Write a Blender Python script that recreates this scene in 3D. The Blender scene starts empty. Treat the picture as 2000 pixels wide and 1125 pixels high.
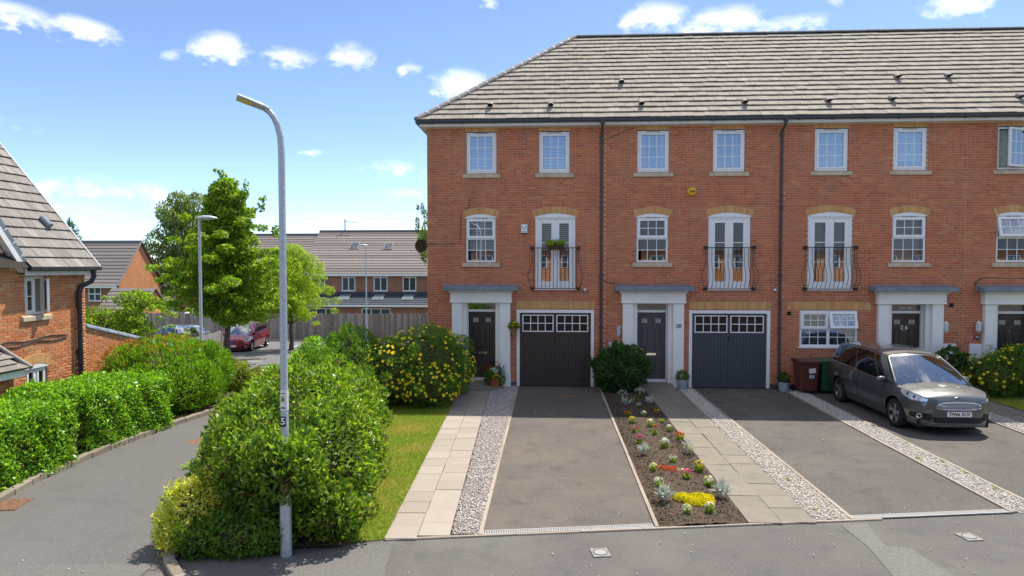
import bpy, bmesh, math, random
import numpy as np
from mathutils import Vector, Matrix
R = math.radians
random.seed(7)
rng = np.random.default_rng(11)
scn = bpy.context.scene
COL = scn.collection

# ------------------------------------------------------------------ camera
cam_d = bpy.data.cameras.new('camera')
cam_d.sensor_width = 36.0
cam_d.lens = 36.0 * 1300.0 / 2000.0
cam_d.clip_start = 0.1
cam_d.clip_end = 3000
cam = bpy.data.objects.new('camera', cam_d)
COL.objects.link(cam)
cam.location = (0, -20.7, 3.8)
cam.rotation_euler = (R(90) - math.atan(44.5 / 1300.0), 0, R(3.2))
scn.camera = cam

# ------------------------------------------------------------------ sky, sun, exposure
SUN_AZ, SUN_EL = R(35.0), R(60.5)      # azimuth from +Y towards +X
SKY = 0.095
wd = bpy.data.worlds.new('World')
scn.world = wd
wd.use_nodes = True
nt = wd.node_tree
nt.nodes.clear()
def wn(t, **kw):
    n = nt.nodes.new(t)
    for k, v in kw.items():
        setattr(n, k, v)
    return n
def wl(a, b):
    nt.links.new(a, b)
def wmath(op, a, b=None, c=None):
    n = wn('ShaderNodeMath', operation=op)
    for i, v in enumerate((a, b, c)):
        if v is None:
            continue
        if isinstance(v, (int, float)):
            n.inputs[i].default_value = v
        else:
            wl(v, n.inputs[i])
    return n.outputs[0]
sky = wn('ShaderNodeTexSky', sky_type='NISHITA')
sky.sun_disc = False
sky.sun_elevation = SUN_EL
sky.sun_rotation = SUN_AZ
sky.altitude = 60
sky.air_density = 0.55
sky.dust_density = 0.15
sky.ozone_density = 1.6
tc = wn('ShaderNodeTexCoord')
sep = wn('ShaderNodeSeparateXYZ')
wl(tc.outputs['Generated'], sep.inputs[0])
az = wmath('ARCTAN2', sep.outputs[0], sep.outputs[1])
el = wmath('ARCSINE', sep.outputs[2])
# slow warp of the sky coordinates so that every cloud gets a ragged outline
def noise(scale, detail, rough, vec):
    n = wn('ShaderNodeTexNoise')
    n.inputs['Scale'].default_value = scale
    n.inputs['Detail'].default_value = detail
    n.inputs['Roughness'].default_value = rough
    wl(vec, n.inputs['Vector'])
    return n.outputs[0]
stretch = wn('ShaderNodeVectorMath', operation='MULTIPLY')
wl(tc.outputs['Generated'], stretch.inputs[0])
stretch.inputs[1].default_value = (1, 1, 1.7)
nz_big = noise(9, 5, 0.6, stretch.outputs[0])
nz_fine = noise(34, 6, 0.62, stretch.outputs[0])
nz_far = noise(2.6, 4, 0.55, stretch.outputs[0])
azw = wmath('ADD', az, wmath('MULTIPLY', wmath('SUBTRACT', nz_big, 0.5), 0.10))
elw = wmath('ADD', el, wmath('MULTIPLY', wmath('SUBTRACT', nz_fine, 0.5), 0.030))
# cumulus puffs: azimuth, elevation, half width, half height (degrees)
PUFFS = [(-39.6, 16.6, 3.0, 1.15, .95), (-35.8, 16.5, 3.0, 1.1, 1.0), (-26.3, 16.5, 3.0, 1.6, 1.05), (-29.5, 15.6, 1.5, .7, .5), (-21.3, 16.4, 1.9, 1.0, .55), (-17.2, 16.8, 2.8, 1.6, 1.1),
         (-11.3, 16.0, 1.1, .7, .6), (-7.3, 15.0, 2.9, 1.7, 1.05), (9.2, 19.7, 3.5, 1.6, 1.0), (14.5, 19.1, 4.2, 1.5, 1.0), (19.8, 18.3, 3.4, .9, .7), (22.7, 19.6, 1.4, .6, .7), (30.4, 18.0, 3.0, 1.5, 1.0), (-4.9, 21.4, 1.3, .7, .7),
         (-36.6, 5.7, 4.2, 1.3, .60), (-32.1, 5.4, 4.2, 1.0, .55), (-28.8, 4.8, 3.6, .8, .45), (-13.6, 8.1, 4.6, 1.0, .62), (-13.0, 5.9, 4.2, .95, .58), (-18.6, 3.8, 6.0, .7, .42), (-19.4, 9.2, .9, .35, .5), (-37.2, 4.0, 5.0, .8, .4), (-23.5, 3.6, 5.0, .6, .35), (-41, 9.6, 3, .6, .4)]
field = None
for a0, e0, wa, we, k in PUFFS:
    dx = wmath('DIVIDE', wmath('SUBTRACT', azw, R(a0)), R(wa * .9))
    dy = wmath('DIVIDE', wmath('SUBTRACT', elw, R(e0)), R(we * .88))
    d2 = wmath('ADD', wmath('MULTIPLY', dx, dx), wmath('MULTIPLY', dy, dy))
    v = wmath('MULTIPLY', wmath('SUBTRACT', 1.0, d2), k)
    field = v if field is None else wmath('MAXIMUM', field, v)
# denser bright cloud outside the view, added to lighten the shaded house fronts
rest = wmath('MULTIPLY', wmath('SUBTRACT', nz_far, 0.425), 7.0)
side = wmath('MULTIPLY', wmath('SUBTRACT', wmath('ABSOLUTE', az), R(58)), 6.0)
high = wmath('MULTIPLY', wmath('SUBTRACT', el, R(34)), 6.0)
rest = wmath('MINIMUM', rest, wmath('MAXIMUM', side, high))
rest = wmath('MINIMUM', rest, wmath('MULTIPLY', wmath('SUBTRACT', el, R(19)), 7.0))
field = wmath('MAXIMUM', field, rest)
field = wmath('ADD', field, wmath('MULTIPLY', wmath('SUBTRACT', nz_fine, 0.5), 2.3))
field = wmath('ADD', field, wmath('MULTIPLY', wmath('SUBTRACT', nz_big, 0.5), 1.3))
mr = wn('ShaderNodeMapRange', interpolation_type='SMOOTHSTEP')
mr.inputs[1].default_value = 0.0
mr.inputs[2].default_value = 1.45
mr.inputs[3].default_value = 0.0
mr.inputs[4].default_value = 0.82
wl(field, mr.inputs[0])
# thin low haze cloud near the horizon
cmix = wn('ShaderNodeMix', data_type='RGBA')
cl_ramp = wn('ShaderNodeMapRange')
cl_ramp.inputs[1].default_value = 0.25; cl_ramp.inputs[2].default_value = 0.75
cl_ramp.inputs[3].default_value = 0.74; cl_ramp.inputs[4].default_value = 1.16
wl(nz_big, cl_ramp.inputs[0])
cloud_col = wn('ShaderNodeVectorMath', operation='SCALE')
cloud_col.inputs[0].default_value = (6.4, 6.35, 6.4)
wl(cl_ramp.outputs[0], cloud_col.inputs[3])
hsv = wn('ShaderNodeHueSaturation')
hsv.inputs['Saturation'].default_value = 1.0
hsv.inputs['Value'].default_value = 1.0
wl(sky.outputs[0], hsv.inputs['Color'])
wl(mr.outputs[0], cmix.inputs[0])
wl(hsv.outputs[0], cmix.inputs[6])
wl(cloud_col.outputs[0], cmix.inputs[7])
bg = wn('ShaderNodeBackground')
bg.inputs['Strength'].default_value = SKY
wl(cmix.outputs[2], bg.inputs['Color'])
wo = wn('ShaderNodeOutputWorld')
wl(bg.outputs[0], wo.inputs['Surface'])

sun_d = bpy.data.lights.new('sun', 'SUN')
sun_d.energy = 2.45
sun_d.angle = R(0.55)
sun_d.color = (1.0, 0.93, 0.82)
sun = bpy.data.objects.new('sun', sun_d)
COL.objects.link(sun)
SUN_DIR = Vector((math.sin(SUN_AZ) * math.cos(SUN_EL), math.cos(SUN_AZ) * math.cos(SUN_EL), math.sin(SUN_EL)))
sun.rotation_euler = SUN_DIR.to_track_quat('Z', 'Y').to_euler()
sun.location = (20, 30, 50)
vs = scn.view_settings
vs.view_transform = 'Standard'
vs.look = 'None'
vs.exposure = 1.42
vs.gamma = 1.0
vs.use_curve_mapping = False
scn.cycles.max_bounces = 8
scn.cycles.transparent_max_bounces = 12
scn.cycles.use_denoising = True

# ------------------------------------------------------------------ helpers
ORG = {}
def T(x, y):
    """ground height: level along the frontage, falling gently to the back left"""
    s = min(1.0, max(0.0, (-4.5 - x) / 3.0))
    s = s * s * (3 - 2 * s)
    return -0.041 * max(0.0, y + 9.7) * s
def setp(o, label=None, cat=None, group=None, kind=None):
    if label: o['label'] = label
    if cat: o['category'] = cat
    if group: o['group'] = group
    if kind: o['kind'] = kind
    return o
def thing(name, label, cat, loc=(0, 0, 0), rz=0.0, group=None):
    o = bpy.data.objects.new(name, None)
    o.empty_display_size = 0.2
    COL.objects.link(o)
    o.location = loc
    o.rotation_euler = (0, 0, rz)
    setp(o, label, cat, group)
    ORG[o.name] = Vector(loc)
    return o
def link(name, me, parent=None, mats=None):
    o = bpy.data.objects.new(name, me)
    COL.objects.link(o)
    if mats is not None and not me.materials:
        for m in (mats if isinstance(mats, (list, tuple)) else [mats]):
            me.materials.append(m)
    if parent is not None:
        o.parent = parent
        ORG[o.name] = ORG.get(parent.name, Vector())
    else:
        ORG[o.name] = Vector()
    return o
def fast_mesh(name, V, F4=None, F3=None):
    """numpy vertices (n,3), quads (m,4), triangles (k,3) -> mesh"""
    me = bpy.data.meshes.new(name)
    V = np.asarray(V, dtype=np.float32)
    me.vertices.add(len(V))
    me.vertices.foreach_set('co', V.ravel())
    loops = []; starts = []; tot = []
    n = 0
    for F, k in ((F4, 4), (F3, 3)):
        if F is None or len(F) == 0:
            continue
        F = np.asarray(F, dtype=np.int32)
        loops.append(F.ravel())
        starts.append(n + np.arange(len(F)) * k)
        tot.append(np.full(len(F), k))
        n += F.size
    loops = np.concatenate(loops); starts = np.concatenate(starts); tot = np.concatenate(tot)
    me.loops.add(len(loops))
    me.loops.foreach_set('vertex_index', loops.astype(np.int32))
    me.polygons.add(len(starts))
    me.polygons.foreach_set('loop_start', starts.astype(np.int32))
    me.polygons.foreach_set('loop_total', tot.astype(np.int32))
    me.update(calc_edges=True)
    return me
class MB:
    """collects faces in world (or thing-local) coordinates, then builds ONE mesh object"""
    def __init__(s):
        s.v = []; s.f = []; s.m = []
    def add(s, vs_, fs, m=0):
        n = len(s.v)
        s.v += [tuple(p) for p in vs_]
        s.f += [tuple(i + n for i in f) for f in fs]
        s.m += [m] * len(fs)
        return s
    def box(s, x0, x1, y0, y1, z0, z1, m=0):
        return s.add([(x0, y0, z0), (x1, y0, z0), (x1, y1, z0), (x0, y1, z0), (x0, y0, z1), (x1, y0, z1), (x1, y1, z1), (x0, y1, z1)],
                     [(0, 3, 2, 1), (4, 5, 6, 7), (0, 1, 5, 4), (1, 2, 6, 5), (2, 3, 7, 6), (3, 0, 4, 7)], m)
    def cbox(s, x0, x1, y0, y1, z0, z1, c=0.006, m=0):
        """box with chamfered vertical faces: every edge of the -y face is bevelled"""
        a = [(x0, y1, z0), (x1, y1, z0), (x1, y1, z1), (x0, y1, z1)]
        b = [(x0, y0 + c, z0), (x1, y0 + c, z0), (x1, y0 + c, z1), (x0, y0 + c, z1)]
        d = [(x0 + c, y0, z0 + c), (x1 - c, y0, z0 + c), (x1 - c, y0, z1 - c), (x0 + c, y0, z1 - c)]
        fs = [(3, 2, 1, 0), (8, 9, 10, 11)]
        for i in range(4):
            j = (i + 1) % 4
            fs += [(i, j, 4 + j, 4 + i), (4 + i, 4 + j, 8 + j, 8 + i)]
        return s.add(a + b + d, fs, m)
    def quad(s, a, b, c, d, m=0):
        return s.add([a, b, c, d], [(0, 1, 2, 3)], m)
    def poly(s, pts, m=0):
        return s.add(pts, [tuple(range(len(pts)))], m)
    def prism(s, pts, off, m=0):
        """closed polygon pts (3d) extruded by vector off"""
        n = len(pts); o = Vector(off)
        vs_ = [tuple(p) for p in pts] + [tuple(Vector(p) + o) for p in pts]
        fs = [tuple(range(n))[::-1], tuple(range(n, 2 * n))] + [(i, (i + 1) % n, n + (i + 1) % n, n + i) for i in range(n)]
        return s.add(vs_, fs, m)
    def tube(s, pts, rad, n=8, m=0, cap=True):
        pts = [Vector(p) for p in pts]
        k = len(pts)
        rad = rad if isinstance(rad, (list, tuple)) else [rad] * k
        rings = []
        prev = None
        for i, p in enumerate(pts):
            d = (pts[min(i + 1, k - 1)] - pts[max(i - 1, 0)]).normalized()
            if prev is None:
                ref = Vector((0, 0, 1)) if abs(d.z) < 0.9 else Vector((1, 0, 0))
                a = d.cross(ref).normalized()
            else:
                a = (prev - d * prev.dot(d)).normalized()
            b = d.cross(a)
            prev = a
            rings.append([tuple(p + (a * math.cos(t) + b * math.sin(t)) * rad[i]) for t in [2 * math.pi * q / n for q in range(n)]])
        vs_ = [q for r in rings for q in r]
        fs = []
        for i in range(k - 1):
            for q in range(n):
                fs.append((i * n + q, i * n + (q + 1) % n, (i + 1) * n + (q + 1) % n, (i + 1) * n + q))
        if cap:
            fs.append(tuple(range(n))[::-1]); fs.append(tuple((k - 1) * n + q for q in range(n)))
        return s.add(vs_, fs, m)
    def lathe(s, prof, c=(0, 0, 0), n=16, axis='z', m=0):
        """prof: list of (radius, height) revolved about an axis through c"""
        k = len(prof); vs_ = []
        for r, h in prof:
            for q in range(n):
                t = 2 * math.pi * q / n
                p = (r * math.cos(t), r * math.sin(t), h)
                if axis == 'y': p = (p[0], p[2], p[1])
                if axis == 'x': p = (p[2], p[0], p[1])
                vs_.append((p[0] + c[0], p[1] + c[1], p[2] + c[2]))
        fs = []
        for i in range(k - 1):
            for q in range(n):
                fs.append((i * n + q, i * n + (q + 1) % n, (i + 1) * n + (q + 1) % n, (i + 1) * n + q))
        return s.add(vs_, fs, m)
    def mesh(s, name, mats, org=(0, 0, 0), smooth=False):
        me = bpy.data.meshes.new(name)
        me.from_pydata([(p[0] - org[0], p[1] - org[1], p[2] - org[2]) for p in s.v], [], s.f)
        for m in (mats if isinstance(mats, (list, tuple)) else [mats]):
            me.materials.append(m)
        me.polygons.foreach_set('material_index', s.m)
        if smooth:
            me.polygons.foreach_set('use_smooth', [True] * len(s.f))
        bm = bmesh.new(); bm.from_mesh(me)
        bmesh.ops.recalc_face_normals(bm, faces=bm.faces)
        bm.to_mesh(me); bm.free()
        me.update()
        return me
    def build(s, name, mats, parent=None, smooth=False, local=False, kind=None):
        org = (0, 0, 0) if (parent is None or local) else ORG.get(parent.name, Vector())
        o = link(name, s.mesh(name, mats, org, smooth), parent)
        if kind: o['kind'] = kind
        return o
def bevel(o, w=0.01, seg=2, ang=35):
    b = o.modifiers.new('bevel', 'BEVEL')
    b.width = w; b.segments = seg; b.limit_method = 'ANGLE'; b.angle_limit = R(ang)
    return o
def auto_smooth(o, ang=40):
    me = o.data
    me.polygons.foreach_set('use_smooth', [True] * len(me.polygons))
    try:
        me.set_sharp_from_angle(angle=R(ang))
    except Exception:
        pass
    return o
def place(name, me, parent, loc, rot=None, scale=None):
    """an object sharing mesh data, location given in world metres (parents here are never rotated)"""
    o = bpy.data.objects.new(name, me)
    COL.objects.link(o)
    o.parent = parent
    g = ORG.get(parent.name, Vector()) if parent is not None else Vector()
    o.location = (loc[0] - g[0], loc[1] - g[1], loc[2] - g[2])
    if rot: o.rotation_euler = rot
    if scale: o.scale = scale
    ORG[o.name] = Vector(loc)
    return o
def text_mesh(s, size, mat, name, parent, loc, rot=(R(90), 0, 0), extrude=0.002, bold=0.0, align='CENTER', sx=1.0):
    cu = bpy.data.curves.new(name, 'FONT')
    cu.body = s; cu.size = size; cu.extrude = extrude; cu.offset = bold
    cu.align_x = align; cu.align_y = 'CENTER'
    cu.resolution_u = 3
    t = bpy.data.objects.new(name, cu)
    COL.objects.link(t)
    bpy.context.view_layer.update()
    dg = bpy.context.evaluated_depsgraph_get()
    me = bpy.data.meshes.new_from_object(t.evaluated_get(dg))
    bpy.data.objects.remove(t)
    me.materials.clear(); me.materials.append(mat)
    o = bpy.data.objects.new(name, me)
    COL.objects.link(o)
    o.parent = parent
    g = ORG.get(parent.name, Vector()) if parent is not None else Vector()
    o.location = (loc[0] - g[0], loc[1] - g[1], loc[2] - g[2])
    o.rotation_euler = rot
    o.scale = (sx, 1, 1)
    return o
def copy_tree(o, parent=None):
    c = o.copy()
    COL.objects.link(c)
    if parent is not None:
        c.parent = parent
    for ch in list(o.children):
        copy_tree(ch, c)
    return c

# ------------------------------------------------------------------ materials
def new_mat(name):
    m = bpy.data.materials.new(name)
    m.use_nodes = True
    n = m.node_tree
    n.nodes.clear()
    out = n.nodes.new('ShaderNodeOutputMaterial')
    return m, n, out
class NB:
    """small node-tree helper"""
    def __init__(s, n): s.n = n
    def node(s, t, **kw):
        o = s.n.nodes.new(t)
        for k, v in kw.items(): setattr(o, k, v)
        return o
    def link(s, a, b): s.n.links.new(a, b)
    def math(s, op, a, b=None, c=None, clamp=False):
        o = s.node('ShaderNodeMath', operation=op, use_clamp=clamp)
        for i, v in enumerate((a, b, c)):
            if v is None: continue
            if isinstance(v, (int, float)): o.inputs[i].default_value = v
            else: s.link(v, o.inputs[i])
        return o.outputs[0]
    def noise(s, scale, detail=3, rough=0.55, vec=None, stretch=None):
        if vec is None: vec = s.node('ShaderNodeNewGeometry').outputs['Position']
        if stretch:
            m = s.node('ShaderNodeVectorMath', operation='MULTIPLY')
            s.link(vec, m.inputs[0]); m.inputs[1].default_value = stretch
            vec = m.outputs[0]
        o = s.node('ShaderNodeTexNoise')
        o.inputs['Scale'].default_value = scale; o.inputs['Detail'].default_value = detail; o.inputs['Roughness'].default_value = rough
        s.link(vec, o.inputs['Vector'])
        return o.outputs[0]
    def ramp(s, fac, stops):
        r = s.node('ShaderNodeValToRGB')
        e = r.color_ramp.elements
        while len(e) > 1: e.remove(e[-1])
        e[0].position = stops[0][0]; e[0].color = (*stops[0][1], 1)
        for p, c in stops[1:]:
            q = e.new(p); q.color = (*c, 1)
        s.link(fac, r.inputs[0])
        return r.outputs[0]
    def mix(s, fac, a, b, mode='MIX'):
        o = s.node('ShaderNodeMix', data_type='RGBA', blend_type=mode)
        for sock, v in ((o.inputs[0], fac), (o.inputs[6], a), (o.inputs[7], b)):
            if isinstance(v, (int, float)): sock.default_value = v
            elif isinstance(v, tuple): sock.default_value = (*v, 1)
            else: s.link(v, sock)
        return o.outputs[2]
    def rnd(s):
        """one random number for every piece: per mesh island and per object"""
        a = s.node('ShaderNodeNewGeometry').outputs['Random Per Island']
        b = s.node('ShaderNodeObjectInfo').outputs['Random']
        return s.math('FRACT', s.math('ADD', a, s.math('MULTIPLY', b, 7.31)))
    def rng(s, v, a0, a1, b0, b1):
        o = s.node('ShaderNodeMapRange')
        s.link(v, o.inputs[0])
        for i, q in enumerate((a0, a1, b0, b1)): o.inputs[i + 1].default_value = q
        return o.outputs[0]
    def bsdf(s, out, col, rough=0.6, spec=0.4, metal=0.0, coat=0.0, bump=None, bstr=0.3, bdist=0.01):
        p = s.node('ShaderNodeBsdfPrincipled')
        for key, v in (('Base Color', col), ('Roughness', rough), ('Metallic', metal), ('Specular IOR Level', spec), ('Coat Weight', coat)):
            if isinstance(v, (int, float)): p.inputs[key].default_value = v
            elif isinstance(v, tuple): p.inputs[key].default_value = (*v, 1)
            else: s.link(v, p.inputs[key])
        p.inputs['Coat Roughness'].default_value = 0.04
        if bump is not None:
            b = s.node('ShaderNodeBump')
            b.inputs['Strength'].default_value = bstr; b.inputs['Distance'].default_value = bdist
            s.link(bump, b.inputs['Height']); s.link(b.outputs[0], p.inputs['Normal'])
        s.link(p.outputs[0], out.inputs['Surface'])
        return p
def plain(name, col, rough=0.5, spec=0.4, metal=0.0, coat=0.0, var=0.12, scale=6.0, bstr=0.0):
    m, n, out = new_mat(name); b = NB(n)
    f = b.noise(scale, 4, 0.6)
    c = b.mix(b.rng(f, 0.3, 0.7, 0, 1), tuple(v * (1 - var) for v in col), tuple(min(1, v * (1 + var)) for v in col))
    b.bsdf(out, c, rough, spec, metal, coat, bump=f if bstr else None, bstr=bstr)
    return m
def pieces(name, stops, rough=0.85, patch=None, fine=90.0, bstr=0.25, var=0.25, streak=None, sk=.28):
    """material for many alike pieces: each piece its own tone, plus weathering"""
    m, n, out = new_mat(name); b = NB(n)
    c = b.ramp(b.rnd(), stops)
    f = b.noise(fine, 3, 0.6)
    c = b.mix(1.0, c, b.ramp(f, [(0.25, (1 - var,) * 3), (0.75, (1 + var * 0.6,) * 3)]), 'MULTIPLY')
    if patch:
        for sc, lo, hi, pc, amt, *st in patch:
            g = b.noise(sc, 5, 0.65, stretch=st[0] if st else None)
            c = b.mix(b.math('MULTIPLY', b.rng(g, lo, hi, 0, 1), amt), c, pc)
    if streak:
        g = b.noise(1.0, 4, 0.6, stretch=streak)
        c = b.mix(1.0, c, b.ramp(g, [(0.3, (1 - sk,) * 3), (0.7, (1 + sk * .5,) * 3)]), 'MULTIPLY')
    b.bsdf(out, c, rough, 0.25, bump=f, bstr=bstr, bdist=0.004)
    return m
M = {}
M['brick'] = pieces('red_brick', [(0, (0.455, 0.138, 0.064)), (.25, (0.561, 0.172, 0.079)), (.5, (0.604, 0.200, 0.090)), (.68, (0.540, 0.178, 0.088)), (.82, (0.423, 0.155, 0.092)), (.93, (0.624, 0.265, 0.115)), (1, (0.498, 0.140, 0.066))],
                    patch=[(0.55, .45, .75, (.52, .28, .17), .3), (1.0, .52, .75, (.30, .125, .085), .45, (2.4, 2.4, .30)), (.7, .62, .75, (.62, .44, .33), .25)], fine=38, var=.22)
M['brick_far'] = None
M['brick_orange'] = pieces('orange_brick', [(0, (0.504, 0.180, 0.077)), (.3, (0.624, 0.228, 0.094)), (.6, (0.696, 0.288, 0.121)), (.8, (0.528, 0.240, 0.110)), (.92, (0.720, 0.372, 0.165)), (1, (0.456, 0.156, 0.077))], fine=38, var=.22)
M['mortar'] = plain('mortar', (0.660, 0.495, 0.363), .95, .1, var=.15, scale=14)
M['buff'] = pieces('buff_brick', [(0, (.62, .34, .13)), (.5, (.72, .43, .18)), (.8, (.60, .29, .12)), (1, (.68, .39, .15))], fine=40)
M['blue_brick'] = pieces('dark_base_brick', [(0, (.06, .06, .08)), (1, (.13, .11, .12))], fine=40)
M['tile'] = pieces('concrete_roof_tile', [(0, (0.302, 0.262, 0.214)), (.5, (0.368, 0.323, 0.266)), (.85, (0.335, 0.291, 0.234)), (1, (0.417, 0.368, 0.306))],
                   patch=[(1.1, .60, .72, (.40, .33, .17), .35), (14, .66, .72, (.09, .085, .06), .6), (5.0, .60, .72, (.14, .13, .115), .5), (2.2, .64, .75, (.48, .40, .2), .35)], fine=30, var=.18, streak=(9, 1.2, 1.2), sk=.14)
M['tile_left'] = pieces('weathered_roof_tile', [(0, (0.230, 0.208, 0.184)), (.4, (0.300, 0.277, 0.251)), (.75, (0.261, 0.241, 0.215)), (1, (0.353, 0.330, 0.300))],
                        patch=[(3.0, .58, .75, (.13, .12, .11), .45)], fine=26, var=.25, streak=(1.2, 11, 1.2))
M['tile_far'] = pieces('far_roof_tile', [(0, (0.200, 0.174, 0.161)), (1, (0.312, 0.270, 0.241))], fine=8, var=.2)
M['tile_slate'] = pieces('slate_tile', [(0, (0.051, 0.060, 0.078)), (1, (0.084, 0.093, 0.114))], fine=8, var=.2)
M['ridge'] = pieces('ridge_tile', [(0, (.13, .125, .125)), (1, (.21, .20, .19))], fine=20, var=.25)
M['hip'] = pieces('hip_tile', [(0, (.27, .245, .22)), (1, (.36, .33, .30))], fine=20, var=.2)
M['felt'] = plain('roof_underlay', (.05, .045, .04), .95, .1)
M['white'] = plain('white_upvc', (.86, .86, .85), .28, .5, var=.03)
M['cream'] = plain('painted_cream', (.88, .87, .82), .5, .35, var=.05, scale=2)
M['fascia'] = plain('painted_fascia', (.75, .73, .69), .5, .3, var=.07, scale=1.5)
M['sill'] = plain('stone_sill', (.56, .48, .34), .9, .2, var=.18, scale=5, bstr=.1)
M['lead'] = plain('lead_grey', (.19, .23, .27), .55, .4, var=.2, scale=5)
M['black_pl'] = plain('black_plastic', (.028, .03, .034), .38, .45, var=.1)
M['gutter'] = plain('black_gutter', (.045, .048, .055), .4, .45, var=.15)
M['iron'] = plain('black_iron', (.022, .022, .025), .45, .4)
M['door_black'] = plain('black_door_paint', (.040, .033, .030), .33, .5, var=.08)
M['door_grey'] = plain('charcoal_door_paint', (.072, .075, .085), .4, .45, var=.06)
M['garage_black'] = plain('black_brown_garage_paint', (0.053, 0.040, 0.034), .42, .4, var=.08)
M['garage_grey'] = plain('slate_garage_paint', (.060, .070, .082), .42, .4, var=.08)
M['chrome'] = plain('chrome', (.75, .75, .76), .16, .5, metal=1.0, var=.03)
M['steel'] = plain('galvanised_steel', (0.480, 0.528, 0.564), .5, .4, metal=.45, var=.2, scale=24)
M['steel_white'] = plain('white_metal', (.78, .79, .8), .4, .4, var=.04)
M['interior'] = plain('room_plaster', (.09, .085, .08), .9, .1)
M['curtain'] = plain('net_curtain', (.66, .67, .64), .9, .1, var=.12, scale=16)
M['curtain_green'] = plain('pale_green_curtain', (.50, .56, .46), .9, .1, var=.2, scale=10)
M['blind'] = plain('blind_slat', (.78, .79, .80), .5, .3, var=.03)
M['wood'] = plain('bare_wood', (.35, .22, .12), .8, .2, var=.25, scale=9)
M['yellow'] = plain('yellow_plastic', (.80, .47, .02), .4, .4, var=.04)
M['navy'] = plain('navy_enamel', (.02, .03, .10), .3, .5)
M['ink'] = plain('black_ink', (.02, .02, .022), .6, .2)
M['blue_ink'] = plain('blue_ink', (.05, .16, .32), .6, .2)
M['paper'] = plain('paper_sticker', (.74, .75, .76), .6, .3, var=.08, scale=30)
M['yellow_paint'] = plain('sticker_yellow', (.70, .60, .16), .6, .3)
M['terracotta'] = plain('terracotta', (.36, .13, .06), .8, .2, var=.2)
M['pot_grey'] = plain('zinc_pot', (.36, .40, .43), .55, .35, metal=.15, var=.12)
M['bin_brown'] = plain('brown_bin_plastic', (.115, .036, .025), .5, .35, var=.12)
M['bin_green'] = plain('green_bin_plastic', (.028, .12, .048), .5, .35, var=.12)
M['rubber'] = plain('rubber', (.022, .022, .023), .85, .2, var=.15)
M['rust'] = plain('rusty_iron', (.21, .115, .07), .85, .25, var=.35, scale=20)
M['grate'] = plain('channel_plastic_grey', (.46, .45, .43), .6, .3, var=.08)
M['cover'] = plain('galvanised_cover', (.27, .25, .225), .65, .3, var=.2, scale=30)
M['alloy'] = plain('alloy_wheel', (.55, .55, .56), .28, .5, metal=.85, var=.05)
M['lens'] = plain('lamp_lens', (.80, .84, .88), .08, .6, var=.05)
M['plate'] = plain('number_plate_white', (.80, .80, .78), .45, .4, var=.03)
M['basket'] = plain('woven_liner', (.30, .17, .09), .9, .2, var=.4, scale=50)
def glass_mat(name, tint, refl, rough=0.0, wav=0.0):
    m, n, out = new_mat(name); b = NB(n)
    tr = b.node('ShaderNodeBsdfTransparent'); tr.inputs[0].default_value = (*tint, 1)
    gl = b.node('ShaderNodeBsdfGlossy'); gl.inputs['Roughness'].default_value = rough
    gl.inputs['Color'].default_value = (.92, .96, 1, 1)
    if wav:
        bp = b.node('ShaderNodeBump'); bp.inputs['Strength'].default_value = wav; bp.inputs['Distance'].default_value = 0.02
        b.link(b.noise(.9, 0, 0.4), bp.inputs['Height']); b.link(bp.outputs[0], gl.inputs['Normal'])
    fr = b.node('ShaderNodeFresnel'); fr.inputs[0].default_value = 1.5
    f = b.math('ADD', b.math('MULTIPLY', fr.outputs[0], 1.0), refl, clamp=True)
    mx = b.node('ShaderNodeMixShader')
    b.link(f, mx.inputs[0]); b.link(tr.outputs[0], mx.inputs[1]); b.link(gl.outputs[0], mx.inputs[2])
    b.link(mx.outputs[0], out.inputs['Surface'])
    return m
M['glass'] = glass_mat('window_glass', (.82, .86, .88), .20)
M['glass_dark'] = glass_mat('dim_window_glass', (.5, .54, .56), .12)
M['car_glass'] = glass_mat('car_glass', (.32, .36, .36), .10)
def paint(name, col, dust=.0):
    m, n, out = new_mat(name); b = NB(n)
    nrm = b.node('ShaderNodeNewGeometry').outputs['Normal']
    sx = b.node('ShaderNodeSeparateXYZ'); b.link(nrm, sx.inputs[0])
    f = b.noise(7, 4, .6)
    c = b.mix(b.rng(f, .3, .7, 0, 1), tuple(v * .92 for v in col), tuple(v * 1.08 for v in col))
    if dust:   # road dust settled on everything that faces up
        up = b.math('POWER', b.math('MAXIMUM', sx.outputs[2], 0.0), 2.0)
        c = b.mix(b.math('MULTIPLY', up, dust), c, (.30, .30, .29))
    b.bsdf(out, c, .32 if dust else .25, .5, .35, .9)
    return m
M['paint_grey'] = paint('grey_car_paint', (.062, .078, .080), .5)
M['paint_red'] = paint('red_car_paint', (.30, .018, .035))
M['paint_silver'] = paint('silver_car_paint', (.62, .64, .66))
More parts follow.
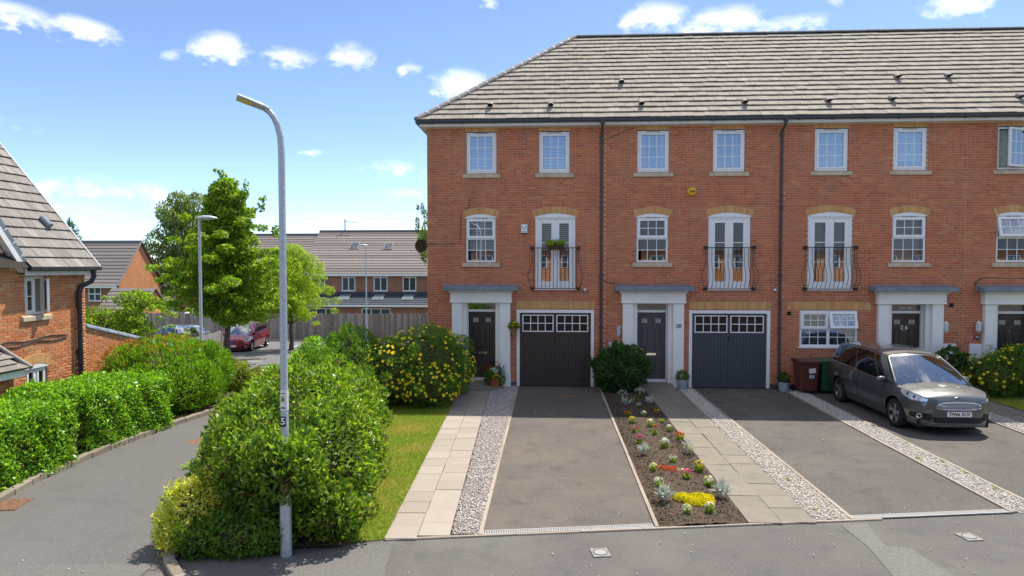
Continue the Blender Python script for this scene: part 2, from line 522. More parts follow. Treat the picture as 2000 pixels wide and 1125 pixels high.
def leaf_mat(name, stops, rough=.42, trans=.5, spec=.4, dead=0.0):
    m, n, out = new_mat(name); b = NB(n)
    rv = b.rnd()
    c = b.ramp(rv, stops)
    c = b.mix(1.0, c, b.ramp(b.noise(2.4, 3, .6), [(.3, (.66, .72, .75)), (.5, (1, 1, 1)), (.72, (1.25, 1.15, 1.0))]), 'MULTIPLY')
    if dead: c = b.mix(b.math('GREATER_THAN', b.math('FRACT', b.math('MULTIPLY', rv, 37.7)), 1 - dead), c, (.24, .13, .05))
    p = b.node('ShaderNodeBsdfPrincipled')
    b.link(c, p.inputs['Base Color']); p.inputs['Roughness'].default_value = rough; p.inputs['Specular IOR Level'].default_value = spec
    t = b.node('ShaderNodeBsdfTranslucent')
    b.link(b.mix(1.0, c, (1.3, 1.45, .45), 'MULTIPLY'), t.inputs[0])
    mx = b.node('ShaderNodeMixShader'); mx.inputs[0].default_value = trans
    b.link(p.outputs[0], mx.inputs[1]); b.link(t.outputs[0], mx.inputs[2])
    b.link(mx.outputs[0], out.inputs['Surface'])
    return m
M['l_laurel'] = leaf_mat('laurel_leaf', [(0, (.05, .11, .02)), (.3, (.12, .22, .03)), (.7, (.24, .37, .04)), (.92, (.33, .46, .06)), (1, (.44, .55, .12))], rough=.34, dead=.022)
M['l_hedge'] = leaf_mat('hedge_leaf', [(0, (0.061, 0.150, 0.017)), (.35, (0.149, 0.338, 0.023)), (.75, (0.297, 0.550, 0.034)), (1, (0.486, 0.725, 0.074))], rough=.32, dead=.015, trans=.45, spec=.5)
M['l_photinia'] = leaf_mat('photinia_leaf', [(0, (0.119, 0.255, 0.017)), (.6, (0.216, 0.425, 0.023)), (1, (0.356, 0.560, 0.034))], rough=.4, dead=.022, trans=.36)
M['l_redtip'] = leaf_mat('photinia_young_leaf', [(0, (.45, .10, .06)), (.5, (.5, .2, .08)), (1, (.42, .28, .08))], rough=.4)
M['l_varieg'] = leaf_mat('variegated_leaf', [(0, (.22, .32, .04)), (.25, (.55, .55, .09)), (.7, (.82, .74, .18)), (1, (.86, .82, .36))], trans=.55)
M['l_dull'] = leaf_mat('dull_green_leaf', [(0, (0.076, 0.158, 0.029)), (.5, (0.130, 0.265, 0.040)), (1, (0.261, 0.406, 0.057))], rough=.55, spec=.25)
M['l_dark'] = leaf_mat('dark_green_leaf', [(0, (0.034, 0.088, 0.031)), (.6, (0.068, 0.152, 0.042)), (1, (0.153, 0.256, 0.063))], rough=.4)
M['l_maple'] = leaf_mat('maple_leaf', [(0, (0.108, 0.210, 0.017)), (.5, (0.217, 0.356, 0.025)), (.85, (0.368, 0.503, 0.034)), (1, (0.586, 0.648, 0.069))], rough=.5, trans=.45)
M['l_light'] = leaf_mat('light_leaf', [(0, (0.191, 0.309, 0.023)), (.5, (0.338, 0.471, 0.034)), (1, (0.571, 0.650, 0.069))], rough=.55, trans=.45, spec=.25)
M['l_grey'] = leaf_mat('birch_leaf', [(0, (0.128, 0.185, 0.062)), (.5, (0.200, 0.262, 0.083)), (1, (0.326, 0.368, 0.138))], rough=.6, spec=.2)
M['l_far'] = leaf_mat('far_leaf', [(0, (0.043, 0.096, 0.034)), (.5, (0.072, 0.154, 0.046)), (1, (0.131, 0.218, 0.069))], rough=.7, spec=.2)
M['l_silver'] = leaf_mat('silver_leaf', [(0, (.42, .47, .44)), (1, (.68, .72, .70))], rough=.8, trans=.1, spec=.2)
M['l_lime'] = leaf_mat('lime_leaf', [(0, (0.165, 0.240, 0.018)), (1, (0.315, 0.368, 0.045))], rough=.6)
M['twig'] = plain('twig_bark', (.075, .055, .035), .95, .1, var=.3, scale=18)
M['bark'] = plain('grey_bark', (.12, .10, .085), .95, .1, var=.35, scale=9, bstr=.5)
def petal(name, stops):
    return leaf_mat(name, stops, rough=.7, trans=.25, spec=.15)
M['f_yellow'] = petal('yellow_petal', [(0, (.80, .58, .012)), (1, (.88, .72, .04))])
M['f_white'] = petal('white_petal', [(0, (.72, .72, .66)), (1, (.86, .86, .82))])
M['f_red'] = petal('red_petal', [(0, (.55, .012, .02)), (1, (.7, .03, .03))])
M['f_pink'] = petal('pink_petal', [(0, (.62, .06, .2)), (1, (.75, .2, .35))])
M['f_orange'] = petal('orange_petal', [(0, (.62, .06, .01)), (1, (.75, .26, .02))])
M['f_coral'] = petal('coral_petal', [(0, (.55, .08, .05)), (1, (.66, .2, .1))])
M['f_purple'] = petal('purple_petal', [(0, (.09, .03, .13)), (1, (.2, .12, .32))])
M['f_lilac'] = petal('lilac_petal', [(0, (.45, .45, .68)), (1, (.62, .64, .8))])
M['f_cream'] = petal('cream_petal', [(0, (.72, .70, .42)), (1, (.82, .80, .55))])
M['l_yellowsedum'] = petal('sedum_leaf', [(0, (.6, .52, .01)), (.5, (.84, .70, .015)), (1, (.88, .78, .04))])
def ground_mat(name, base, dark, light, sp=120.0, patches=(), rough=.9, bstr=.35):
    m, n, out = new_mat(name); b = NB(n)
    f = b.noise(sp, 2, .75)
    g = b.noise(sp * .42, 3, .8)
    c = b.ramp(f, [(.28, dark), (.5, base), (.72, light)])
    c = b.mix(.5, c, b.ramp(g, [(.34, dark), (.5, base), (.66, light)]))
    for sc, lo, hi, pc, amt in patches:
        h = b.noise(sc, 5, .62)
        c = b.mix(b.math('MULTIPLY', b.rng(h, lo, hi, 0, 1), amt), c, pc)
    b.bsdf(out, c, rough, .25, bump=f, bstr=bstr, bdist=.006)
    return m
M['road'] = ground_mat('road_asphalt', (0.122, 0.113, 0.106), (0.071, 0.066, 0.062), (0.207, 0.193, 0.179), 95, [(.5, .45, .65, (0.164, 0.154, 0.138), .7), (1.7, .52, .68, (0.085, 0.081, 0.078), .5), (9, .70, .76, (0.318, 0.289, 0.216), .5)])
M['road_left'] = ground_mat('side_road_asphalt', (0.130, 0.124, 0.118), (0.079, 0.075, 0.073), (0.209, 0.200, 0.190), 95, [(.45, .45, .7, (0.157, 0.151, 0.143), .5), (1.3, .55, .75, (0.087, 0.085, 0.084), .4), (11, .73, .78, (0.371, 0.325, 0.234), .5)])
M['footway'] = ground_mat('footway_asphalt', (.15, .142, .132), (.09, .086, .08), (.23, .22, .205), 100, [(.9, .5, .7, (.12, .115, .11), .5)])
M['drive'] = ground_mat('driveway_asphalt', (.118, .104, .092), (.07, .061, .054), (.20, .178, .157), 90, [(1.1, .60, .70, (.19, .135, .085), .5), (.45, .42, .62, (.175, .146, .114), .8), (1.6, .52, .68, (.082, .073, .065), .6), (.23, .5, .62, (.088, .079, .072), .5), (6.5, .72, .78, (.3, .27, .2), .35)])
M['drive_dark'] = ground_mat('driveway_asphalt_grey', (.108, .099, .09), (.064, .059, .054), (.18, .167, .152), 90, [(.5, .45, .65, (.148, .134, .114), .8), (1.8, .52, .68, (.078, .072, .066), .6), (6.5, .70, .76, (.3, .28, .24), .4)])
M['patch'] = ground_mat('repair_asphalt', (.165, .158, .145), (.10, .096, .09), (.25, .24, .22), 90)
M['park'] = ground_mat('car_park_asphalt', (.16, .158, .155), (.11, .108, .105), (.22, .217, .21), 40, [(.3, .45, .7, (.2, .19, .18), .5)])
M['soil'] = ground_mat('garden_soil', (0.079, 0.055, 0.037), (0.036, 0.025, 0.017), (0.132, 0.096, 0.066), 60, [(3.0, .5, .7, (0.079, 0.056, 0.040), .5)], bstr=.8)
M['chips'] = pieces('bark_and_stones', [(0, (0.050, 0.035, 0.024)), (.5, (0.108, 0.076, 0.050)), (.8, (0.166, 0.119, 0.079)), (.95, (0.259, 0.202, 0.144)), (1, (0.360, 0.317, 0.259))], fine=60)
M['earth'] = ground_mat('rough_grass_ground', (.075, .11, .032), (.045, .065, .02), (.12, .16, .05), 4, [(.08, .45, .65, (.11, .10, .06), .5)])
M['turf'] = ground_mat('turf_base', (0.210, 0.260, 0.033), (0.126, 0.169, 0.022), (0.308, 0.351, 0.055), 40, [(1.1, .5, .7, (0.364, 0.299, 0.066), .6)])
M['pebble_w'] = pieces('white_gravel', [(0, (0.440, 0.394, 0.333)), (.3, (0.600, 0.552, 0.474)), (.6, (0.720, 0.680, 0.607)), (.85, (0.500, 0.413, 0.313)), (1, (0.780, 0.749, 0.693))], fine=30, var=.1)
M['pebble_m'] = pieces('mixed_gravel', [(0, (0.296, 0.233, 0.198)), (.25, (0.497, 0.429, 0.367)), (.5, (0.686, 0.614, 0.553)), (.7, (0.414, 0.344, 0.314)), (.88, (0.757, 0.737, 0.724)), (1, (0.237, 0.209, 0.211))], fine=30, var=.1)
M['pebble_g'] = pieces('grey_gravel', [(0, (0.397, 0.381, 0.356)), (.4, (0.582, 0.549, 0.507)), (.75, (0.723, 0.684, 0.626)), (1, (0.489, 0.415, 0.323))], fine=30, var=.1)
M['gravel_base'] = ground_mat('gravel_bed', (0.486, 0.434, 0.389), (0.229, 0.194, 0.179), (0.715, 0.688, 0.648), 45)
M['slab'] = pieces('pale_paving_slab', [(0, (0.334, 0.287, 0.237)), (.5, (0.376, 0.324, 0.271)), (1, (0.404, 0.352, 0.294))], patch=[(3.5, .56, .72, (0.282, 0.244, 0.199), .45), (1.6, .55, .75, (0.310, 0.268, 0.223), .5), (7, .68, .75, (0.235, 0.207, 0.171), .4)], fine=60, var=.1)
M['slab_old'] = pieces('weathered_paving_slab', [(0, (.225, .200, .160)), (.5, (.24, .213, .170)), (1, (.258, .228, .184))], patch=[(4.5, .52, .68, (.17, .145, .115), .6), (2.2, .60, .75, (.30, .225, .14), .5), (1.4, .5, .72, (0.196, 0.175, 0.140), .6), (9, .70, .76, (0.441, 0.422, 0.381), .5)], fine=60, var=.12)
M['joint'] = plain('slab_joint_sand', (.16, .125, .09), .95, .1, var=.3, scale=20)
M['edging'] = pieces('concrete_edging', [(0, (0.331, 0.274, 0.216)), (1, (0.405, 0.348, 0.286))], patch=[(3, .55, .75, (0.267, 0.230, 0.189), .5)], fine=50, var=.15)
M['kerb'] = pieces('kerb_stone', [(0, (0.222, 0.189, 0.148)), (1, (0.296, 0.259, 0.211))], patch=[(3, .55, .75, (0.163, 0.148, 0.118), .5)], fine=50, var=.15)
M['paint_line'] = plain('white_road_paint', (.66, .65, .60), .8, .2, var=.15, scale=12)
M['board'] = pieces('weathered_fence_board', [(0, (0.230, 0.193, 0.169)), (.5, (0.317, 0.273, 0.240)), (1, (0.405, 0.359, 0.319))], fine=12, var=.25, streak=(14, 14, .8))
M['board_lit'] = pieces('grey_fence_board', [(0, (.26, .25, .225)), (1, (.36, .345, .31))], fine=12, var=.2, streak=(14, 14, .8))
M['render_wall'] = plain('cream_render', (.62, .58, .47), .9, .1)
def far_brick(name, c1, c2, mo):
    m, n, out = new_mat(name); b = NB(n)
    tcn = b.node('ShaderNodeTexCoord')
    sp = b.node('ShaderNodeSeparateXYZ'); b.link(b.node('ShaderNodeNewGeometry').outputs['Position'], sp.inputs[0])
    cb = b.node('ShaderNodeCombineXYZ')
    b.link(b.math('ADD', sp.outputs[0], sp.outputs[1]), cb.inputs[0]); b.link(sp.outputs[2], cb.inputs[1])
    bt = b.node('ShaderNodeTexBrick')
    bt.inputs['Scale'].default_value = 1.0; bt.inputs['Brick Width'].default_value = .225; bt.inputs['Row Height'].default_value = .075
    bt.inputs['Mortar Size'].default_value = .008
    bt.inputs['Color1'].default_value = (*c1, 1); bt.inputs['Color2'].default_value = (*c2, 1); bt.inputs['Mortar'].default_value = (*mo, 1)
    b.link(cb.outputs[0], bt.inputs['Vector'])
    f = b.noise(1.2, 4, .6)
    c = b.mix(1.0, bt.outputs[0], b.ramp(f, [(.3, (.85,) * 3), (.7, (1.1,) * 3)]), 'MULTIPLY')
    b.bsdf(out, c, .9, .2)
    return m
M['far_red'] = far_brick('far_red_brickwork', (.30, .10, .06), (.40, .15, .085), (.42, .32, .25))
M['far_orange'] = far_brick('far_orange_brickwork', (0.550, 0.198, 0.074), (0.638, 0.253, 0.095), (0.605, 0.396, 0.231))
# ================================================================== GROUND
def sheet(name, pts, z, mat, parent=None, kind='structure'):
    mb = MB(); mb.poly([(x, y, z) for x, y in pts])
    o = mb.build(name, mat, parent)
    if parent is None: o['kind'] = kind
    return o
def road_y(x):                       # front edge of the plots, not quite parallel to the houses
    return -11.38 + 0.16 * x
def terrain_grid(name, xs, ys, mat, dz, inside=None):
    V = []; F = []; idx = {}
    for j, y in enumerate(ys):
        for i, x in enumerate(xs):
            idx[i, j] = len(V); V.append((x, y, T(x, y) + dz))
    for j in range(len(ys) - 1):
        for i in range(len(xs) - 1):
            cx = (xs[i] + xs[i + 1]) / 2; cy = (ys[j] + ys[j + 1]) / 2
            if inside is None or inside(cx, cy):
                F.append((idx[i, j], idx[i + 1, j], idx[i + 1, j + 1], idx[i, j + 1]))
    o = link(name, fast_mesh(name, np.array(V), np.array(F)), None, mat)
    o['kind'] = 'structure'
    return o
gx = [-900, -300, -120, -70, -50, -40, -34, -28, -24, -20, -17, -14, -12, -10.5, -9.5, -8.5, -7.5, -7, -6.5, -6, -5.5, -5, -4.5, -3, 0, 6, 12, 20, 40, 120, 400, 900]
gy = [-400, -120, -60, -30, -20, -14, -11, -9.7, -8, -6, -4, -2, 0, 3, 6, 9, 12, 15, 18, 21, 24, 27, 30, 36, 44, 60, 90, 150, 400, 1500]
def Tbase(x, y): return T(x, min(y, 60))
_T = T
def T(x, y):
    return _T(x, min(y, 46.0))
terrain_grid('ground', gx, gy, M['earth'], -0.07)
# main road in front
sheet('road', [(-60, -60), (70, -60), (70, road_y(70) + 1.5), (2.0, road_y(2.0) + 1.2), (-2.25, -10.6), (-4.2, -11.4), (-4.8, -12.4), (-8.3, -12.8), (-60, -13.2)], 0.0, M['road'])
# side road running back to the car park
def strip(name, left, right, mat, dz, n=40):
    def interp(pl, t):
        k = t * (len(pl) - 1); i = min(int(k), len(pl) - 2); f = k - i
        return (pl[i][0] * (1 - f) + pl[i + 1][0] * f, pl[i][1] * (1 - f) + pl[i + 1][1] * f)
    V = []; F = []; m = 8
    for j in range(n + 1):
        a = interp(left, j / n); b = interp(right, j / n)
        for i in range(m + 1):
            u = i / m
            x = a[0] * (1 - u) + b[0] * u; y = a[1] * (1 - u) + b[1] * u
            V.append((x, y, T(x, y) + dz))
    for j in range(n):
        for i in range(m):
            k = j * (m + 1) + i
            F.append((k, k + 1, k + m + 2, k + m + 1))
    o = link(name, fast_mesh(name, np.array(V), np.array(F)), None, mat)
    o['kind'] = 'structure'
    return o
SL = [(-8.2, -13.2), (-8.7, -10.8), (-9.0, -9.3), (-9.2, -7.3), (-9.3, -4.8), (-9.2, -3.0), (-9.6, 0.0), (-10.6, 3.0), (-12.6, 5.5)]
SR = [(-4.6, -12.75), (-5.3, -11.6), (-6.2, -10.0), (-6.5, -8.0), (-6.6, -5.0), (-6.6, -2.5), (-6.6, 0.0), (-6.6, 3.0), (-6.6, 5.5)]
strip('side_road', SL, SR, M['road_left'], 0.006)
strip('car_park', [(-34, 5.5), (-34, 12), (-34, 24.0)], [(-6.2, 5.5), (-6.2, 12), (-6.2, 24.0)], M['park'], 0.004, 12)
# footway beside the bed, and the surface seam in the road mouth
sheet('footway', [(-5.0, -12.52), (-4.6, -13.4), (-3.2, -14.4), (-1.9, -14.2), (-2.12, road_y(-2.12) - .02), (-3.4, -12.3)], 0.005, M['footway'])
sheet('road_mouth', [(-9.5, -13.05), (-5.0, -12.62), (-4.95, -13.1), (-9.6, -13.6)], 0.012, M['footway'])
# driveways
def yr(x, d=0.13): return road_y(x) + d
sheet('driveway_end_house', [(-0.93, yr(-.93)), (1.53, yr(1.53)), (1.53, 0.02), (-0.93, 0.02)], 0.010, M['drive'])
sheet('driveway_middle', [(4.50, yr(4.5)), (7.05, yr(7.05)), (7.05, 0.02), (4.42, 0.02)], 0.010, M['drive_dark'])
sheet('driveway_right', [(7.66, yr(7.66)), (10.6, yr(10.6)), (10.9, 0.02), (7.66, 0.02)], 0.010, M['drive_dark'])
# repaired trench in the road
sheet('road_repair', [(4.26, -10.82), (4.67, -10.75), (4.55, -11.55), (4.85, -11.6), (4.95, -12.5), (4.6, -14), (4.05, -14), (4.2, -12.44), (4.3, -11.62)], 0.006, M['patch'])
# car park markings
def line(name, a, b, w):
    a = Vector((a[0], a[1])); b = Vector((b[0], b[1])); d = (b - a).normalized(); n = Vector((-d.y, d.x)) * w / 2
    mb = MB()
    mb.poly([(p.x, p.y, T(p.x, p.y) + .012) for p in (a - n, b - n, b + n, a + n)])
    o = mb.build(name, M['paint_line']); o['kind'] = 'structure'
    return o
for a, b in (((-17.26, 15.3), (-17.7, 20.2)), ((-15.3, 16.2), (-15.75, 21.1)), ((-13.2, 16.4), (-13.6, 21.3)), ((-20.6, 15.2), (-21.0, 20.0)),
             ((-16.64, 15.5), (-16.0, 15.5)), ((-15.9, 15.5), (-15.4, 15.5)), ((-14.45, 10.4), (-13.8, 10.4)), ((-15.2, 10.3), (-14.8, 10.4))):
    line('parking_line', a, b, .12)
# concrete edging along the drives: each length of edging a piece of its own
def edging(name, x0f, x1, yb, label_mat, z=0.035, w=0.055, length=0.915):
    """edging run along Y at x (a function of y)"""
    root = MB()
    root.box(-.02, .02, 0, .05, -.05, 0)
    o = thing_structure(name)
    me = MB().cbox(0, w, 0, length - .008, -.08, z, .006).mesh('edging_stone', label_mat)
    y = yr(x0f(-11), .02)
    while y < yb - .2:
        place('edging_stone', me, o, (x0f(y), y, random.uniform(-.004, .004)), (0, 0, -math.atan((x0f(y + 1) - x0f(y)))))
        y += length
    return o
def thing_structure(name):
    o = bpy.data.objects.new(name, None); COL.objects.link(o); o['kind'] = 'structure'; ORG[o.name] = Vector(); return o
edging('drive_edging', lambda y: -0.985, 1, -.02, M['edging'])
edging('drive_edging', lambda y: 1.535, 1, -.02, M['edging'])
edging('drive_edging', lambda y: 4.36 - (y + .1) * .0125, 1, -.02, M['edging'])
edging('drive_edging', lambda y: 7.06, 1, -.1, M['edging'])
edging('drive_edging', lambda y: 7.60, 1, -.1, M['edging'])
edging('drive_edging', lambda y: 10.62 - (y + 5.3) * -.05, 1, -1.5, M['edging'])
# edging along the road line
fr = thing_structure('front_edging')
fe = MB().cbox(0, .907, 0, .045, -.08, .024, .005).mesh('edging_stone', M['edging'])
x = -2.25
while x < 4.3:
    place('edging_stone', fe, fr, (x, road_y(x) - .03, random.uniform(-.003, .003)), (0, 0, math.atan(.16)))
    x += .915 * math.cos(math.atan(.16))
# paths of slabs
def slab_path(name, corner, ang, cols, rows, cw, rl, mat, z=.03, jit=.004, skip=lambda i, j: False, offs=None, tilt=.004):
    o = thing_structure(name)
    c, s = math.cos(ang), math.sin(ang)
    W = sum(cw); L = rows * rl
    b = MB()
    e = .02
    b.poly([(corner[0] + u * c - v * s, corner[1] + u * s + v * c, .012) for u, v in ((-e, .1), (W + e, .1), (W + e, L), (-e, L))])
    bed = b.build('joint_bed', M['joint'], o)
    u = 0
    for i, w in enumerate(cw):
        me = MB().box(0, w - .009, 0, rl - .009, -.03, 0).mesh('slab', mat)
        for j in range(rows):
            if skip(i, j): continue
            v = j * rl + (offs[i] if offs else 0)
            uu = u + random.uniform(-jit, jit)
            place('slab', me, o, (corner[0] + uu * c - v * s, corner[1] + uu * s + v * c, z + random.uniform(-.004, .004)),
                  (random.uniform(-tilt, tilt), random.uniform(-tilt, tilt), ang + random.uniform(-.004, .004)))
        u += w
    return o
slab_path('path_end_house', (-2.27, -11.74), math.atan(.0385), 2, 25, (.45, .45), .475, M['slab'], offs=(0, .10))
slab_path('path_middle', (2.93, -10.88), 0.0, 2, 19, (.50, .50), .575, M['slab_old'], offs=(0, .06), jit=.006, tilt=.005)
slab_path('path_right', (11.35, -9.4), 0.0, 2, 16, (.45, .45), .6, M['slab_old'], offs=(0, .06))
# gravel strips: a bed and loose stones too many to count
def ico_pebbles(name, poly_fn, n, bbox, mat, smin, smax, zbase, parent):
    x0, x1, y0, y1 = bbox
    P = []
    r = np.random.default_rng(len(name) + n)
    while len(P) < n:
        X = r.uniform(x0, x1, n); Y = r.uniform(y0, y1, n)
        ok = poly_fn(X, Y)
        P += list(zip(X[ok], Y[ok]))
    P = np.array(P[:n])
    S = r.uniform(smin, smax, n)
    base = np.array([(1, 0, 0), (0, 1, 0), (-1, 0, 0), (0, -1, 0), (0, 0, 1), (0, 0, -1)], float)
    k = 6
    V = np.repeat(base[None], n, 0) * r.uniform(.7, 1.2, (n, k, 1))
    V *= np.stack([S, S * r.uniform(.55, 1, n), S * r.uniform(.35, .7, n)], 1)[:, None, :]
    a = r.uniform(0, 6.28, n); t = r.normal(0, .35, n)
    ca, sa = np.cos(a)[:, None], np.sin(a)[:, None]
    ct, st = np.cos(t)[:, None], np.sin(t)[:, None]
    y_, z_ = V[..., 1] * ct - V[..., 2] * st, V[..., 1] * st + V[..., 2] * ct
    V = np.stack([V[..., 0] * ca - y_ * sa, V[..., 0] * sa + y_ * ca, z_], -1)
    V += np.stack([P[:, 0], P[:, 1], zbase + r.uniform(.0, .018, n)], 1)[:, None, :]
    f = np.array([(0, 1, 4), (1, 2, 4), (2, 3, 4), (3, 0, 4), (1, 0, 5), (2, 1, 5), (3, 2, 5), (0, 3, 5)])
    F = (f[None] + (np.arange(n) * k)[:, None, None]).reshape(-1, 3)
    o = link(name, fast_mesh(name, V.reshape(-1, 3), None, F), parent, mat)
    o['kind'] = 'stuff'
    return o
def gravel(name, xl, xr, yf, yb, mat, n, label):
    o = sheet(name + '_bed', [(xl(yf), yf), (xr(yf), yf), (xr(yb), yb), (xl(yb), yb)], .012, M['gravel_base'])
    g = ico_pebbles(name, lambda X, Y: (X > xl(Y) + .01) & (X < xr(Y) - .01) & (Y > road_y(X) + .05), n, (min(xl(yf), xl(yb)), max(xr(yf), xr(yb)), yf, yb), mat, .010, .026, .016, None)
    setp(g, label, 'gravel')
gravel('mixed_gravel', lambda y: -1.375 - (y + 11.7) * .0385 + 0 * y, lambda y: -0.985 + 0 * y, -11.5, -.05, M['pebble_m'], 16000, 'mixed brown and white gravel strip beside the pale slab path')
gravel('white_gravel', lambda y: 3.95 + 0 * y, lambda y: 4.36 - (y + .1) * .0125, -10.7, -.05, M['pebble_w'], 12000, 'cream gravel strip between the weathered slab path and the middle driveway')
gravel('grey_gravel', lambda y: 7.115 + 0 * y, lambda y: 7.60 + 0 * y, -10.2, -.1, M['pebble_g'], 12000, 'grey white gravel strip between the middle driveway and the parked car')
gravel('far_gravel', lambda y: 10.70 + (y + 5.3) * .05, lambda y: 11.33 + 0 * y, -8.0, -1.6, M['pebble_g'], 7000, 'pale gravel strip to the right of the parked car')
# soil bed
n = 60
V = []; F = []
xs = np.linspace(1.585, 2.91, 20); ys = np.linspace(-11.1, -.02, 120)
for j, y in enumerate(ys):
    for i, x in enumerate(xs):
        yy = max(y, road_y(x) + .012)
        V.append((x, yy, .02 + .03 * math.sin(math.pi * i / 19) + random.uniform(-.012, .012)))
for j in range(119):
    for i in range(19):
        k = j * 20 + i
        F.append((k, k + 1, k + 21, k + 20))
bed = link('flower_bed', fast_mesh('flower_bed', np.array(V), np.array(F)), None, M['soil'])
bed['kind'] = 'structure'
ch = ico_pebbles('soil_crumbs', lambda X, Y: (X > 1.6) & (X < 2.9) & (Y > road_y(X) + .08), 11000, (1.6, 2.9, -11.1, -.05), M['chips'], .006, .022, .038, None)
setp(ch, 'dark soil crumbs and bark bits covering the flower bed', 'soil')
# lawn
def lawn(name, pts, n, label, seed, hmin=.03, hmax=.07):
    sheet(name + '_base', pts, .012, M['turf'])
    r = np.random.default_rng(seed)
    P = np.array(pts); x0, y0 = P.min(0); x1, y1 = P.max(0)
    out = []
    while sum(map(len, out)) < n:
        X = r.uniform(x0, x1, n); Y = r.uniform(y0, y1, n)
        ins = np.zeros(n, bool)
        for i in range(len(P)):
            a = P[i]; b = P[(i + 1) % len(P)]
            c = ((a[1] > Y) != (b[1] > Y)) & (X < (b[0] - a[0]) * (Y - a[1]) / (b[1] - a[1] + 1e-9) + a[0])
            ins ^= c
        out.append(np.stack([X[ins], Y[ins]], 1))
    B = np.concatenate(out)[:n]
    h = r.uniform(hmin, hmax, n); w = r.uniform(.004, .008, n); a = r.uniform(0, 6.28, n); l = r.uniform(.0, .06, n); b2 = r.uniform(0, 6.28, n)
    V = np.zeros((n, 3, 3))
    V[:, 0, 0] = B[:, 0] - np.cos(a) * w; V[:, 0, 1] = B[:, 1] - np.sin(a) * w
    V[:, 1, 0] = B[:, 0] + np.cos(a) * w; V[:, 1, 1] = B[:, 1] + np.sin(a) * w
    V[:, 2, 0] = B[:, 0] + np.cos(b2) * l; V[:, 2, 1] = B[:, 1] + np.sin(b2) * l
    V[:, :2, 2] = .01; V[:, 2, 2] = .012 + h
    o = link(name, fast_mesh(name, V.reshape(-1, 3), None, np.arange(3 * n).reshape(-1, 3)), None, M['grass'])
    o['kind'] = 'stuff'
    setp(o, label, 'grass')
m_, n_, out_ = new_mat('grass_blade'); b_ = NB(n_)
dry = b_.rng(b_.noise(1.0, 4, .6), .46, .66, 0, 1)
c_ = b_.mix(dry, b_.ramp(b_.rnd(), [(0, (.24, .34, .035)), (.6, (.36, .47, .055)), (1, (.46, .55, .09))]), b_.ramp(b_.rnd(), [(0, (.46, .42, .07)), (1, (.62, .52, .16))]))
p_ = b_.node('ShaderNodeBsdfPrincipled'); b_.link(c_, p_.inputs['Base Color']); p_.inputs['Roughness'].default_value = .6; p_.inputs['Specular IOR Level'].default_value = .2
t_ = b_.node('ShaderNodeBsdfTranslucent'); b_.link(c_, t_.inputs[0])
x_ = b_.node('ShaderNodeMixShader'); x_.inputs[0].default_value = .5
b_.link(p_.outputs[0], x_.inputs[1]); b_.link(t_.outputs[0], x_.inputs[2]); b_.link(x_.outputs[0], out_.inputs['Surface'])
M['grass'] = m_
lawn('lawn', [(-2.26, -11.72), (-2.70, -0.3), (-5.9, -0.3), (-5.8, -6.0), (-4.5, -9.0), (-3.3, -12.05)], 120000, 'mown lawn between the laurel bush and the pale slab path', 3)
lawn('lawn_strip', [(12.35, -6.5), (18.0, -6.5), (18.0, -.2), (12.35, -.2)], 40000, 'small front lawn right of the parked car', 4)
# kerbs
def kerb_run(name, pts, mat, w=.125, h=.11, length=.6):
    o = thing_structure(name)
    me = MB().cbox(0, length - .008, 0, w, -.15, h, .012).mesh('kerb_stone', mat)
    # chamfered side faces the road
    acc = []
    for (a, b) in zip(pts[:-1], pts[1:]):
        A = Vector((*a, 0)); B = Vector((*b, 0)); L = (B - A).length; k = max(1, round(L / length))
        for i in range(k):
            p = A.lerp(B, i / k)
            ang = math.atan2((B - A).y, (B - A).x)
            place('kerb_stone', me, o, (p.x, p.y, T(p.x, p.y) + random.uniform(-.006, .006)), (0, 0, ang), (L / k / length, 1, 1))
    return o
kerb_run('side_road_kerb', [(-9.2, -2.6), (-9.3, -4.8), (-9.2, -7.3), (-9.0, -9.3), (-8.7, -10.8), (-8.2, -13.2)][::-1], M['kerb'])
kerb_run('bed_kerb', [(-6.6, -3.2), (-6.55, -8.0), (-6.2, -10.0), (-5.42, -11.5), (-5.2, -12.0), (-5.06, -12.3), (-4.85, -12.7), (-4.5, -13.1), (-4.0, -13.5)], M['kerb'], w=.13, h=.09, length=.45)
# bare soil under the shrubs
def soil_patch(name, pts, z=0.03):
    mb = MB(); mb.poly([(x, y, T(x, y) + z) for x, y in pts])
    o = mb.build(name, M['soil']); o['kind'] = 'structure'
soil_patch('shrub_border', [(-5.0, -12.3), (-2.75, -12.05), (-2.75, -11.0), (-3.6, -8.6), (-4.5, -6.6), (-6.4, -6.6), (-6.1, -10.0), (-5.3, -11.6)], .05)
soil_patch('hedge_border', [(-9.1, -13), (-9.3, -8), (-9.45, -4.8), (-9.3, -2.6), (-10.5, 1.0), (-12.4, 1.0), (-12.4, -13)], .08)

# drainage channels with their slotted grates
def channel(name, x0, x1, label, group=None):
    a = math.atan(.16)
    t = thing(name, label, 'drain', (x0, yr(x0, .015), .01), a, group)
    L = (x1 - x0) / math.cos(a); w = .125
    MB().box(0, L, .0, w, -.02, .006).build('trough', M['ink'], t, local=True)
    mb = MB(); mb.box(0, L, 0, .014, -.02, .019); mb.box(0, L, w - .014, w, -.02, .019)
    mb.build('rim', M['grate'], t, local=True)
    k = int(L / .034); me = MB().box(0, .0185, .0145, w - .0145, 0, .016).mesh('grate_bar', M['grate'])
    for i in range(k):
        b = link('grate_bar', me, t); b.location = (i * L / k + .007, 0, 0)
    return t
channel('drainage_channel', -.93, 1.53, 'slotted drainage channel across the foot of the driveway left of the flower bed')
channel('drainage_channel', 4.52, 7.06, 'slotted drainage channel across the foot of the driveway right of the weathered slab path')
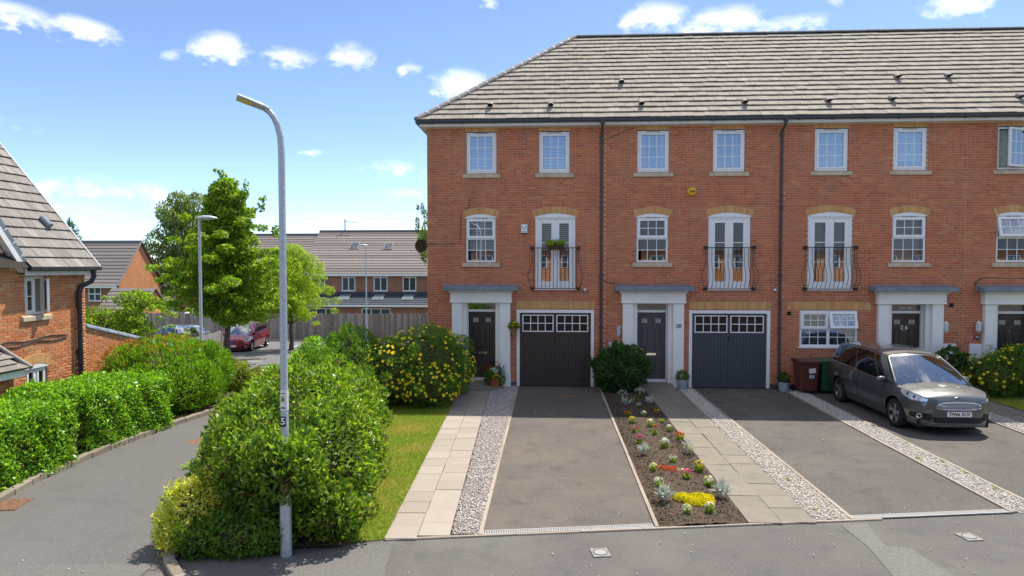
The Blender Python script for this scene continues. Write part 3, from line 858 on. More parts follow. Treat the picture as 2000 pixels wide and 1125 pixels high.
# access covers
def cover_square(label, x, y, rz, s=.115):
    t = thing('access_cover', label, 'cover', (x, y, .012), rz)
    MB().box(-s, s, -s * 1.1, s * 1.1, -.02, .004).build('frame', M['cover'], t, local=True)
    r = MB(); r.lathe([(s * .82, .0045), (s * .82, .008), (s * .76, .008), (s * .76, .0045)], n=28); r.build('ring', M['ink'], t, local=True)
    d = MB(); d.lathe([(0.001, .0055), (s * .76, .0055)], n=28); lid = d.build('lid', M['cover'], t, local=True)
    for i in range(-4, 5):
        h = math.sqrt(max(0, (s * .7) ** 2 - (i * s * .16) ** 2))
        b = MB(); b.box(i * s * .16 - .005, i * s * .16 + .005, -h, h, .0057, .009); o = b.build('rib', M['grate'], lid, local=True)
    return t
cover_square('square drain cover with a round ribbed lid in the road below the flower bed', .68, -11.99, .16)
cover_square('pale square access cover in the road at the right below the middle driveway', 5.86, -11.19, .16)
def cover_round(label, x, y, r):
    z = T(x, y)
    t = thing('manhole_cover', label, 'cover', (x, y, z + .011))
    d = MB(); d.lathe([(0.001, .006), (r * .86, .006), (r * .9, .002), (r, .005), (r, -.02)], n=28); d.build('lid', M['rust'], t, local=True)
    for a in (0.4, 2.5, 4.6):
        b = MB(); b.box(-.02, .02, -.006, .006, .0065, .009); o = b.build('key_slot', M['ink'], t, local=True)
        o.location = (r * .6 * math.cos(a), r * .6 * math.sin(a), 0)
cover_round('round rusty manhole cover in the driveway in front of the black garage', .56, -1.45, .24)
cover_round('rusty manhole cover in the side road beside the laurel bush', -7.75, -6.4, .26)
g = thing('road_gully', 'rusty iron gully grating at the kerb of the side road', 'drain', (-8.5, -10.75, .014), R(102))
MB().box(-.26, .26, -.2, .2, -.02, .004).build('frame', M['rust'], g, local=True)
gm = MB().box(-.24, .24, -.012, .012, .005, .012).mesh('grate_bar', M['rust'])
for i in range(7):
    b = link('grate_bar', gm, g); b.location = (0, -.165 + i * .055, 0)

# pale flecks of grit and dry leaf lying on the tarmac
fl = ico_pebbles('road_grit', lambda X, Y: (Y < road_y(X) - .1) | ((X > -.9) & (X < 1.5)) | ((X > 4.6) & (X < 7.0)), 420, (-7.5, 9, -14.0, -.6), M['pebble_w'], .006, .02, .012, None)
setp(fl, 'pale flecks of grit scattered on the tarmac', 'grit')
# ================================================================== TERRACE OF FOUR HOUSES
EAVE_Y, EAVE_Z, RIDGE_Y, RIDGE_Z = -.40, 8.22, 4.60, 12.30
PITCH = math.atan2(RIDGE_Z - EAVE_Z, RIDGE_Y - EAVE_Y)
SLOPE_L = math.hypot(RIDGE_Z - EAVE_Z, RIDGE_Y - EAVE_Y)
HIP_X = -4.05
CAMP = Vector((0, -20.7, 3.8))
def rect_minus(r, holes):
    out = [r]
    for h in holes:
        nxt = []
        for (a, b, c, d) in out:
            if h[1] <= a or h[0] >= b or h[3] <= c or h[2] >= d:
                nxt.append((a, b, c, d)); continue
            if h[0] > a: nxt.append((a, h[0], c, d))
            if h[1] < b: nxt.append((h[1], b, c, d))
            m0, m1 = max(a, h[0]), min(b, h[1])
            if h[2] > c: nxt.append((m0, m1, c, h[2]))
            if h[3] < d: nxt.append((m0, m1, h[3], d))
        out = nxt
    return [q for q in out if q[1] - q[0] > .018 and q[3] - q[2] > .018]
def lay_bricks(x0, x1, z0, z1, holes, seed, tooth=(False, False)):
    rr = random.Random(seed)
    res = []
    j = 0
    z = z0
    while z + .065 < z1 + .01:
        odd = j % 2
        xa = x0 + (.1125 if odd and tooth[0] else 0); xb = x1 + (.1055 if odd and tooth[1] else 0)
        x = xa if tooth[0] else x0 + (-.1125 if odd else 0)
        while x < xb:
            a, b = max(x, xa), min(x + .215, xb)
            if b - a > .03:
                for q in rect_minus((a, b, z, min(z + .065, z1)), holes):
                    res.append((q, abs(q[1] - q[0] - .215) < .002 and abs(q[3] - q[2] - .065) < .002))
            x += .225
        z += .075; j += 1
    return res
BRICK_ME = MB().cbox(-.1075, .1075, -.009, .02, -.0325, .0325, .004).mesh('brick', M['brick'])
BRICK_ME_O = MB().cbox(-.1075, .1075, -.009, .02, -.0325, .0325, .004).mesh('brick', M['brick_orange'])
def rect_bricks_mesh(rects, y=-.009, depth=.029, c=.004, jit=.002, seed=1):
    """all the remaining bricks of a wall as one numpy mesh (chamfered fronts)"""
    r = np.random.default_rng(seed)
    Q = np.array(rects); n = len(Q)
    yj = y + r.uniform(-jit, jit, n)
    x0, x1, z0, z1 = Q.T
    def ring(ins, yy):
        return np.stack([np.stack([x0 + ins, yy, z0 + ins], 1), np.stack([x1 - ins, yy, z0 + ins], 1), np.stack([x1 - ins, yy, z1 - ins], 1), np.stack([x0 + ins, yy, z1 - ins], 1)], 1)
    V = np.concatenate([ring(0, yj + depth), ring(0, yj + c), ring(c, yj)], 1)
    f = [(8, 9, 10, 11)]
    for i in range(4):
        j = (i + 1) % 4
        f += [(i, j, 4 + j, 4 + i), (4 + i, 4 + j, 8 + j, 8 + i)]
    f = np.array(f)
    F = (f[None] + (np.arange(n) * 12)[:, None, None]).reshape(-1, 4)
    return V.reshape(-1, 3), F
def brick_wall(house, x0, x1, z0, z1, holes, seed, near=None, single=300):
    """front wall in the plane y=0: mortar core with the openings cut, each brick proud of it"""
    xs = sorted({x0, x1, *[v for h in holes for v in h[:2] if x0 < v < x1]})
    zs = sorted({z0, z1, *[v for h in holes for v in h[2:] if z0 < v < z1]})
    mb = MB()
    for i in range(len(xs) - 1):
        for j in range(len(zs) - 1):
            cx, cz = (xs[i] + xs[i + 1]) / 2, (zs[j] + zs[j + 1]) / 2
            if any(h[0] < cx < h[1] and h[2] < cz < h[3] for h in holes): continue
            mb.quad((xs[i], 0, zs[j]), (xs[i + 1], 0, zs[j]), (xs[i + 1], 0, zs[j + 1]), (xs[i], 0, zs[j + 1]))
    for h in holes:      # reveals
        a, b, c, d = h[0], h[1], max(h[2], z0), min(h[3], z1)
        D = .30
        for q in (((a, 0, c), (a, D, c), (a, D, d), (a, 0, d)), ((b, 0, c), (b, 0, d), (b, D, d), (b, D, c)), ((a, 0, d), (a, D, d), (b, D, d), (b, 0, d)), ((a, 0, c), (b, 0, c), (b, D, c), (a, D, c))):
            mb.quad(*q)
    wall = mb.build('wall', M['mortar'], house)
    rects = lay_bricks(x0 + (.004 if x0 < -3 else .005), x1 - .005, z0 + .16, z1, holes, seed, (x0 > -3, True))
    whole = [q for q, w in rects if w]
    whole.sort(key=near or (lambda q: (Vector(((q[0] + q[1]) / 2, 0, (q[2] + q[3]) / 2)) - CAMP).length))
    pick = set(whole[:single])
    for q in whole[:single]:
        place('brick', BRICK_ME, wall, ((q[0] + q[1]) / 2, random.uniform(-.002, .002), (q[2] + q[3]) / 2))
    V, F = rect_bricks_mesh([q for q, w in rects if q not in pick], seed=seed)
    g = ORG[house.name]
    o = link('brickwork', fast_mesh('brickwork', V - np.array(g), F), wall, M['brick'])
    o['kind'] = 'stuff'
    base = lay_bricks(x0 + .004, x1 - .004, z0 + .01, z0 + .15, holes, seed + 5)
    V, F = rect_bricks_mesh([q for q, w in base], seed=seed + 9)
    o = link('base_course', fast_mesh('base_course', V - np.array(g), F), wall, M['blue_brick'])
    o['kind'] = 'stuff'
    return wall
def soldier(house, x0, x1, z0, z1):
    n = max(1, round((x1 - x0) / .075)); w = (x1 - x0) / n
    mb = MB().box(x0, x1, -.002, .04, z0, z1)
    lin = mb.build('lintel', M['mortar'], house)
    me = MB().cbox(.004, w - .004, -.012, .02, z0 + .004, z1 - .004, .004).mesh('brick', M['buff'])
    g = ORG[house.name]
    for i in range(n):
        b = link('brick', me, lin)
        b.location = (x0 + i * w - g.x, 0, 0)
        for v in ():
            pass
    return lin
def arch(house, x0, x1, zs, rise, th=.205, ext=.04, normal_y=0.0):
    a, b = x0 - ext, x1 + ext
    w = b - a
    r = ((w / 2) ** 2 + rise ** 2) / (2 * rise)
    cx, cz = (a + b) / 2, zs + rise - r
    half = math.asin(w / 2 / r)
    n = max(5, round((r + th / 2) * 2 * half / .078)); st = 2 * half / n
    seg = 14
    pts = [(cx + (r + th) * math.sin(t), -.012, cz + (r + th) * math.cos(t)) for t in [-half + 2 * half * i / seg for i in range(seg + 1)]]
    pts += [(cx + r * math.sin(t), -.012, cz + r * math.cos(t)) for t in [half - 2 * half * i / seg for i in range(seg + 1)]]
    ar = MB().prism(pts, (0, .03, 0)).build('arch', M['mortar'], house)
    h = st / 2 * .93
    q = [(math.sin(s * h) * rr_, cosv) for s, rr_, cosv in ((-1, r + .004, math.cos(h) * (r + .004)), (1, r + .004, math.cos(h) * (r + .004)), (1, r + th - .004, math.cos(h) * (r + th - .004)), (-1, r + th - .004, math.cos(h) * (r + th - .004)))]
    me = MB().prism([(u, -.024, v) for u, v in q], (0, .03, 0)).mesh('brick', M['buff'])
    for i in range(n):
        place('brick', me, ar, (cx, random.uniform(-.001, .001), cz), (0, -half + st * (i + .5), 0))
    # white infill between the window head and the brick arch
    x0 -= .0; x1 += .0
    k = 12
    ri = r - .004
    top = [(cx + ri * math.sin(t), -.020, cz + ri * math.cos(t)) for t in [-half + 2 * half * i / k for i in range(k + 1)]]
    base = [(top[-1][0], -.020, zs - .012), (top[0][0], -.020, zs - .012)]
    MB().prism(top + base, (0, .10, 0)).build('arch_infill', M['white'], ar)
    return ar
def sill(win, x0, x1, z, ov=.12, h=.14, mat='sill'):
    a, b = x0 - ov, x1 + ov
    s = MB()
    s.prism([(a, .03, z - h), (a, -.065, z - h), (a, -.065, z - .035), (a, .03, z - .004)], (b - a, 0, 0))
    o = s.build('sill', M[mat], win)
    bevel(o, .008, 1)
    return o
def frame_rect(mb, x0, x1, z0, z1, w, y0, y1, bottom=None):
    bt = w if bottom is None else bottom
    mb.box(x0, x0 + w, y0, y1, z0, z1); mb.box(x1 - w, x1, y0, y1, z0, z1)
    mb.box(x0 + w, x1 - w, y0 + .0005, y1 - .0005, z1 - w, z1 - .0005); mb.box(x0 + w, x1 - w, y0 + .0005, y1 - .0005, z0 + .0005, z0 + bt)
def glazing(win, x0, x1, z0, z1, cols, rows, y, glass='glass', bar=.02):
    ws = (x1 - x0) / cols; hs = (z1 - z0) / rows
    for i in range(1, cols):
        MB().box(x0 + i * ws - bar / 2, x0 + i * ws + bar / 2, y - .008, y + .008, z0, z1).build('glazing_bar', M['white'], win)
    for j in range(1, rows):
        MB().box(x0, x1, y - .007, y + .007, z0 + j * hs - bar / 2, z0 + j * hs + bar / 2).build('glazing_bar', M['white'], win)
    me = MB().box(-ws / 2 + bar / 2, ws / 2 - bar / 2, -.002, .002, -hs / 2 + bar / 2, hs / 2 - bar / 2).mesh('pane', M[glass])
    for i in range(cols):
        for j in range(rows):
            place('pane', me, win, (x0 + (i + .5) * ws, y, z0 + (j + .5) * hs))
def slats(win, x0, x1, z0, z1, y, pitch=.045, mat='blind', tilt=35, w=.04, name='blind'):
    mb = MB(); k = int((z1 - z0) / pitch)
    c, s = math.cos(R(tilt)) * w / 2, math.sin(R(tilt)) * w / 2
    for i in range(k):
        z = z0 + (i + .5) * pitch
        mb.add([(x0, y - c, z - s), (x1, y - c, z - s), (x1, y + c, z + s), (x0, y + c, z + s)], [(0, 1, 2, 3)])
        mb.add([(x0, y - c, z - s - .003), (x1, y - c, z - s - .003), (x1, y + c, z + s - .003), (x0, y + c, z + s - .003)], [(0, 1, 2, 3)])
    return mb.build(name, M[mat], win, kind='stuff')
def curtain(win, x0, x1, z0, z1, y, mat='curtain', amp=.03, n=40):
    V = []; F = []
    for i in range(n + 1):
        x = x0 + (x1 - x0) * i / n
        yy = y + amp * math.sin(i * 1.3) + random.uniform(-.008, .008)
        V += [(x, yy, z0), (x, yy, z1)]
    for i in range(n): F.append((2 * i, 2 * i + 2, 2 * i + 3, 2 * i + 1))
    mb = MB(); mb.add(V, F)
    return mb.build('curtain', M[mat], win, smooth=True)
def casement(house, x0, x1, z0, z1, inside=None, open_deg=0, sill_mat='sill', drop=.0):
    fr = MB(); frame_rect(fr, x0 + .004, x1 - .004, z0 + .004, z1 - .004, .06, .025, .10)
    win = fr.build('window', M['white'], house); bevel(win, .006, 1)
    sx0, sx1, sz0, sz1 = x0 + .066, x1 - .066, z0 + .066, z1 - .066
    sa = MB(); frame_rect(sa, sx0, sx1, sz0, sz1, .065, .012, .075)
    s_ = sa.build('sash', M['white'], win); bevel(s_, .008, 1)
    if not open_deg:
        glazing(win, sx0 + .065, sx1 - .065, sz0 + .065, sz1 - .065, 3, 3, .045)
    else:
        # side-hung sash standing ajar: leaves the frame at the left, swings outwards
        s_.rotation_euler = (0, 0, 0)
        glazing(win, sx0 + .065, sx1 - .065, sz0 + .065, sz1 - .065, 3, 3, .045)
        hinge = Vector((sx1, .03, 0)); g = ORG[house.name]
        rot = Matrix.Rotation(R(open_deg), 4, 'Z')
        for o in [s_] + [c for c in win.children if c.name.startswith(('pane', 'glazing_bar'))]:
            me = o.data.copy(); o.data = me
            off = Vector(o.location)
            me.transform(Matrix.Translation(off)); o.location = (0, 0, 0)
            h = hinge - g
            me.transform(Matrix.Translation(h) @ rot @ Matrix.Translation(-h))
    MB().box((x0 + x1) / 2 - .21, (x0 + x1) / 2 + .21, .006, .03, z1 - .045, z1 - .015).build('trickle_vent', M['grate'], win)
    sill(win, x0, x1, z0, mat=sill_mat)
    if inside == 'slats': slats(win, x0 + .07, x1 - .07, z0 + .08, z1 - .06, .17)
    if inside == 'curtain': curtain(win, x0 + .07, x1 - .07, z0 + .07, z1 - .06, .2, 'curtain_green')
    if inside == 'net': curtain(win, x0 + .07, x1 - .07, z0 + .3, z1 - .06, .2, 'curtain', .008)
    if inside == 'sides':
        curtain(win, x0 + .07, x0 + .26, z0 + .07, z1 - .06, .2, 'curtain', .02, 12); curtain(win, x1 - .24, x1 - .07, z0 + .07, z1 - .06, .2, 'curtain', .02, 12)
    if inside == 'blind': MB().box(x0 + .08, x1 - .08, .16, .163, z0 + .6, z1 - .06).build('roller_blind', M['curtain'], win)
    return win
def sash_window(house, x0, x1, z0, z1, inside=None, ajar=False, sill_mat='sill'):
    fr = MB(); frame_rect(fr, x0 + .004, x1 - .004, z0 + .004, z1 - .004, .06, .025, .10)
    zm = z0 + (z1 - z0) * .525
    fr.box(x0 + .064, x1 - .064, .0255, .0995, zm - .03, zm + .03)
    win = fr.build('window', M['white'], house); bevel(win, .006, 1)
    sa = MB(); frame_rect(sa, x0 + .03, x1 - .03, zm + .01, z1 - .045, .085, -.002, .07)
    st = sa.build('top_light', M['white'], win); bevel(st, .008, 1)
    glazing(win, x0 + .115, x1 - .115, zm + .095, z1 - .13, 3, 2, .03)
    tops = [o for o in win.children if o is not st]
    glazing(win, x0 + .064, x1 - .064, z0 + .064, zm - .03, 3, 2, .055)
    if ajar:
        h = Vector((0, .03, z1 - .05)) - ORG[house.name]
        rot = Matrix.Rotation(R(-14), 4, 'X')
        for o in [st] + tops:
            me = o.data.copy(); o.data = me
            me.transform(Matrix.Translation(Vector(o.location))); o.location = (0, 0, 0)
            me.transform(Matrix.Translation(h) @ rot @ Matrix.Translation(-h))
    MB().box((x0 + x1) / 2 - .21, (x0 + x1) / 2 + .21, .006, .03, z1 - .036, z1 - .010).build('trickle_vent', M['grate'], win)
    sill(win, x0, x1, z0, mat=sill_mat)
    if inside == 'shutter':
        for a, b in ((x0 + .07, (x0 + x1) / 2 - .045), ((x0 + x1) / 2 + .045, x1 - .07)):
            slats(win, a, b, z0 + .08, zm - .06, .19, .055, w=.05, tilt=40); slats(win, a, b, zm + .05, z1 - .09, .19, .055, w=.05, tilt=40)
        MB().box((x0 + x1) / 2 - .045, (x0 + x1) / 2 + .045, .16, .2, z0 + .07, z1 - .07).build('shutter_stile', M['white'], win)
    if inside == 'net': curtain(win, x0 + .07, x1 - .07, z0 + .07, z1 - .06, .22, 'curtain', .01)
    return win
def french(house, x0, x1, z0, z1, inside=None):
    fr = MB(); fr.box(x0 + .004, x0 + .09, .015, .10, z0, z1); fr.box(x1 - .09, x1 - .004, .015, .10, z0, z1); fr.box(x0 + .09, x1 - .09, .0155, .0995, z1 - .075, z1); fr.box(x0 + .09, x1 - .09, .0155, .0995, z0, z0 + .06)
    d = fr.build('balcony_door', M['white'], house); bevel(d, .006, 1)
    xm = (x0 + x1) / 2
    for a, b in ((x0 + .092, xm - .004), (xm + .004, x1 - .092)):
        lf = MB(); frame_rect(lf, a, b, z0 + .062, z1 - .078, .125 if b < xm + .1 and False else .12, .022, .085, bottom=.17)
        o = lf.build('door_leaf', M['white'], d); bevel(o, .008, 1)
        gx0, gx1, gz0, gz1 = a + .12, b - .12, z0 + .232, z1 - .198
        h3 = (gz1 - gz0) / 3
        for k in (1, 2):
            MB().box(gx0, gx1, .038, .062, gz0 + k * h3 - .011, gz0 + k * h3 + .011).build('glazing_bar', M['white'], d)
        for k in range(3):
            MB().box(gx0, gx1, .047, .053, gz0 + k * h3 + .011, gz0 + (k + 1) * h3 - .011).build('pane', M['glass'], d)
        if inside == 'slats':
            slats(d, gx0 - .03, gx1 + .03, z0 + .2, z1 - .15, .17, .062, w=.055, tilt=30)
        if inside == 'curtain':
            curtain(d, gx0 - .03, gx1 + .03, z0 + .15, z1 - .15, .2, 'curtain_green', .02, 16)
    MB().box(xm - .03, xm + .03, .004, .022, z0 + .08, z1 - .09).build('meeting_stile', M['white'], d)
    hd = MB(); hd.box(xm + .012, xm + .028, -.006, .004, z0 + .95, z0 + 1.15); hd.box(xm - .07, xm + .022, -.03, -.016, z0 + 1.07, z0 + 1.088); hd.box(xm + .012, xm + .024, -.03, -.005, z0 + 1.07, z0 + 1.088)
    hd.build('handle', M['steel_white'], d)
    MB().box(x0 - .02, x1 + .02, -.06, .10, z0 - .035, z0 - .002).build('threshold', M['white'], d)
    return d
def balcony(house, x0, x1, z0, z1):
    """bow-fronted iron guard: bars belly outwards in the lower half"""
    fx0, fx1 = x0 + .10, x1 - .10
    y_top = -.115
    def belly(t):      # t 0 top .. 1 bottom -> extra outward offset
        if t < .38: return 0.0
        u = (t - .38) / .62
        return .17 * math.sin(math.pi * u) ** 1.5 if u < .5 else .17 * math.sin(math.pi * u) ** 1.1
    rail = MB().tube([(fx0 - .06, y_top, z1), (fx1 + .06, y_top, z1)], .013, 6)
    rl = rail.build('balcony_rail', M['iron'], house)
    MB().tube([(fx0 - .06, y_top, z0 + .02), (fx1 + .06, y_top, z0 + .02)], .012, 6).build('bottom_rail', M['iron'], rl)
    n = 12; k = 14
    bar = MB().tube([(0, -belly(i / k), (z1 - z0 - .02) * (1 - i / k)) for i in range(k + 1)], .0085, 5).mesh('baluster', M['iron'])
    for i in range(n):
        place('baluster', bar, rl, (fx0 + (fx1 - fx0) * i / (n - 1), y_top, z0 + .02))
    for sgn, xx in ((-1, fx0 - .06), (1, fx1 + .06)):
        e = MB().tube([(xx + sgn * (belly(i / k) * .75 + .0), y_top * (1 if 1 < i < k - 1 else .8), z1 - (z1 - z0 - .02) * i / k) for i in range(k + 1)], .0085, 5)
        e.build('side_bar', M['iron'], rl)
        for zz in (z1, z0 + .02):
            MB().box(xx - .045, xx + .045, -.13, -.008, zz - .045, zz + .045).build('wall_bracket', M['iron'], rl)
    return rl
def door_surround(house, x0, x1, mat_door, number=None, handle_side=-1, glaze='glass_dark'):
    """x0,x1: opening of the recess; pilasters and entablature outside it"""
    s = MB(); cx = (x0 + x1) / 2
    ent = MB()
    ent.box(x0 - .36, x1 + .37, -.20, -.003, 2.66, 2.935)
    ent.box(x0 - .375, x1 + .385, -.215, -.003, 2.638, 2.668)
    e = ent.build('door_surround', M['cream'], house); bevel(e, .006, 1)
    co = MB()
    pr_ = [(-.003, 2.936), (-.22, 2.936), (-.26, 2.96), (-.36, 2.995), (-.36, 3.012), (-.003, 3.012)]
    co.prism([(x0 - .41, y, z) for y, z in pr_], (x1 - x0 + .82, 0, 0))
    co.build('cornice', M['cream'], e)
    ca = MB(); L0, L1 = x0 - .56, x1 + .57
    ca.prism([(L0, y, z) for y, z in ((-.003, 3.20), (-.003, 3.014), (-.46, 3.014), (-.46, 3.135))], (L1 - L0, 0, 0))
    cn = ca.build('canopy', M['lead'], e); bevel(cn, .012, 1)
    MB().tube([(cx + .02, -.47, 3.085), (cx + .02, -.45, 3.085)], .025, 8).build('lead_clip', M['grate'], e)
    for a, b in ((x0 - .315, x0 - .0), (x1, x1 + .325)):
        p = MB(); p.box(a, b, -.155, -.003, .43, 2.639); o = p.build('pilaster', M['cream'], e); bevel(o, .006, 1)
        p = MB(); p.box(a - .012, b + .012, -.172, -.003, .02, .435); o = p.build('plinth', M['cream'], e); bevel(o, .008, 1)
        j0, j1 = (x0, x0 + .135) if a < x0 else (x1 - .135, x1)
        p = MB(); p.box(j0, j1, -.02, .29, .05, 2.638); o = p.build('jamb', M['cream'], e); bevel(o, .006, 1)
        j0, j1 = (x0 + .1355, x0 + .165) if a < x0 else (x1 - .165, x1 - .1355)
        MB().box(j0, j1, .16, .29, .05, 2.637).build('inner_jamb', M['white'], e)
    st_ = MB(); st_.prism([(x0 + .01, y, z) for y, z in ((-.95, .0), (-.95, .034), (-.16, .160), (.30, .163), (.30, .0))], (x1 - x0 - .02, 0, 0)); st_.build('doorstep', M['slab_old'], house)
    d0, d1 = x0 + .166, x1 - .166
    fr = MB(); fr.box(d0, d1, .17, .29, 2.335, 2.41); fr.box(d0, d1, .17, .29, 2.60, 2.637); fr.box(d0, d1, .14, .29, .165, .245)
    fr.build('door_frame', M['white'], e)
    MB().box(d0, d1, .225, .235, 2.4105, 2.5995).build('transom_pane', M[glaze], e)
    dl = MB(); dl.box(d0 + .003, d1 - .003, .24, .285, .246, 2.334)
    door = dl.build('front_door', M[mat_door], house)
    W = d1 - d0; dcx = (d0 + d1) / 2
    for sx in (-1, 1):
        pcx = dcx + sx * W * .235; pw = W * .125
        for (za, zb, nm) in ((1.98, 2.16, 'pane'), (1.18, 1.86, 'panel'), (.42, .92, 'panel')):
            m = MB()
            if nm == 'panel':
                frame_rect(m, pcx - pw, pcx + pw, za, zb, .022, .228, .242)
                m.cbox(pcx - pw + .035, pcx + pw - .035, .226, .242, za + .035, zb - .035, .012)
                o = m.build('panel', M[mat_door], door)
            else:
                frame_rect(m, pcx - pw, pcx + pw, za, zb, .02, .226, .242)
                o = m.build('pane_frame', M[mat_door], door)
                MB().box(pcx - pw + .02, pcx + pw - .02, .232, .2385, za + .02, zb - .02).build('pane', M['glass_frost'], door)
    m = MB(); m.cbox(dcx - .155, dcx + .155, .222, .241, .985, 1.065, .006); lp = m.build('letter_plate', M['chrome'], door)
    MB().box(dcx - .115, dcx + .115, .219, .2225, 1.012, 1.04).build('letter_flap', M['chrome'], door)
    hx = d0 + .055 if handle_side < 0 else d1 - .055
    h = MB(); h.box(hx - .018, hx + .018, .226, .241, 1.02, 1.27); h.tube([(hx, .225, 1.19), (hx, .185, 1.19), (hx + .12 * -handle_side, .18, 1.19)], .010, 6)
    h.build('handle', M['chrome'], door)
    MB().lathe([(.001, .232), (.011, .234), (.011, .241)], (dcx, 0, 1.80), 8, 'y').build('spyhole', M['chrome'], door)
    return e, door
def garage(house, x0, x1, z1, mat):
    fr = MB(); z0 = .025
    fr.box(x0 + .004, x0 + .10, -.02, .12, z0, z1); fr.box(x1 - .10, x1 - .004, -.02, .12, z0, z1); fr.box(x0 + .10, x1 - .10, -.019, .12, z1 - .10, z1 - .0005)
    f = fr.build('garage_frame', M['white'], house); bevel(f, .006, 1)
    a, b = x0 + .102, x1 - .102; W = b - a; t = z1 - .105; Hh = t - z0
    gd = MB().box(a, b, .055, .09, z0 + .005, t).build('garage_door', M[mat], house)
    # rails and stiles
    st = MB()
    for u0, u1 in ((0, .028), (.972, 1), (.485, .508)):
        st.box(a + W * u0, a + W * u1, .040, .0555, z0 + .007, t - .002)
    for v0, v1 in ((0, .018), (.265, .292), (.925, .998)):
        for u0, u1 in ((.028, .485), (.508, .972)):
            st.box(a + W * u0, a + W * u1, .041, .0552, t - Hh * v1 + .004, t - Hh * v0 - .002)
    o = st.build('door_rail', M[mat], gd)
    n = 10
    for u0, u1 in ((.030, .483), (.510, .970)):
        w = W * (u1 - u0) / n
        me = MB().cbox(.003, w - .003, .044, .056, t - Hh * .923, t - Hh * .294, .006).mesh('plank', M[mat])
        for i in range(n):
            p = link('plank', me, gd); p.location = (a + W * u0 + i * w - 0, 0, 0)
            g = ORG[house.name]
            p.location = (a + W * u0 + i * w - g.x, -g.y, -g.z)
        # glazed light: white frame with 4 x 2 panes
        zz0, zz1 = t - Hh * .258, t - Hh * .024
        xx0, xx1 = a + W * (u0 + .006), a + W * (u1 - .006)
        fw = MB(); frame_rect(fw, xx0, xx1, zz0, zz1, .03, .030, .056)
        wf = fw.build('light_frame', M['white'], gd)
        pw, ph = (xx1 - xx0 - .06) / 4, (zz1 - zz0 - .06) / 2
        for i in range(1, 4):
            MB().box(xx0 + .03 + i * pw - .012, xx0 + .03 + i * pw + .012, .032, .055, zz0 + .03, zz1 - .03).build('glazing_bar', M['white'], gd)
        MB().box(xx0 + .03, xx1 - .03, .033, .0545, zz0 + .03 + ph - .012, zz0 + .03 + ph + .012).build('glazing_bar', M['white'], gd)
        pm = MB().box(-pw / 2 + .012, pw / 2 - .012, .046, .052, -ph / 2 + .012, ph / 2 - .012).mesh('pane', M['pane_black'])
        for i in range(4):
            for j in range(2):
                place('pane', pm, gd, (xx0 + .03 + (i + .5) * pw, 0, zz0 + .03 + (j + .5) * ph))
    hh = MB(); xm = a + W * .4965; hz = t - Hh * .33
    hh.box(xm - .022, xm + .022, .028, .041, hz - .06, hz + .06); hh.tube([(xm, .03, hz), (xm, .0, hz), (xm, -.005, hz - .07)], .011, 6)
    hh.build('handle', M['iron'], gd)
    return gd
M['pane_black'] = plain('dark_garage_pane', (.012, .012, .014), .18, .35)
M['glass_frost'] = plain('frosted_pane', (.30, .32, .31), .22, .5, var=.35, scale=30)
# ---- roof pieces
GAUGE = SLOPE_L / 19.0
TW = .330
def roof_pt(x, s, n=0.0):
    return (x, EAVE_Y + s * math.cos(PITCH) - n * math.sin(PITCH), EAVE_Z + s * math.sin(PITCH) + n * math.cos(PITCH))
def tile_mesh(name, mat, w=TW, g=GAUGE, lap=.05):
    """flat interlocking tile in slope coordinates (x, s, n): thick lower edge, a shallow side rebate"""
    t0, t1 = .060, .014
    v = [(.002, 0, t0 - .024), (w - .002, 0, t0 - .024), (w - .002, g + lap, t1 - .012), (.002, g + lap, t1 - .012),
         (.002, 0, t0 - .004), (w - .002, 0, t0 - .004), (w - .002, g + lap, t1), (.002, g + lap, t1),
         (.008, .006, t0), (w - .008, .006, t0)]
    mb = MB()
    mb.add(v, [(0, 3, 2, 1), (0, 1, 5, 4), (4, 5, 9, 8), (1, 2, 6, 5), (2, 3, 7, 6), (3, 0, 4, 7), (8, 9, 6, 7), (4, 8, 7), (5, 6, 9)])
    return mb.mesh(name, mat)
TILE_ME = tile_mesh('tile', M['tile'])
def clip_poly(poly, f):
    out = []
    for i in range(len(poly)):
        p, q = poly[i], poly[(i + 1) % len(poly)]
        a, b = f(p), f(q)
        if a >= 0: out.append(p)
        if (a >= 0) != (b >= 0):
            t = a / (a - b); out.append((p[0] + (q[0] - p[0]) * t, p[1] + (q[1] - p[1]) * t))
    return out
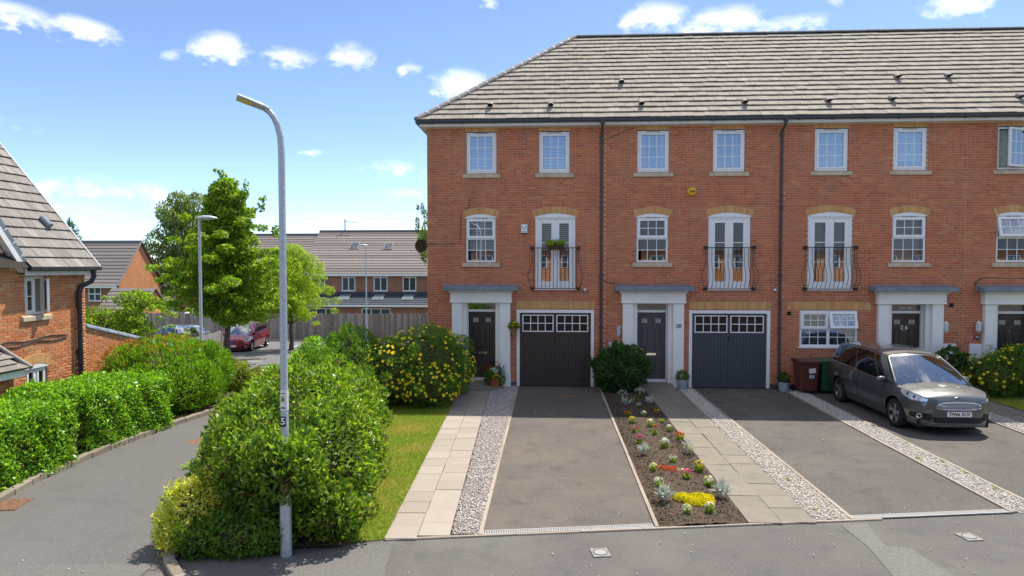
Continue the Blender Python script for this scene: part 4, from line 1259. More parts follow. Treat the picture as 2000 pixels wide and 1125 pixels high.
def roof(house, x0, x1, hip=False):
    rm = MB()
    lo = HIP_X if hip else x0
    hi = HIP_X + 5.0 if hip else x0
    A = [roof_pt(lo, 0), roof_pt(x1, 0), roof_pt(x1, SLOPE_L), roof_pt(hi, SLOPE_L)]
    rm.poly(A)
    by = 2 * RIDGE_Y - EAVE_Y
    rm.poly([(x1, by, EAVE_Z), (lo, by, EAVE_Z), (hi, RIDGE_Y, RIDGE_Z), (x1, RIDGE_Y, RIDGE_Z)])
    if hip: rm.poly([(lo, by, EAVE_Z), (lo, EAVE_Y, EAVE_Z), (hi, RIDGE_Y, RIDGE_Z)])
    rf = rm.build('roof', M['felt'], house)
    if hip:   # the unseen hip and back slopes carry plain tiling
        pass
    hipf = (lambda p: p[0] - (HIP_X + p[1] / SLOPE_L * 5.0) - .02) if hip else (lambda p: p[0] - x0)
    whole = []; cut = []
    for r_ in range(19):
        s0 = r_ * GAUGE - .02
        off = (0 if r_ % 2 == 0 else TW / 2)
        k0 = math.floor((lo - 1) / TW)
        u = k0 * TW + off
        while u < x1:
            poly = [(u, s0), (u + TW, s0), (u + TW, s0 + GAUGE + .02), (u, s0 + GAUGE + .02)]
            f = [hipf(p) >= 0 and p[0] <= x1 + 1e-6 for p in poly]
            if all(f): whole.append((u, s0))
            elif any(f) or True:
                q = clip_poly(clip_poly(poly, hipf), lambda p: x1 - p[0])
                if len(q) >= 3:
                    ar_ = abs(sum(q[i][0] * q[(i + 1) % len(q)][1] - q[(i + 1) % len(q)][0] * q[i][1] for i in range(len(q)))) / 2
                    if ar_ > .001: cut.append((q, s0))
            u += TW
    whole.sort(key=lambda t: (Vector(roof_pt(t[0], t[1])) - CAMP).length)
    g = ORG[house.name]
    for (u, s0) in whole[:300]:
        p = roof_pt(u + random.uniform(-.002, .002), s0 + random.uniform(-.009, .009), random.uniform(-.003, .006))
        place('tile', TILE_ME, rf, p, (PITCH + random.uniform(-.012, .006), random.uniform(-.012, .012), random.uniform(-.008, .008)))
    mb = MB()
    def slope3(p, n): return roof_pt(p[0], p[1], n)
    for (u, s0) in whole[300:]:
        q = [(u + .002, s0), (u + TW - .002, s0), (u + TW - .002, s0 + GAUGE + .05), (u + .002, s0 + GAUGE + .05)]
        cut.append((q, s0))
    for q, s0 in cut:
        n = len(q)
        up = [slope3(p, .06 - .046 * (p[1] - s0) / (GAUGE + .05)) for p in q]
        dn = [slope3(p, .034 - .032 * (p[1] - s0) / (GAUGE + .05)) for p in q]
        mb.add(up + dn, [tuple(range(n)), tuple(range(2 * n - 1, n - 1, -1))] + [(i, n + i, n + (i + 1) % n, (i + 1) % n) for i in range(n)])
    if mb.v: mb.build('cut_tiles', M['tile'], rf, kind='stuff')
    # ridge: half-round tiles end to end
    me = MB()
    prof = [(.13 * math.cos(t), .10 * math.sin(t)) for t in [math.pi * i / 8 for i in range(9)]]
    L = .45
    vs_ = [(0, p[0], p[1]) for p in prof] + [(L - .008, p[0], p[1]) for p in prof]
    me.add(vs_, [(i, i + 1, i + 10, i + 9) for i in range(8)] + [tuple(range(9))[::-1], tuple(range(9, 18))])
    rme = me.mesh('ridge_tile', M['ridge'], smooth=False)
    xx = hi
    while xx < x1 - .1:
        place('ridge_tile', rme, rf, (xx, RIDGE_Y, RIDGE_Z + .0 + random.uniform(-.004, .004)))
        xx += .45
    if hip:
        p0 = Vector((HIP_X, EAVE_Y, EAVE_Z)); p1 = Vector((hi, RIDGE_Y, RIDGE_Z)); d = p1 - p0; n = int(d.length / .45)
        hm = MB(); prof = [(.13 * math.cos(t), .11 * math.sin(t)) for t in [math.pi * i / 6 for i in range(7)]]
        l2 = d.length / n - .03
        hm.add([(0, p[0], p[1]) for p in prof] + [(l2, p[0], p[1]) for p in prof], [(i, i + 1, i + 8, i + 7) for i in range(6)] + [tuple(range(7))[::-1], tuple(range(7, 14))])
        hme = hm.mesh('hip_tile', M['hip'])
        cm = MB(); prof2 = [(a * 1.05, b * 1.06) for a, b in prof]
        cm.add([(0, p[0], p[1]) for p in prof2] + [(.03, p[0], p[1]) for p in prof2], [(i, i + 1, i + 8, i + 7) for i in range(6)] + [tuple(range(7))[::-1], tuple(range(7, 14))])
        cme = cm.mesh('hip_clip', M['steel_white'])
        rz = math.atan2(d.y, d.x); ry = -math.asin(d.z / d.length)
        for i in range(n):
            p = p0 + d * (i / n) + Vector((0, 0, .01))
            place('hip_tile', hme, rf, p, (0, ry, rz))
            if i: place('hip_clip', cme, rf, p - d.normalized() * .03, (0, ry, rz))
    return rf
def roof_vent(rf, x, s):
    m = MB()
    r, L = .085, .21
    n = 10
    m.add([(r * math.cos(2 * math.pi * i / n), -.10 * math.sin(2 * math.pi * i / n), r * math.sin(2 * math.pi * i / n)) for i in range(n)] + [(r * .95 * math.cos(2 * math.pi * i / n), L, r * .8 * math.sin(2 * math.pi * i / n) - .02) for i in range(n)],
          [(i, (i + 1) % n, n + (i + 1) % n, n + i) for i in range(n)] + [tuple(range(n, 2 * n))])
    g = place('roof_vent', m.mesh('roof_vent', M['hip'], smooth=False), rf, roof_pt(x, s, .12), (PITCH * .75, 0, 0))
    f = MB(); f.add([(r * .98 * math.cos(2 * math.pi * i / n), .012 - .10 * math.sin(2 * math.pi * i / n), r * .98 * math.sin(2 * math.pi * i / n)) for i in range(n)], [tuple(range(n))])
    o = link('vent_mouth', f.mesh('vent_mouth', M['ink']), None); o.parent = rf
    q = roof_pt(x, s, .12); gg = ORG[rf.name]
    o.location = (q[0] - gg[0], q[1] - gg[1], q[2] - gg[2]); o.rotation_euler = (PITCH * .75, 0, 0)
def eaves(house, x0, x1, left=False):
    a = HIP_X + .06 if left else x0
    f = MB(); f.box(a, x1, -.315, -.285, 8.045, 8.20)
    fa = f.build('fascia', M['fascia'], house)
    s = MB(); s.box(a, x1, -.284, -.002, 8.05, 8.065); s.build('soffit', M['fascia'], fa)
    if left:
        MB().box(a, a + .03, -.284, 9.6, 8.046, 8.20).build('side_fascia', M['fascia'], fa)
        MB().box(a + .031, -3.815, -.001, 9.5, 8.051, 8.066).build('side_soffit', M['fascia'], fa)
    g = MB()
    y0 = -.42
    prof = [(-.317, 8.225), (-.317, 8.14), (-.335, 8.125), (-.40, 8.125), (-.43, 8.15), (-.435, 8.225), (-.425, 8.225), (-.42, 8.155), (-.398, 8.137), (-.337, 8.137), (-.326, 8.15), (-.326, 8.225)]
    gx0 = a - .08 if left else a
    n = len(prof)
    g.add([(gx0, y, z) for y, z in prof] + [(x1, y, z) for y, z in prof], [(i, (i + 1) % n, n + (i + 1) % n, n + i) for i in range(n)] + [tuple(range(n))[::-1], tuple(range(n, 2 * n))])
    gt = g.build('gutter', M['gutter'], house)
    if left:
        g2 = MB(); g2.box(a - .10, a - .003, -.43, 9.6, 8.13, 8.222); g2.build('side_gutter', M['gutter'], gt)
    bm_ = MB().box(-.02, .02, -.44, -.316, 8.112, 8.20).mesh('gutter_bracket', M['gutter'])
    xx = a + .4
    while xx < x1:
        place('gutter_bracket', bm_, gt, (xx, 0, 0)); xx += .95
    return fa
def downpipe(house, x):
    p = MB(); p.tube([(x, -.38, 8.13), (x, -.37, 8.02), (x, -.06, 7.84), (x, -.055, 7.7), (x, -.055, .05)], .036, 10)
    o = p.build('downpipe', M['gutter'], house); auto_smooth(o)
    for z in (7.72, 5.55, 3.5, 1.9):
        q = MB(); q.box(x - .055, x + .055, -.10, -.004, z - .03, z + .03); q.build('pipe_bracket', M['gutter'], o)
    q = MB(); q.box(x - .055, x + .055, -.44, -.33, 8.06, 8.17); q.build('outlet', M['gutter'], o)
    return o
def shell(house, x0, x1, left=False, right=False):
    m = MB()
    y1 = 9.2
    m.quad((x0, y1, 0), (x1, y1, 0), (x1, y1, 8.2), (x0, y1, 8.2))
    a, b = (x0 if left else x0 + .006), x1 - .006
    m.quad((a, .301, -1.5), (a, y1, -1.5), (a, y1, 8.2), (a, .301, 8.2))
    m.quad((b, .002, -.5), (b, y1, -.5), (b, y1, 8.2), (b, .002, 8.2))
    if not left: m.quad((a, .002, -.5), (a, .301, -.5), (a, .301, 8.2), (a, .002, 8.2))
    if left:
        m.quad((x0, 0, -.5), (x0, .301, -.5), (x0, .301, 8.06), (x0, 0, 8.06))
    m.build('side_wall', M['far_red'], house)
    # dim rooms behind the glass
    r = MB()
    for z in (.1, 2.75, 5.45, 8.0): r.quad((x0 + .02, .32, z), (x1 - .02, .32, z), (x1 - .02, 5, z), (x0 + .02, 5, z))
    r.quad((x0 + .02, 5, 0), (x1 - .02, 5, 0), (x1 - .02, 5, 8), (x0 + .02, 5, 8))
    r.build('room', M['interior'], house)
def terrace_house(label, x0, x1, P, hip=False, seed=1):
    h = thing('terraced_house', label, 'house', ((x0 + x1) / 2, 0, 0), 0, 'houses of the three storey brick terrace')
    holes = []
    for w in P['top']: holes.append((w[0], w[1], 6.645, 7.918))
    for w in P['top']: holes.append((w[0] - .02, w[1] + .02, 7.918, 8.08))
    for w in P['mid']: holes.append((w[0], w[1], 3.885, 5.29))
    for w in P['french']: holes.append((w[0], w[1], 3.07, 5.29))
    for d in P['door']: holes.append((d[0], d[1], .0, 2.64))
    for g_ in P['garage']: holes.append((g_[0], g_[1], .0, 2.42)); holes.append((g_[0] - .01, g_[1] + .01, 2.44, 2.68))
    for w in P.get('wide', []): holes.append((w[0], w[1], 1.305, 2.43)); holes.append((w[0] - .35, w[1] + .37, 2.44, 2.68))
    brick_wall(h, x0, x1, 0.0, 8.06, holes, seed)
    for w in P['top']:
        casement(h, w[0], w[1], 6.645, 7.915, w[2], w[3] if len(w) > 3 else 0)
        soldier(h, w[0] - .02, w[1] + .02, 7.925, 8.06)
    for w in P['mid']:
        sash_window(h, w[0], w[1], 3.885, 5.288, w[2], len(w) > 3, 'sill' if len(w) < 5 else 'sill')
        arch(h, w[0], w[1], 5.288, .10)
    for w in P['french']:
        french(h, w[0], w[1], 3.07, 5.288, w[2])
        arch(h, w[0], w[1], 5.288, .115)
        balcony(h, w[0] - .13, w[1] + .13, 3.06, 4.335)
    doors = [door_surround(h, *d) for d in P['door']]
    for g_ in P['garage']:
        garage(h, g_[0], g_[1], 2.418, g_[2]); soldier(h, g_[0] - .01, g_[1] + .01, 2.442, 2.678)
    for w in P.get('wide', []):
        soldier(h, w[0] - .35, w[1] + .37, 2.442, 2.678)
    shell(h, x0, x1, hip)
    eaves(h, x0, x1, hip)
    rf = roof(h, x0, x1, hip)
    for (x, s) in P['vents']: roof_vent(rf, x, s)
    if P.get('pipe'): downpipe(h, P['pipe'])
    return h, doors
def vs_of(y): return (y - EAVE_Y) / math.cos(PITCH)
hA, dA = terrace_house('end terrace house with hipped roof, black front door and black garage door', -3.81, 1.62, dict(
    top=[(-2.58, -1.64, 'slats'), (-.32, .625, 'slats')], mid=[(-2.60, -1.655, 'shutter')], french=[(-.442, .814, 'slats')],
    door=[(-2.71, -1.53, 'door_black', None, -1)], garage=[(-1.017, 1.395, 'garage_black')], vents=[(-1.84, vs_of(.17)), (.04, vs_of(.14))], pipe=1.60), True, 21)
hB, dB = terrace_house('terrace house with charcoal front door and slate blue garage door, number 28', 1.62, 7.02, dict(
    top=[(2.685, 3.65, 'sides'), (4.97, 5.925, None)], mid=[(2.675, 3.645, None)], french=[(4.85, 6.125, None)],
    door=[(2.575, 3.79, 'door_grey', None, -1)], garage=[(4.29, 6.75, 'garage_grey')], vents=[(2.83, vs_of(.15)), (2.34, vs_of(1.37)), (5.95, vs_of(.15))], pipe=7.01), False, 22)
hC, dC = terrace_house('terrace house with a ground floor window behind the parked grey car, number 26', 7.02, 12.33, dict(
    top=[(7.995, 8.98, 'curtain'), (10.30, 11.275, 'net')], mid=[(10.31, 11.305, 'net')], french=[(7.83, 9.145, 'curtain')],
    door=[(10.21, 11.46, 'door_black', None, 1)], garage=[], wide=[(7.62, 9.357)], vents=[(8.45, vs_of(.17)), (10.35, vs_of(.21)), (11.09, vs_of(1.42))]), False, 23)
hD, dD = terrace_house('rightmost terrace house cut off by the picture edge, number 24', 12.33, 18.2, dict(
    top=[(13.30, 14.28, 'curtain', 24), (15.6, 16.58, 'curtain')], mid=[(13.33, 14.32, None, True)], french=[(15.5, 16.8, None)],
    door=[(13.29, 14.57, 'door_black', None, -1)], garage=[(15.3, 17.7, 'garage_grey')], vents=[(12.66, vs_of(1.43)), (14.09, vs_of(.25))]), False, 24)
# wide ground floor window of the third house
def wide_window(house, x0, x1, z0, z1):
    fr = MB(); frame_rect(fr, x0 + .004, x1 - .004, z0 + .004, z1 - .004, .07, .02, .10)
    xm = (x0 + x1) / 2; zm = z0 + (z1 - z0) * .50
    fr.box(xm - .04, xm + .04, .0205, .0995, z0 + .074, z1 - .074); fr.box(x0 + .074, xm - .04, .021, .099, zm - .03, zm + .03); fr.box(xm + .04, x1 - .074, .021, .099, zm - .03, zm + .03)
    win = fr.build('window', M['white'], house); bevel(win, .006, 1)
    for i, (a, b) in enumerate(((x0 + .074, xm - .04), (xm + .04, x1 - .074))):
        glazing(win, a, b, z0 + .074, zm - .03, 3, 2, .06)
        sa = MB(); frame_rect(sa, a - .03, b + .03, zm + .0, z1 - .04, .085, -.01, .06)
        st = sa.build('top_light', M['white'], win); bevel(st, .008, 1)
        before = set(win.children)
        glazing(win, a + .055, b - .055, zm + .085, z1 - .125, 3, 2, .03)
        if i == 1:
            h = Vector((0, .02, z1 - .05)) - ORG[house.name]
            rot = Matrix.Rotation(R(-16), 4, 'X')
            for o in [st] + [c for c in win.children if c not in before]:
                me = o.data.copy(); o.data = me
                me.transform(Matrix.Translation(Vector(o.location))); o.location = (0, 0, 0)
                me.transform(Matrix.Translation(h) @ rot @ Matrix.Translation(-h))
        slats(win, a, b, z0 + .09, z1 - .07, .18, .05, tilt=40)
    s = MB(); s.box(x0 - .06, x1 + .06, -.05, .03, z0 - .03, z0 + .002); s.build('sill', M['white'], win)
wide_window(hC, 7.62, 9.357, 1.305, 2.425)
# ================================================================== FITTINGS ON THE TERRACE
# burglar alarm boxes, cameras, lanterns, number signs: each screwed to the wall as a thing of its own
t = thing('alarm_box', 'round yellow burglar alarm box high on the brick wall', 'alarm', (4.342, -.012, 6.05))
m = MB(); m.lathe([(.001, -.075), (.10, -.07), (.128, -.045), (.133, 0)], (0, 0, 0), 24, 'y'); o = m.build('casing', M['yellow'], t, smooth=True, local=True)
text_mesh('Yale', .105, M['ink'], 'lettering', t, Vector((4.342, -.012, 6.05)) + Vector((0, -.077, 0)), extrude=.003, bold=.002)
t = thing('alarm_box', 'white rectangular alarm box with a blue V beside the balcony door', 'alarm', (-.775, -.012, 4.93))
m = MB(); m.cbox(-.095, .095, -.07, 0, -.135, .135, .02); m.build('casing', M['white'], t, local=True)
m = MB()
for s in (-1, 1):
    m.prism([(s * .075, -.074, .075), (s * .05, -.074, .075), (s * .004, -.074, -.05), (s * .022 if s > 0 else s * .02, -.074, -.03)], (0, .006, 0))
m.build('emblem', M['blue_ink'], t, local=True)
MB().box(-.055, .055, -.073, -.068, -.1, -.085).build('lettering', M['blue_ink'], t, local=True)
MB().box(-.08, .08, -.05, 0, -.155, -.1355).build('base', M['ink'], t, local=True)
def camera_unit(label, x, z, d):
    t = thing('security_camera', label, 'camera', (x, -.012, z))
    m = MB(); m.lathe([(.001, 0), (.04, 0), (.04, -.03), (.001, -.03)], (0, 0, 0), 10, 'y'); m.build('mount', M['white'], t, local=True)
    m = MB(); m.tube([(0, -.03, 0), (d * .02, -.09, -.01), (d * .05, -.15, -.05)], [.025, .034, .036], 10); m.build('body', M['white'], t, local=True)
    m = MB(); m.tube([(d * .0505, -.151, -.051), (d * .053, -.156, -.055)], .027, 10); m.build('lens', M['ink'], t, local=True)
camera_unit('small white security camera beside the balcony over the black garage', 1.114, 3.05, -1)
camera_unit('small white security camera beside the downpipe over the slate blue garage', 6.87, 3.05, -1)
def lantern(label, x, z):
    t = thing('wall_lantern', label, 'lantern', (x, -.012, z))
    MB().box(-.03, .03, -.03, 0, -.1, .06).build('back_plate', M['steel_white'], t, local=True)
    y = -.10; m = MB()
    hexa = lambda r, zz: [(r * math.cos(R(60 * i)), y + r * math.sin(R(60 * i)), zz) for i in range(6)]
    m.add(hexa(.075, .13) + hexa(.012, .215), [(i, (i + 1) % 6, 6 + (i + 1) % 6, 6 + i) for i in range(6)] + [tuple(range(6))[::-1]])
    m.add(hexa(.07, -.075) + hexa(.03, -.13), [(i, (i + 1) % 6, 6 + (i + 1) % 6, 6 + i) for i in range(6)] + [tuple(range(6)), tuple(range(6, 12))])
    for p, q in zip(hexa(.068, -.075), hexa(.072, .13)): m.tube([p, q], .008, 4)
    m.tube([(0, y, -.13), (0, y, -.16)], .01, 6); m.tube([(0, -.03, -.09), (0, y, -.11)], .012, 6)
    m.build('frame', M['steel_white'], t, local=True)
    g = MB(); g.add(hexa(.06, -.07) + hexa(.064, .125), [(i, (i + 1) % 6, 6 + (i + 1) % 6, 6 + i) for i in range(6)]); g.build('glass', M['curtain'], t, local=True)
lantern('white hexagonal wall lantern beside the front door of number 26', 11.87, 1.92)
lantern('white hexagonal wall lantern above the navy 24 plaque', 12.82, 1.93)
t = thing('number_plaque', 'small navy plaque with white number 24 under the lantern', 'sign', (12.825, -.012, 1.645))
MB().cbox(-.07, .07, -.02, 0, -.07, .07, .004).build('plate', M['navy'], t, local=True)
text_mesh('24', .10, M['white'], 'number', t, Vector((12.825, -.033, 1.645)), extrude=.001, bold=.001)
t = thing('number_sign', 'number 28 in dark figures on the white door pilaster', 'sign', (3.955, -.157, 1.945))
MB().cbox(-.105, .105, -.008, 0, -.065, .065, .003).build('plate', M['paper'], t, local=True)
text_mesh('28', .155, M['ink'], 'number', t, Vector((3.955, -.167, 1.945)), extrude=.002, bold=.002)
d26 = dC[0][1]
text_mesh('2 6', .17, M['paper'], 'door_number', d26, Vector((10.835, .237, 1.89)), extrude=.002, bold=.003)
text_mesh('No 26', .14, M['paper'], 'transom_lettering', dC[0][0], Vector((10.86, .222, 2.50)), extrude=.001, bold=.001)
# meter boxes and intercom: part of the houses
def meter(house, x0, x1, z1, z0=.75):
    m = MB(); m.cbox(x0, x1, -.06, -.003, z0, z1, .01); o = m.build('meter_box', M['white'], house)
    MB().box(x0 + .03, x1 - .03, -.064, -.0605, z0 + .04, z1 - .05).build('meter_door', M['white'], o)
meter(hB, 1.85, 2.255, 1.42); meter(hC, 11.80, 12.215, 1.44); meter(hD, 12.61, 12.96, 1.44)
m = MB(); m.cbox(2.085, 2.205, -.05, -.003, 1.62, 1.93, .008); m.build('key_safe', M['steel'], hB)
for h_, x_, z_ in ((hC, 7.30, 2.33), (hC, 12.07, 2.60)):
    MB().box(x_ - .06, x_ + .06, -.02, -.003, z_ - .06, z_ + .06).build('air_brick', M['ink'], h_)
def cable(house, pts, r=.009, mat='iron', name='cable'):
    m = MB(); m.tube(pts, r, 5); m.build(name, M[mat], house)
cable(hA, [(-3.80, -.016, 4.47), (-3.2, -.016, 4.46), (-2.78, -.016, 4.50), (-2.76, -.016, 5.1), (-2.75, -.016, 5.44), (-2.6, -.016, 5.52), (-2.49, -.016, 5.62), (-2.47, -.016, 5.9)])
cable(hB, [(1.68, -.016, 3.30), (1.85, -.016, 3.26), (2.02, -.016, 3.24)], .012)
cable(hB, [(1.66, -.016, 7.62), (2.3, -.016, 7.9), (2.6, -.016, 8.0)], .006)
cable(hD, [(12.74, -.05, 3.15), (12.76, -.04, 3.3), (12.9, -.02, 3.4), (13.02, -.016, 3.42)], .014)
cable(hD, [(13.05, -.016, 3.43), (14.2, -.016, 3.40), (16, -.016, 3.38)], .006)
# satellite dish on the side wall
t = thing('satellite_dish', 'round satellite dish on the side wall of the end house', 'dish', (-3.83, .45, 4.42))
m = MB(); m.lathe([(.001, .06), (.12, .045), (.21, .0), (.215, .005), (.12, .055), (.001, .07)], (0, 0, 0), 20, 'y'); o = m.build('reflector', M['twig'], t, local=True); o.location = (-.27, 0, 0); o.rotation_euler = (0, 0, R(-12))
MB().tube([(0, 0, -.05), (-.2, .02, -.05), (-.26, .08, 0)], .018, 6).build('bracket', M['iron'], t, local=True)
MB().tube([(-.27, .0, -.2), (-.25, -.28, -.1)], .012, 6).build('arm', M['iron'], t, local=True)

# ================================================================== POTS, BINS
def leafy(name, parent, mat, blobs, n, L, W, seed, up=.3, spread=.9, shell=.35, fold=.25, kind='stuff', org=None):
    """many small leaves through the outer volume of a set of ellipsoids: one mesh"""
    r = np.random.default_rng(seed)
    B = np.array(blobs, float)
    wgt = (B[:, 3] * B[:, 4] + B[:, 4] * B[:, 5] + B[:, 3] * B[:, 5]); wgt /= wgt.sum()
    P = np.zeros((0, 3)); N = np.zeros((0, 3))
    while len(P) < n:
        k = r.choice(len(B), n, p=wgt)
        d = r.normal(size=(n, 3)); d /= np.linalg.norm(d, axis=1)[:, None]
        rad = 1 - np.abs(r.normal(0, shell * .5, n))
        rad *= 1 + .09 * np.sin(5 * d[:, 0] + k) * np.sin(4.3 * d[:, 1] + 2 * k) + .07 * np.sin(9 * d[:, 2] + 7 * d[:, 0] + k)
        rad = np.clip(rad, .25, 1.3)
        p = B[k, :3] + d * B[k, 3:6] * rad[:, None]
        nn = d / B[k, 3:6]; nn /= np.linalg.norm(nn, axis=1)[:, None]
        q = (p[:, None, :] - B[None, :, :3]) / B[None, :, 3:6]
        inside = (np.sum(q * q, 2) < .52).sum(1) > 0
        deep = r.random(n) < .12
        ok = (~inside) | deep
        P = np.concatenate([P, p[ok]]); N = np.concatenate([N, nn[ok]])
    return leaf_quads(name, parent, mat, P[:n], N[:n], L, W, r, up, spread, fold, kind)
def leaf_quads(name, parent, mat, P, N, L, W, r, up=.3, spread=.9, fold=.25, kind='stuff'):
    n = len(P)
    t = N * .75 + r.normal(0, spread, (n, 3)) + np.array([0, 0, up])
    t /= np.linalg.norm(t, axis=1)[:, None]
    ref = N + r.normal(0, .5, (n, 3)) + np.array([0, 0, .35])
    s = np.cross(t, ref); s /= np.linalg.norm(s, axis=1)[:, None] + 1e-9
    nrm = np.cross(s, t)
    ll = L * r.uniform(.5, 1.35, n)[:, None]; ww = W * r.uniform(.6, 1.25, n)[:, None]
    c = P
    base = c - t * ll * .35; tip = c + t * ll * .65 - nrm * ll * .12
    mid = c + t * ll * .08
    a = mid + s * ww * .5 + nrm * ww * fold; b = mid - s * ww * .5 + nrm * ww * fold
    V = np.stack([base, a, tip, b], 1).reshape(-1, 3)
    F = np.arange(4 * n).reshape(-1, 4)
    g = np.array(ORG.get(parent.name, Vector())) if parent is not None else np.zeros(3)
    o = link(name, fast_mesh(name, V - g, F), parent, mat)
    if kind: o['kind'] = kind
    return o
def blossoms(name, parent, mat, P, N, size, seed, petals=5):
    """little open flowers: a star of five petals each"""
    r = np.random.default_rng(seed); n = len(P)
    N = N / np.linalg.norm(N, axis=1)[:, None]
    ref = r.normal(size=(n, 3)); u = np.cross(N, ref); u /= np.linalg.norm(u, axis=1)[:, None]; v = np.cross(N, u)
    k = petals * 2; V = [P + N * size * .15]
    sz = size * r.uniform(.75, 1.15, n)[:, None]
    for i in range(k):
        a = 2 * math.pi * i / k; rr_ = 1.0 if i % 2 == 0 else .62
        V.append(P + (u * math.cos(a) + v * math.sin(a)) * sz * .5 * rr_ + N * size * .28)
    V = np.stack(V, 1).reshape(-1, 3)
    f = np.array([(0, 1 + i, 1 + (i + 1) % k) for i in range(k)])
    F = (f[None] + (np.arange(n) * (k + 1))[:, None, None]).reshape(-1, 3)
    g = np.array(ORG.get(parent.name, Vector())) if parent is not None else np.zeros(3)
    o = link(name, fast_mesh(name, V - g, None, F), parent, mat)
    o['kind'] = 'stuff'
    return o
def dome_points(c, rad, n, seed, zmin=-.2, side=None):
    r = np.random.default_rng(seed)
    d = r.normal(size=(n * 6, 3)); d /= np.linalg.norm(d, axis=1)[:, None]
    d = d[d[:, 2] > zmin]
    if side is not None: d = d[d @ np.array(side) > -.2]
    d = d[:n]
    return np.array(c) + d * np.array(rad), d
def round_pot(name, label, x, y, z, r, h, mat, leaf, seed, plant_h=.25, flower=None, cat='plant pot'):
    t = thing(name, label, cat, (x, y, z))
    m = MB(); m.lathe([(.001, 0), (r * .88, 0), (r * .92, .02), (r, h - .03), (r * 1.04, h - .03), (r * 1.04, h), (r * .95, h), (r * .93, h - .04), (.001, h - .04)], (x, y, z), 18)
    o = m.build('pot', M[mat], t); auto_smooth(o)
    leafy('foliage', t, M[leaf], [(x, y, z + h + plant_h * .35, r * 1.15, r * 1.15, plant_h * .7)], 420, .09, .035, seed, up=.8)
    if flower:
        P, N = dome_points((x, y, z + h + plant_h * .45), (r * 1.1, r * 1.1, plant_h * .75), 26, seed + 1, .2)
        blossoms('flowers', t, M[flower], P, N, .05, seed)
    return t
round_pot('plant_pot', 'grey zinc pot with purple flowers between charcoal door and slate blue garage', 4.06, -.26, .03, .16, .30, 'pot_grey', 'l_dull', 61, .24, 'f_purple')
round_pot('plant_pot', 'grey zinc pot with a green plant beside the downpipe and brown bin', 7.03, -.42, .02, .15, .28, 'pot_grey', 'l_dark', 62, .28)
# tub of mixed flowers by the black door
t = thing('flower_tub', 'terracotta tub of mixed red, white and yellow flowers by the black door', 'plant pot', (-1.66, -.42, .05))
m = MB(); m.lathe([(.001, 0), (.15, 0), (.19, .24), (.205, .24), (.205, .28), (.18, .28), (.001, .26)], (-1.66, -.42, .05), 18); auto_smooth(m.build('pot', M['terracotta'], t))
leafy('foliage', t, M['l_dull'], [(-1.66, -.42, .48, .30, .28, .22), (-1.48, -.42, .3, .14, .14, .22), (-1.9, -.42, .32, .1, .1, .16)], 1500, .075, .03, 63, up=.2)
for nm, mt, c, n_, s_ in (('red_flowers', 'f_red', (-1.86, -.52, .66), 16, .075), ('red_flowers', 'f_red', (-1.65, -.42, .74), 9, .07), ('white_flowers', 'f_white', (-1.66, -.62, .60), 34, .055), ('white_flowers', 'f_white', (-1.50, -.62, .52), 16, .055),
                          ('purple_flowers', 'f_purple', (-1.46, -.46, .66), 22, .055), ('yellow_flowers', 'f_yellow', (-1.6, -.66, .42), 30, .045), ('lilac_flowers', 'f_lilac', (-1.38, -.5, .45), 14, .045)):
    P, N = dome_points(c, (.13, .07, .08), n_, n_ + 7, -.6, (0, -1, .3))
    blossoms(nm, t, M[mt], P, N, s_, n_)
# hanging basket on the wall between door and garage
t = thing('hanging_basket', 'cone shaped hanging basket of yellow flowers beside the black garage', 'basket', (-1.09, -.14, 1.52))
m = MB(); m.lathe([(.008, 0), (.07, .16), (.13, .34), (.14, .36), (.11, .35), (.001, .33)], (-1.09, -.16, 1.52), 14); auto_smooth(m.build('cone', M['basket'], t))
MB().tube([(-1.09, -.012, 2.35), (-1.09, -.20, 2.36), (-1.09, -.20, 2.30)], .01, 5).build('wall_hook', M['iron'], t)
for a in (0, 2.1, 4.2):
    MB().tube([(-1.09 + .13 * math.cos(a), -.16 + .13 * math.sin(a), 1.87), (-1.09, -.20, 2.30)], .004, 4).build('chain', M['iron'], t)
leafy('foliage', t, M['l_dull'], [(-1.09, -.16, 1.92, .19, .16, .12)], 500, .07, .03, 65)
P, N = dome_points((-1.09, -.16, 1.93), (.2, .17, .15), 26, 66, 0, (0, -1, .5)); blossoms('flowers', t, M['f_yellow'], P, N, .05, 66)
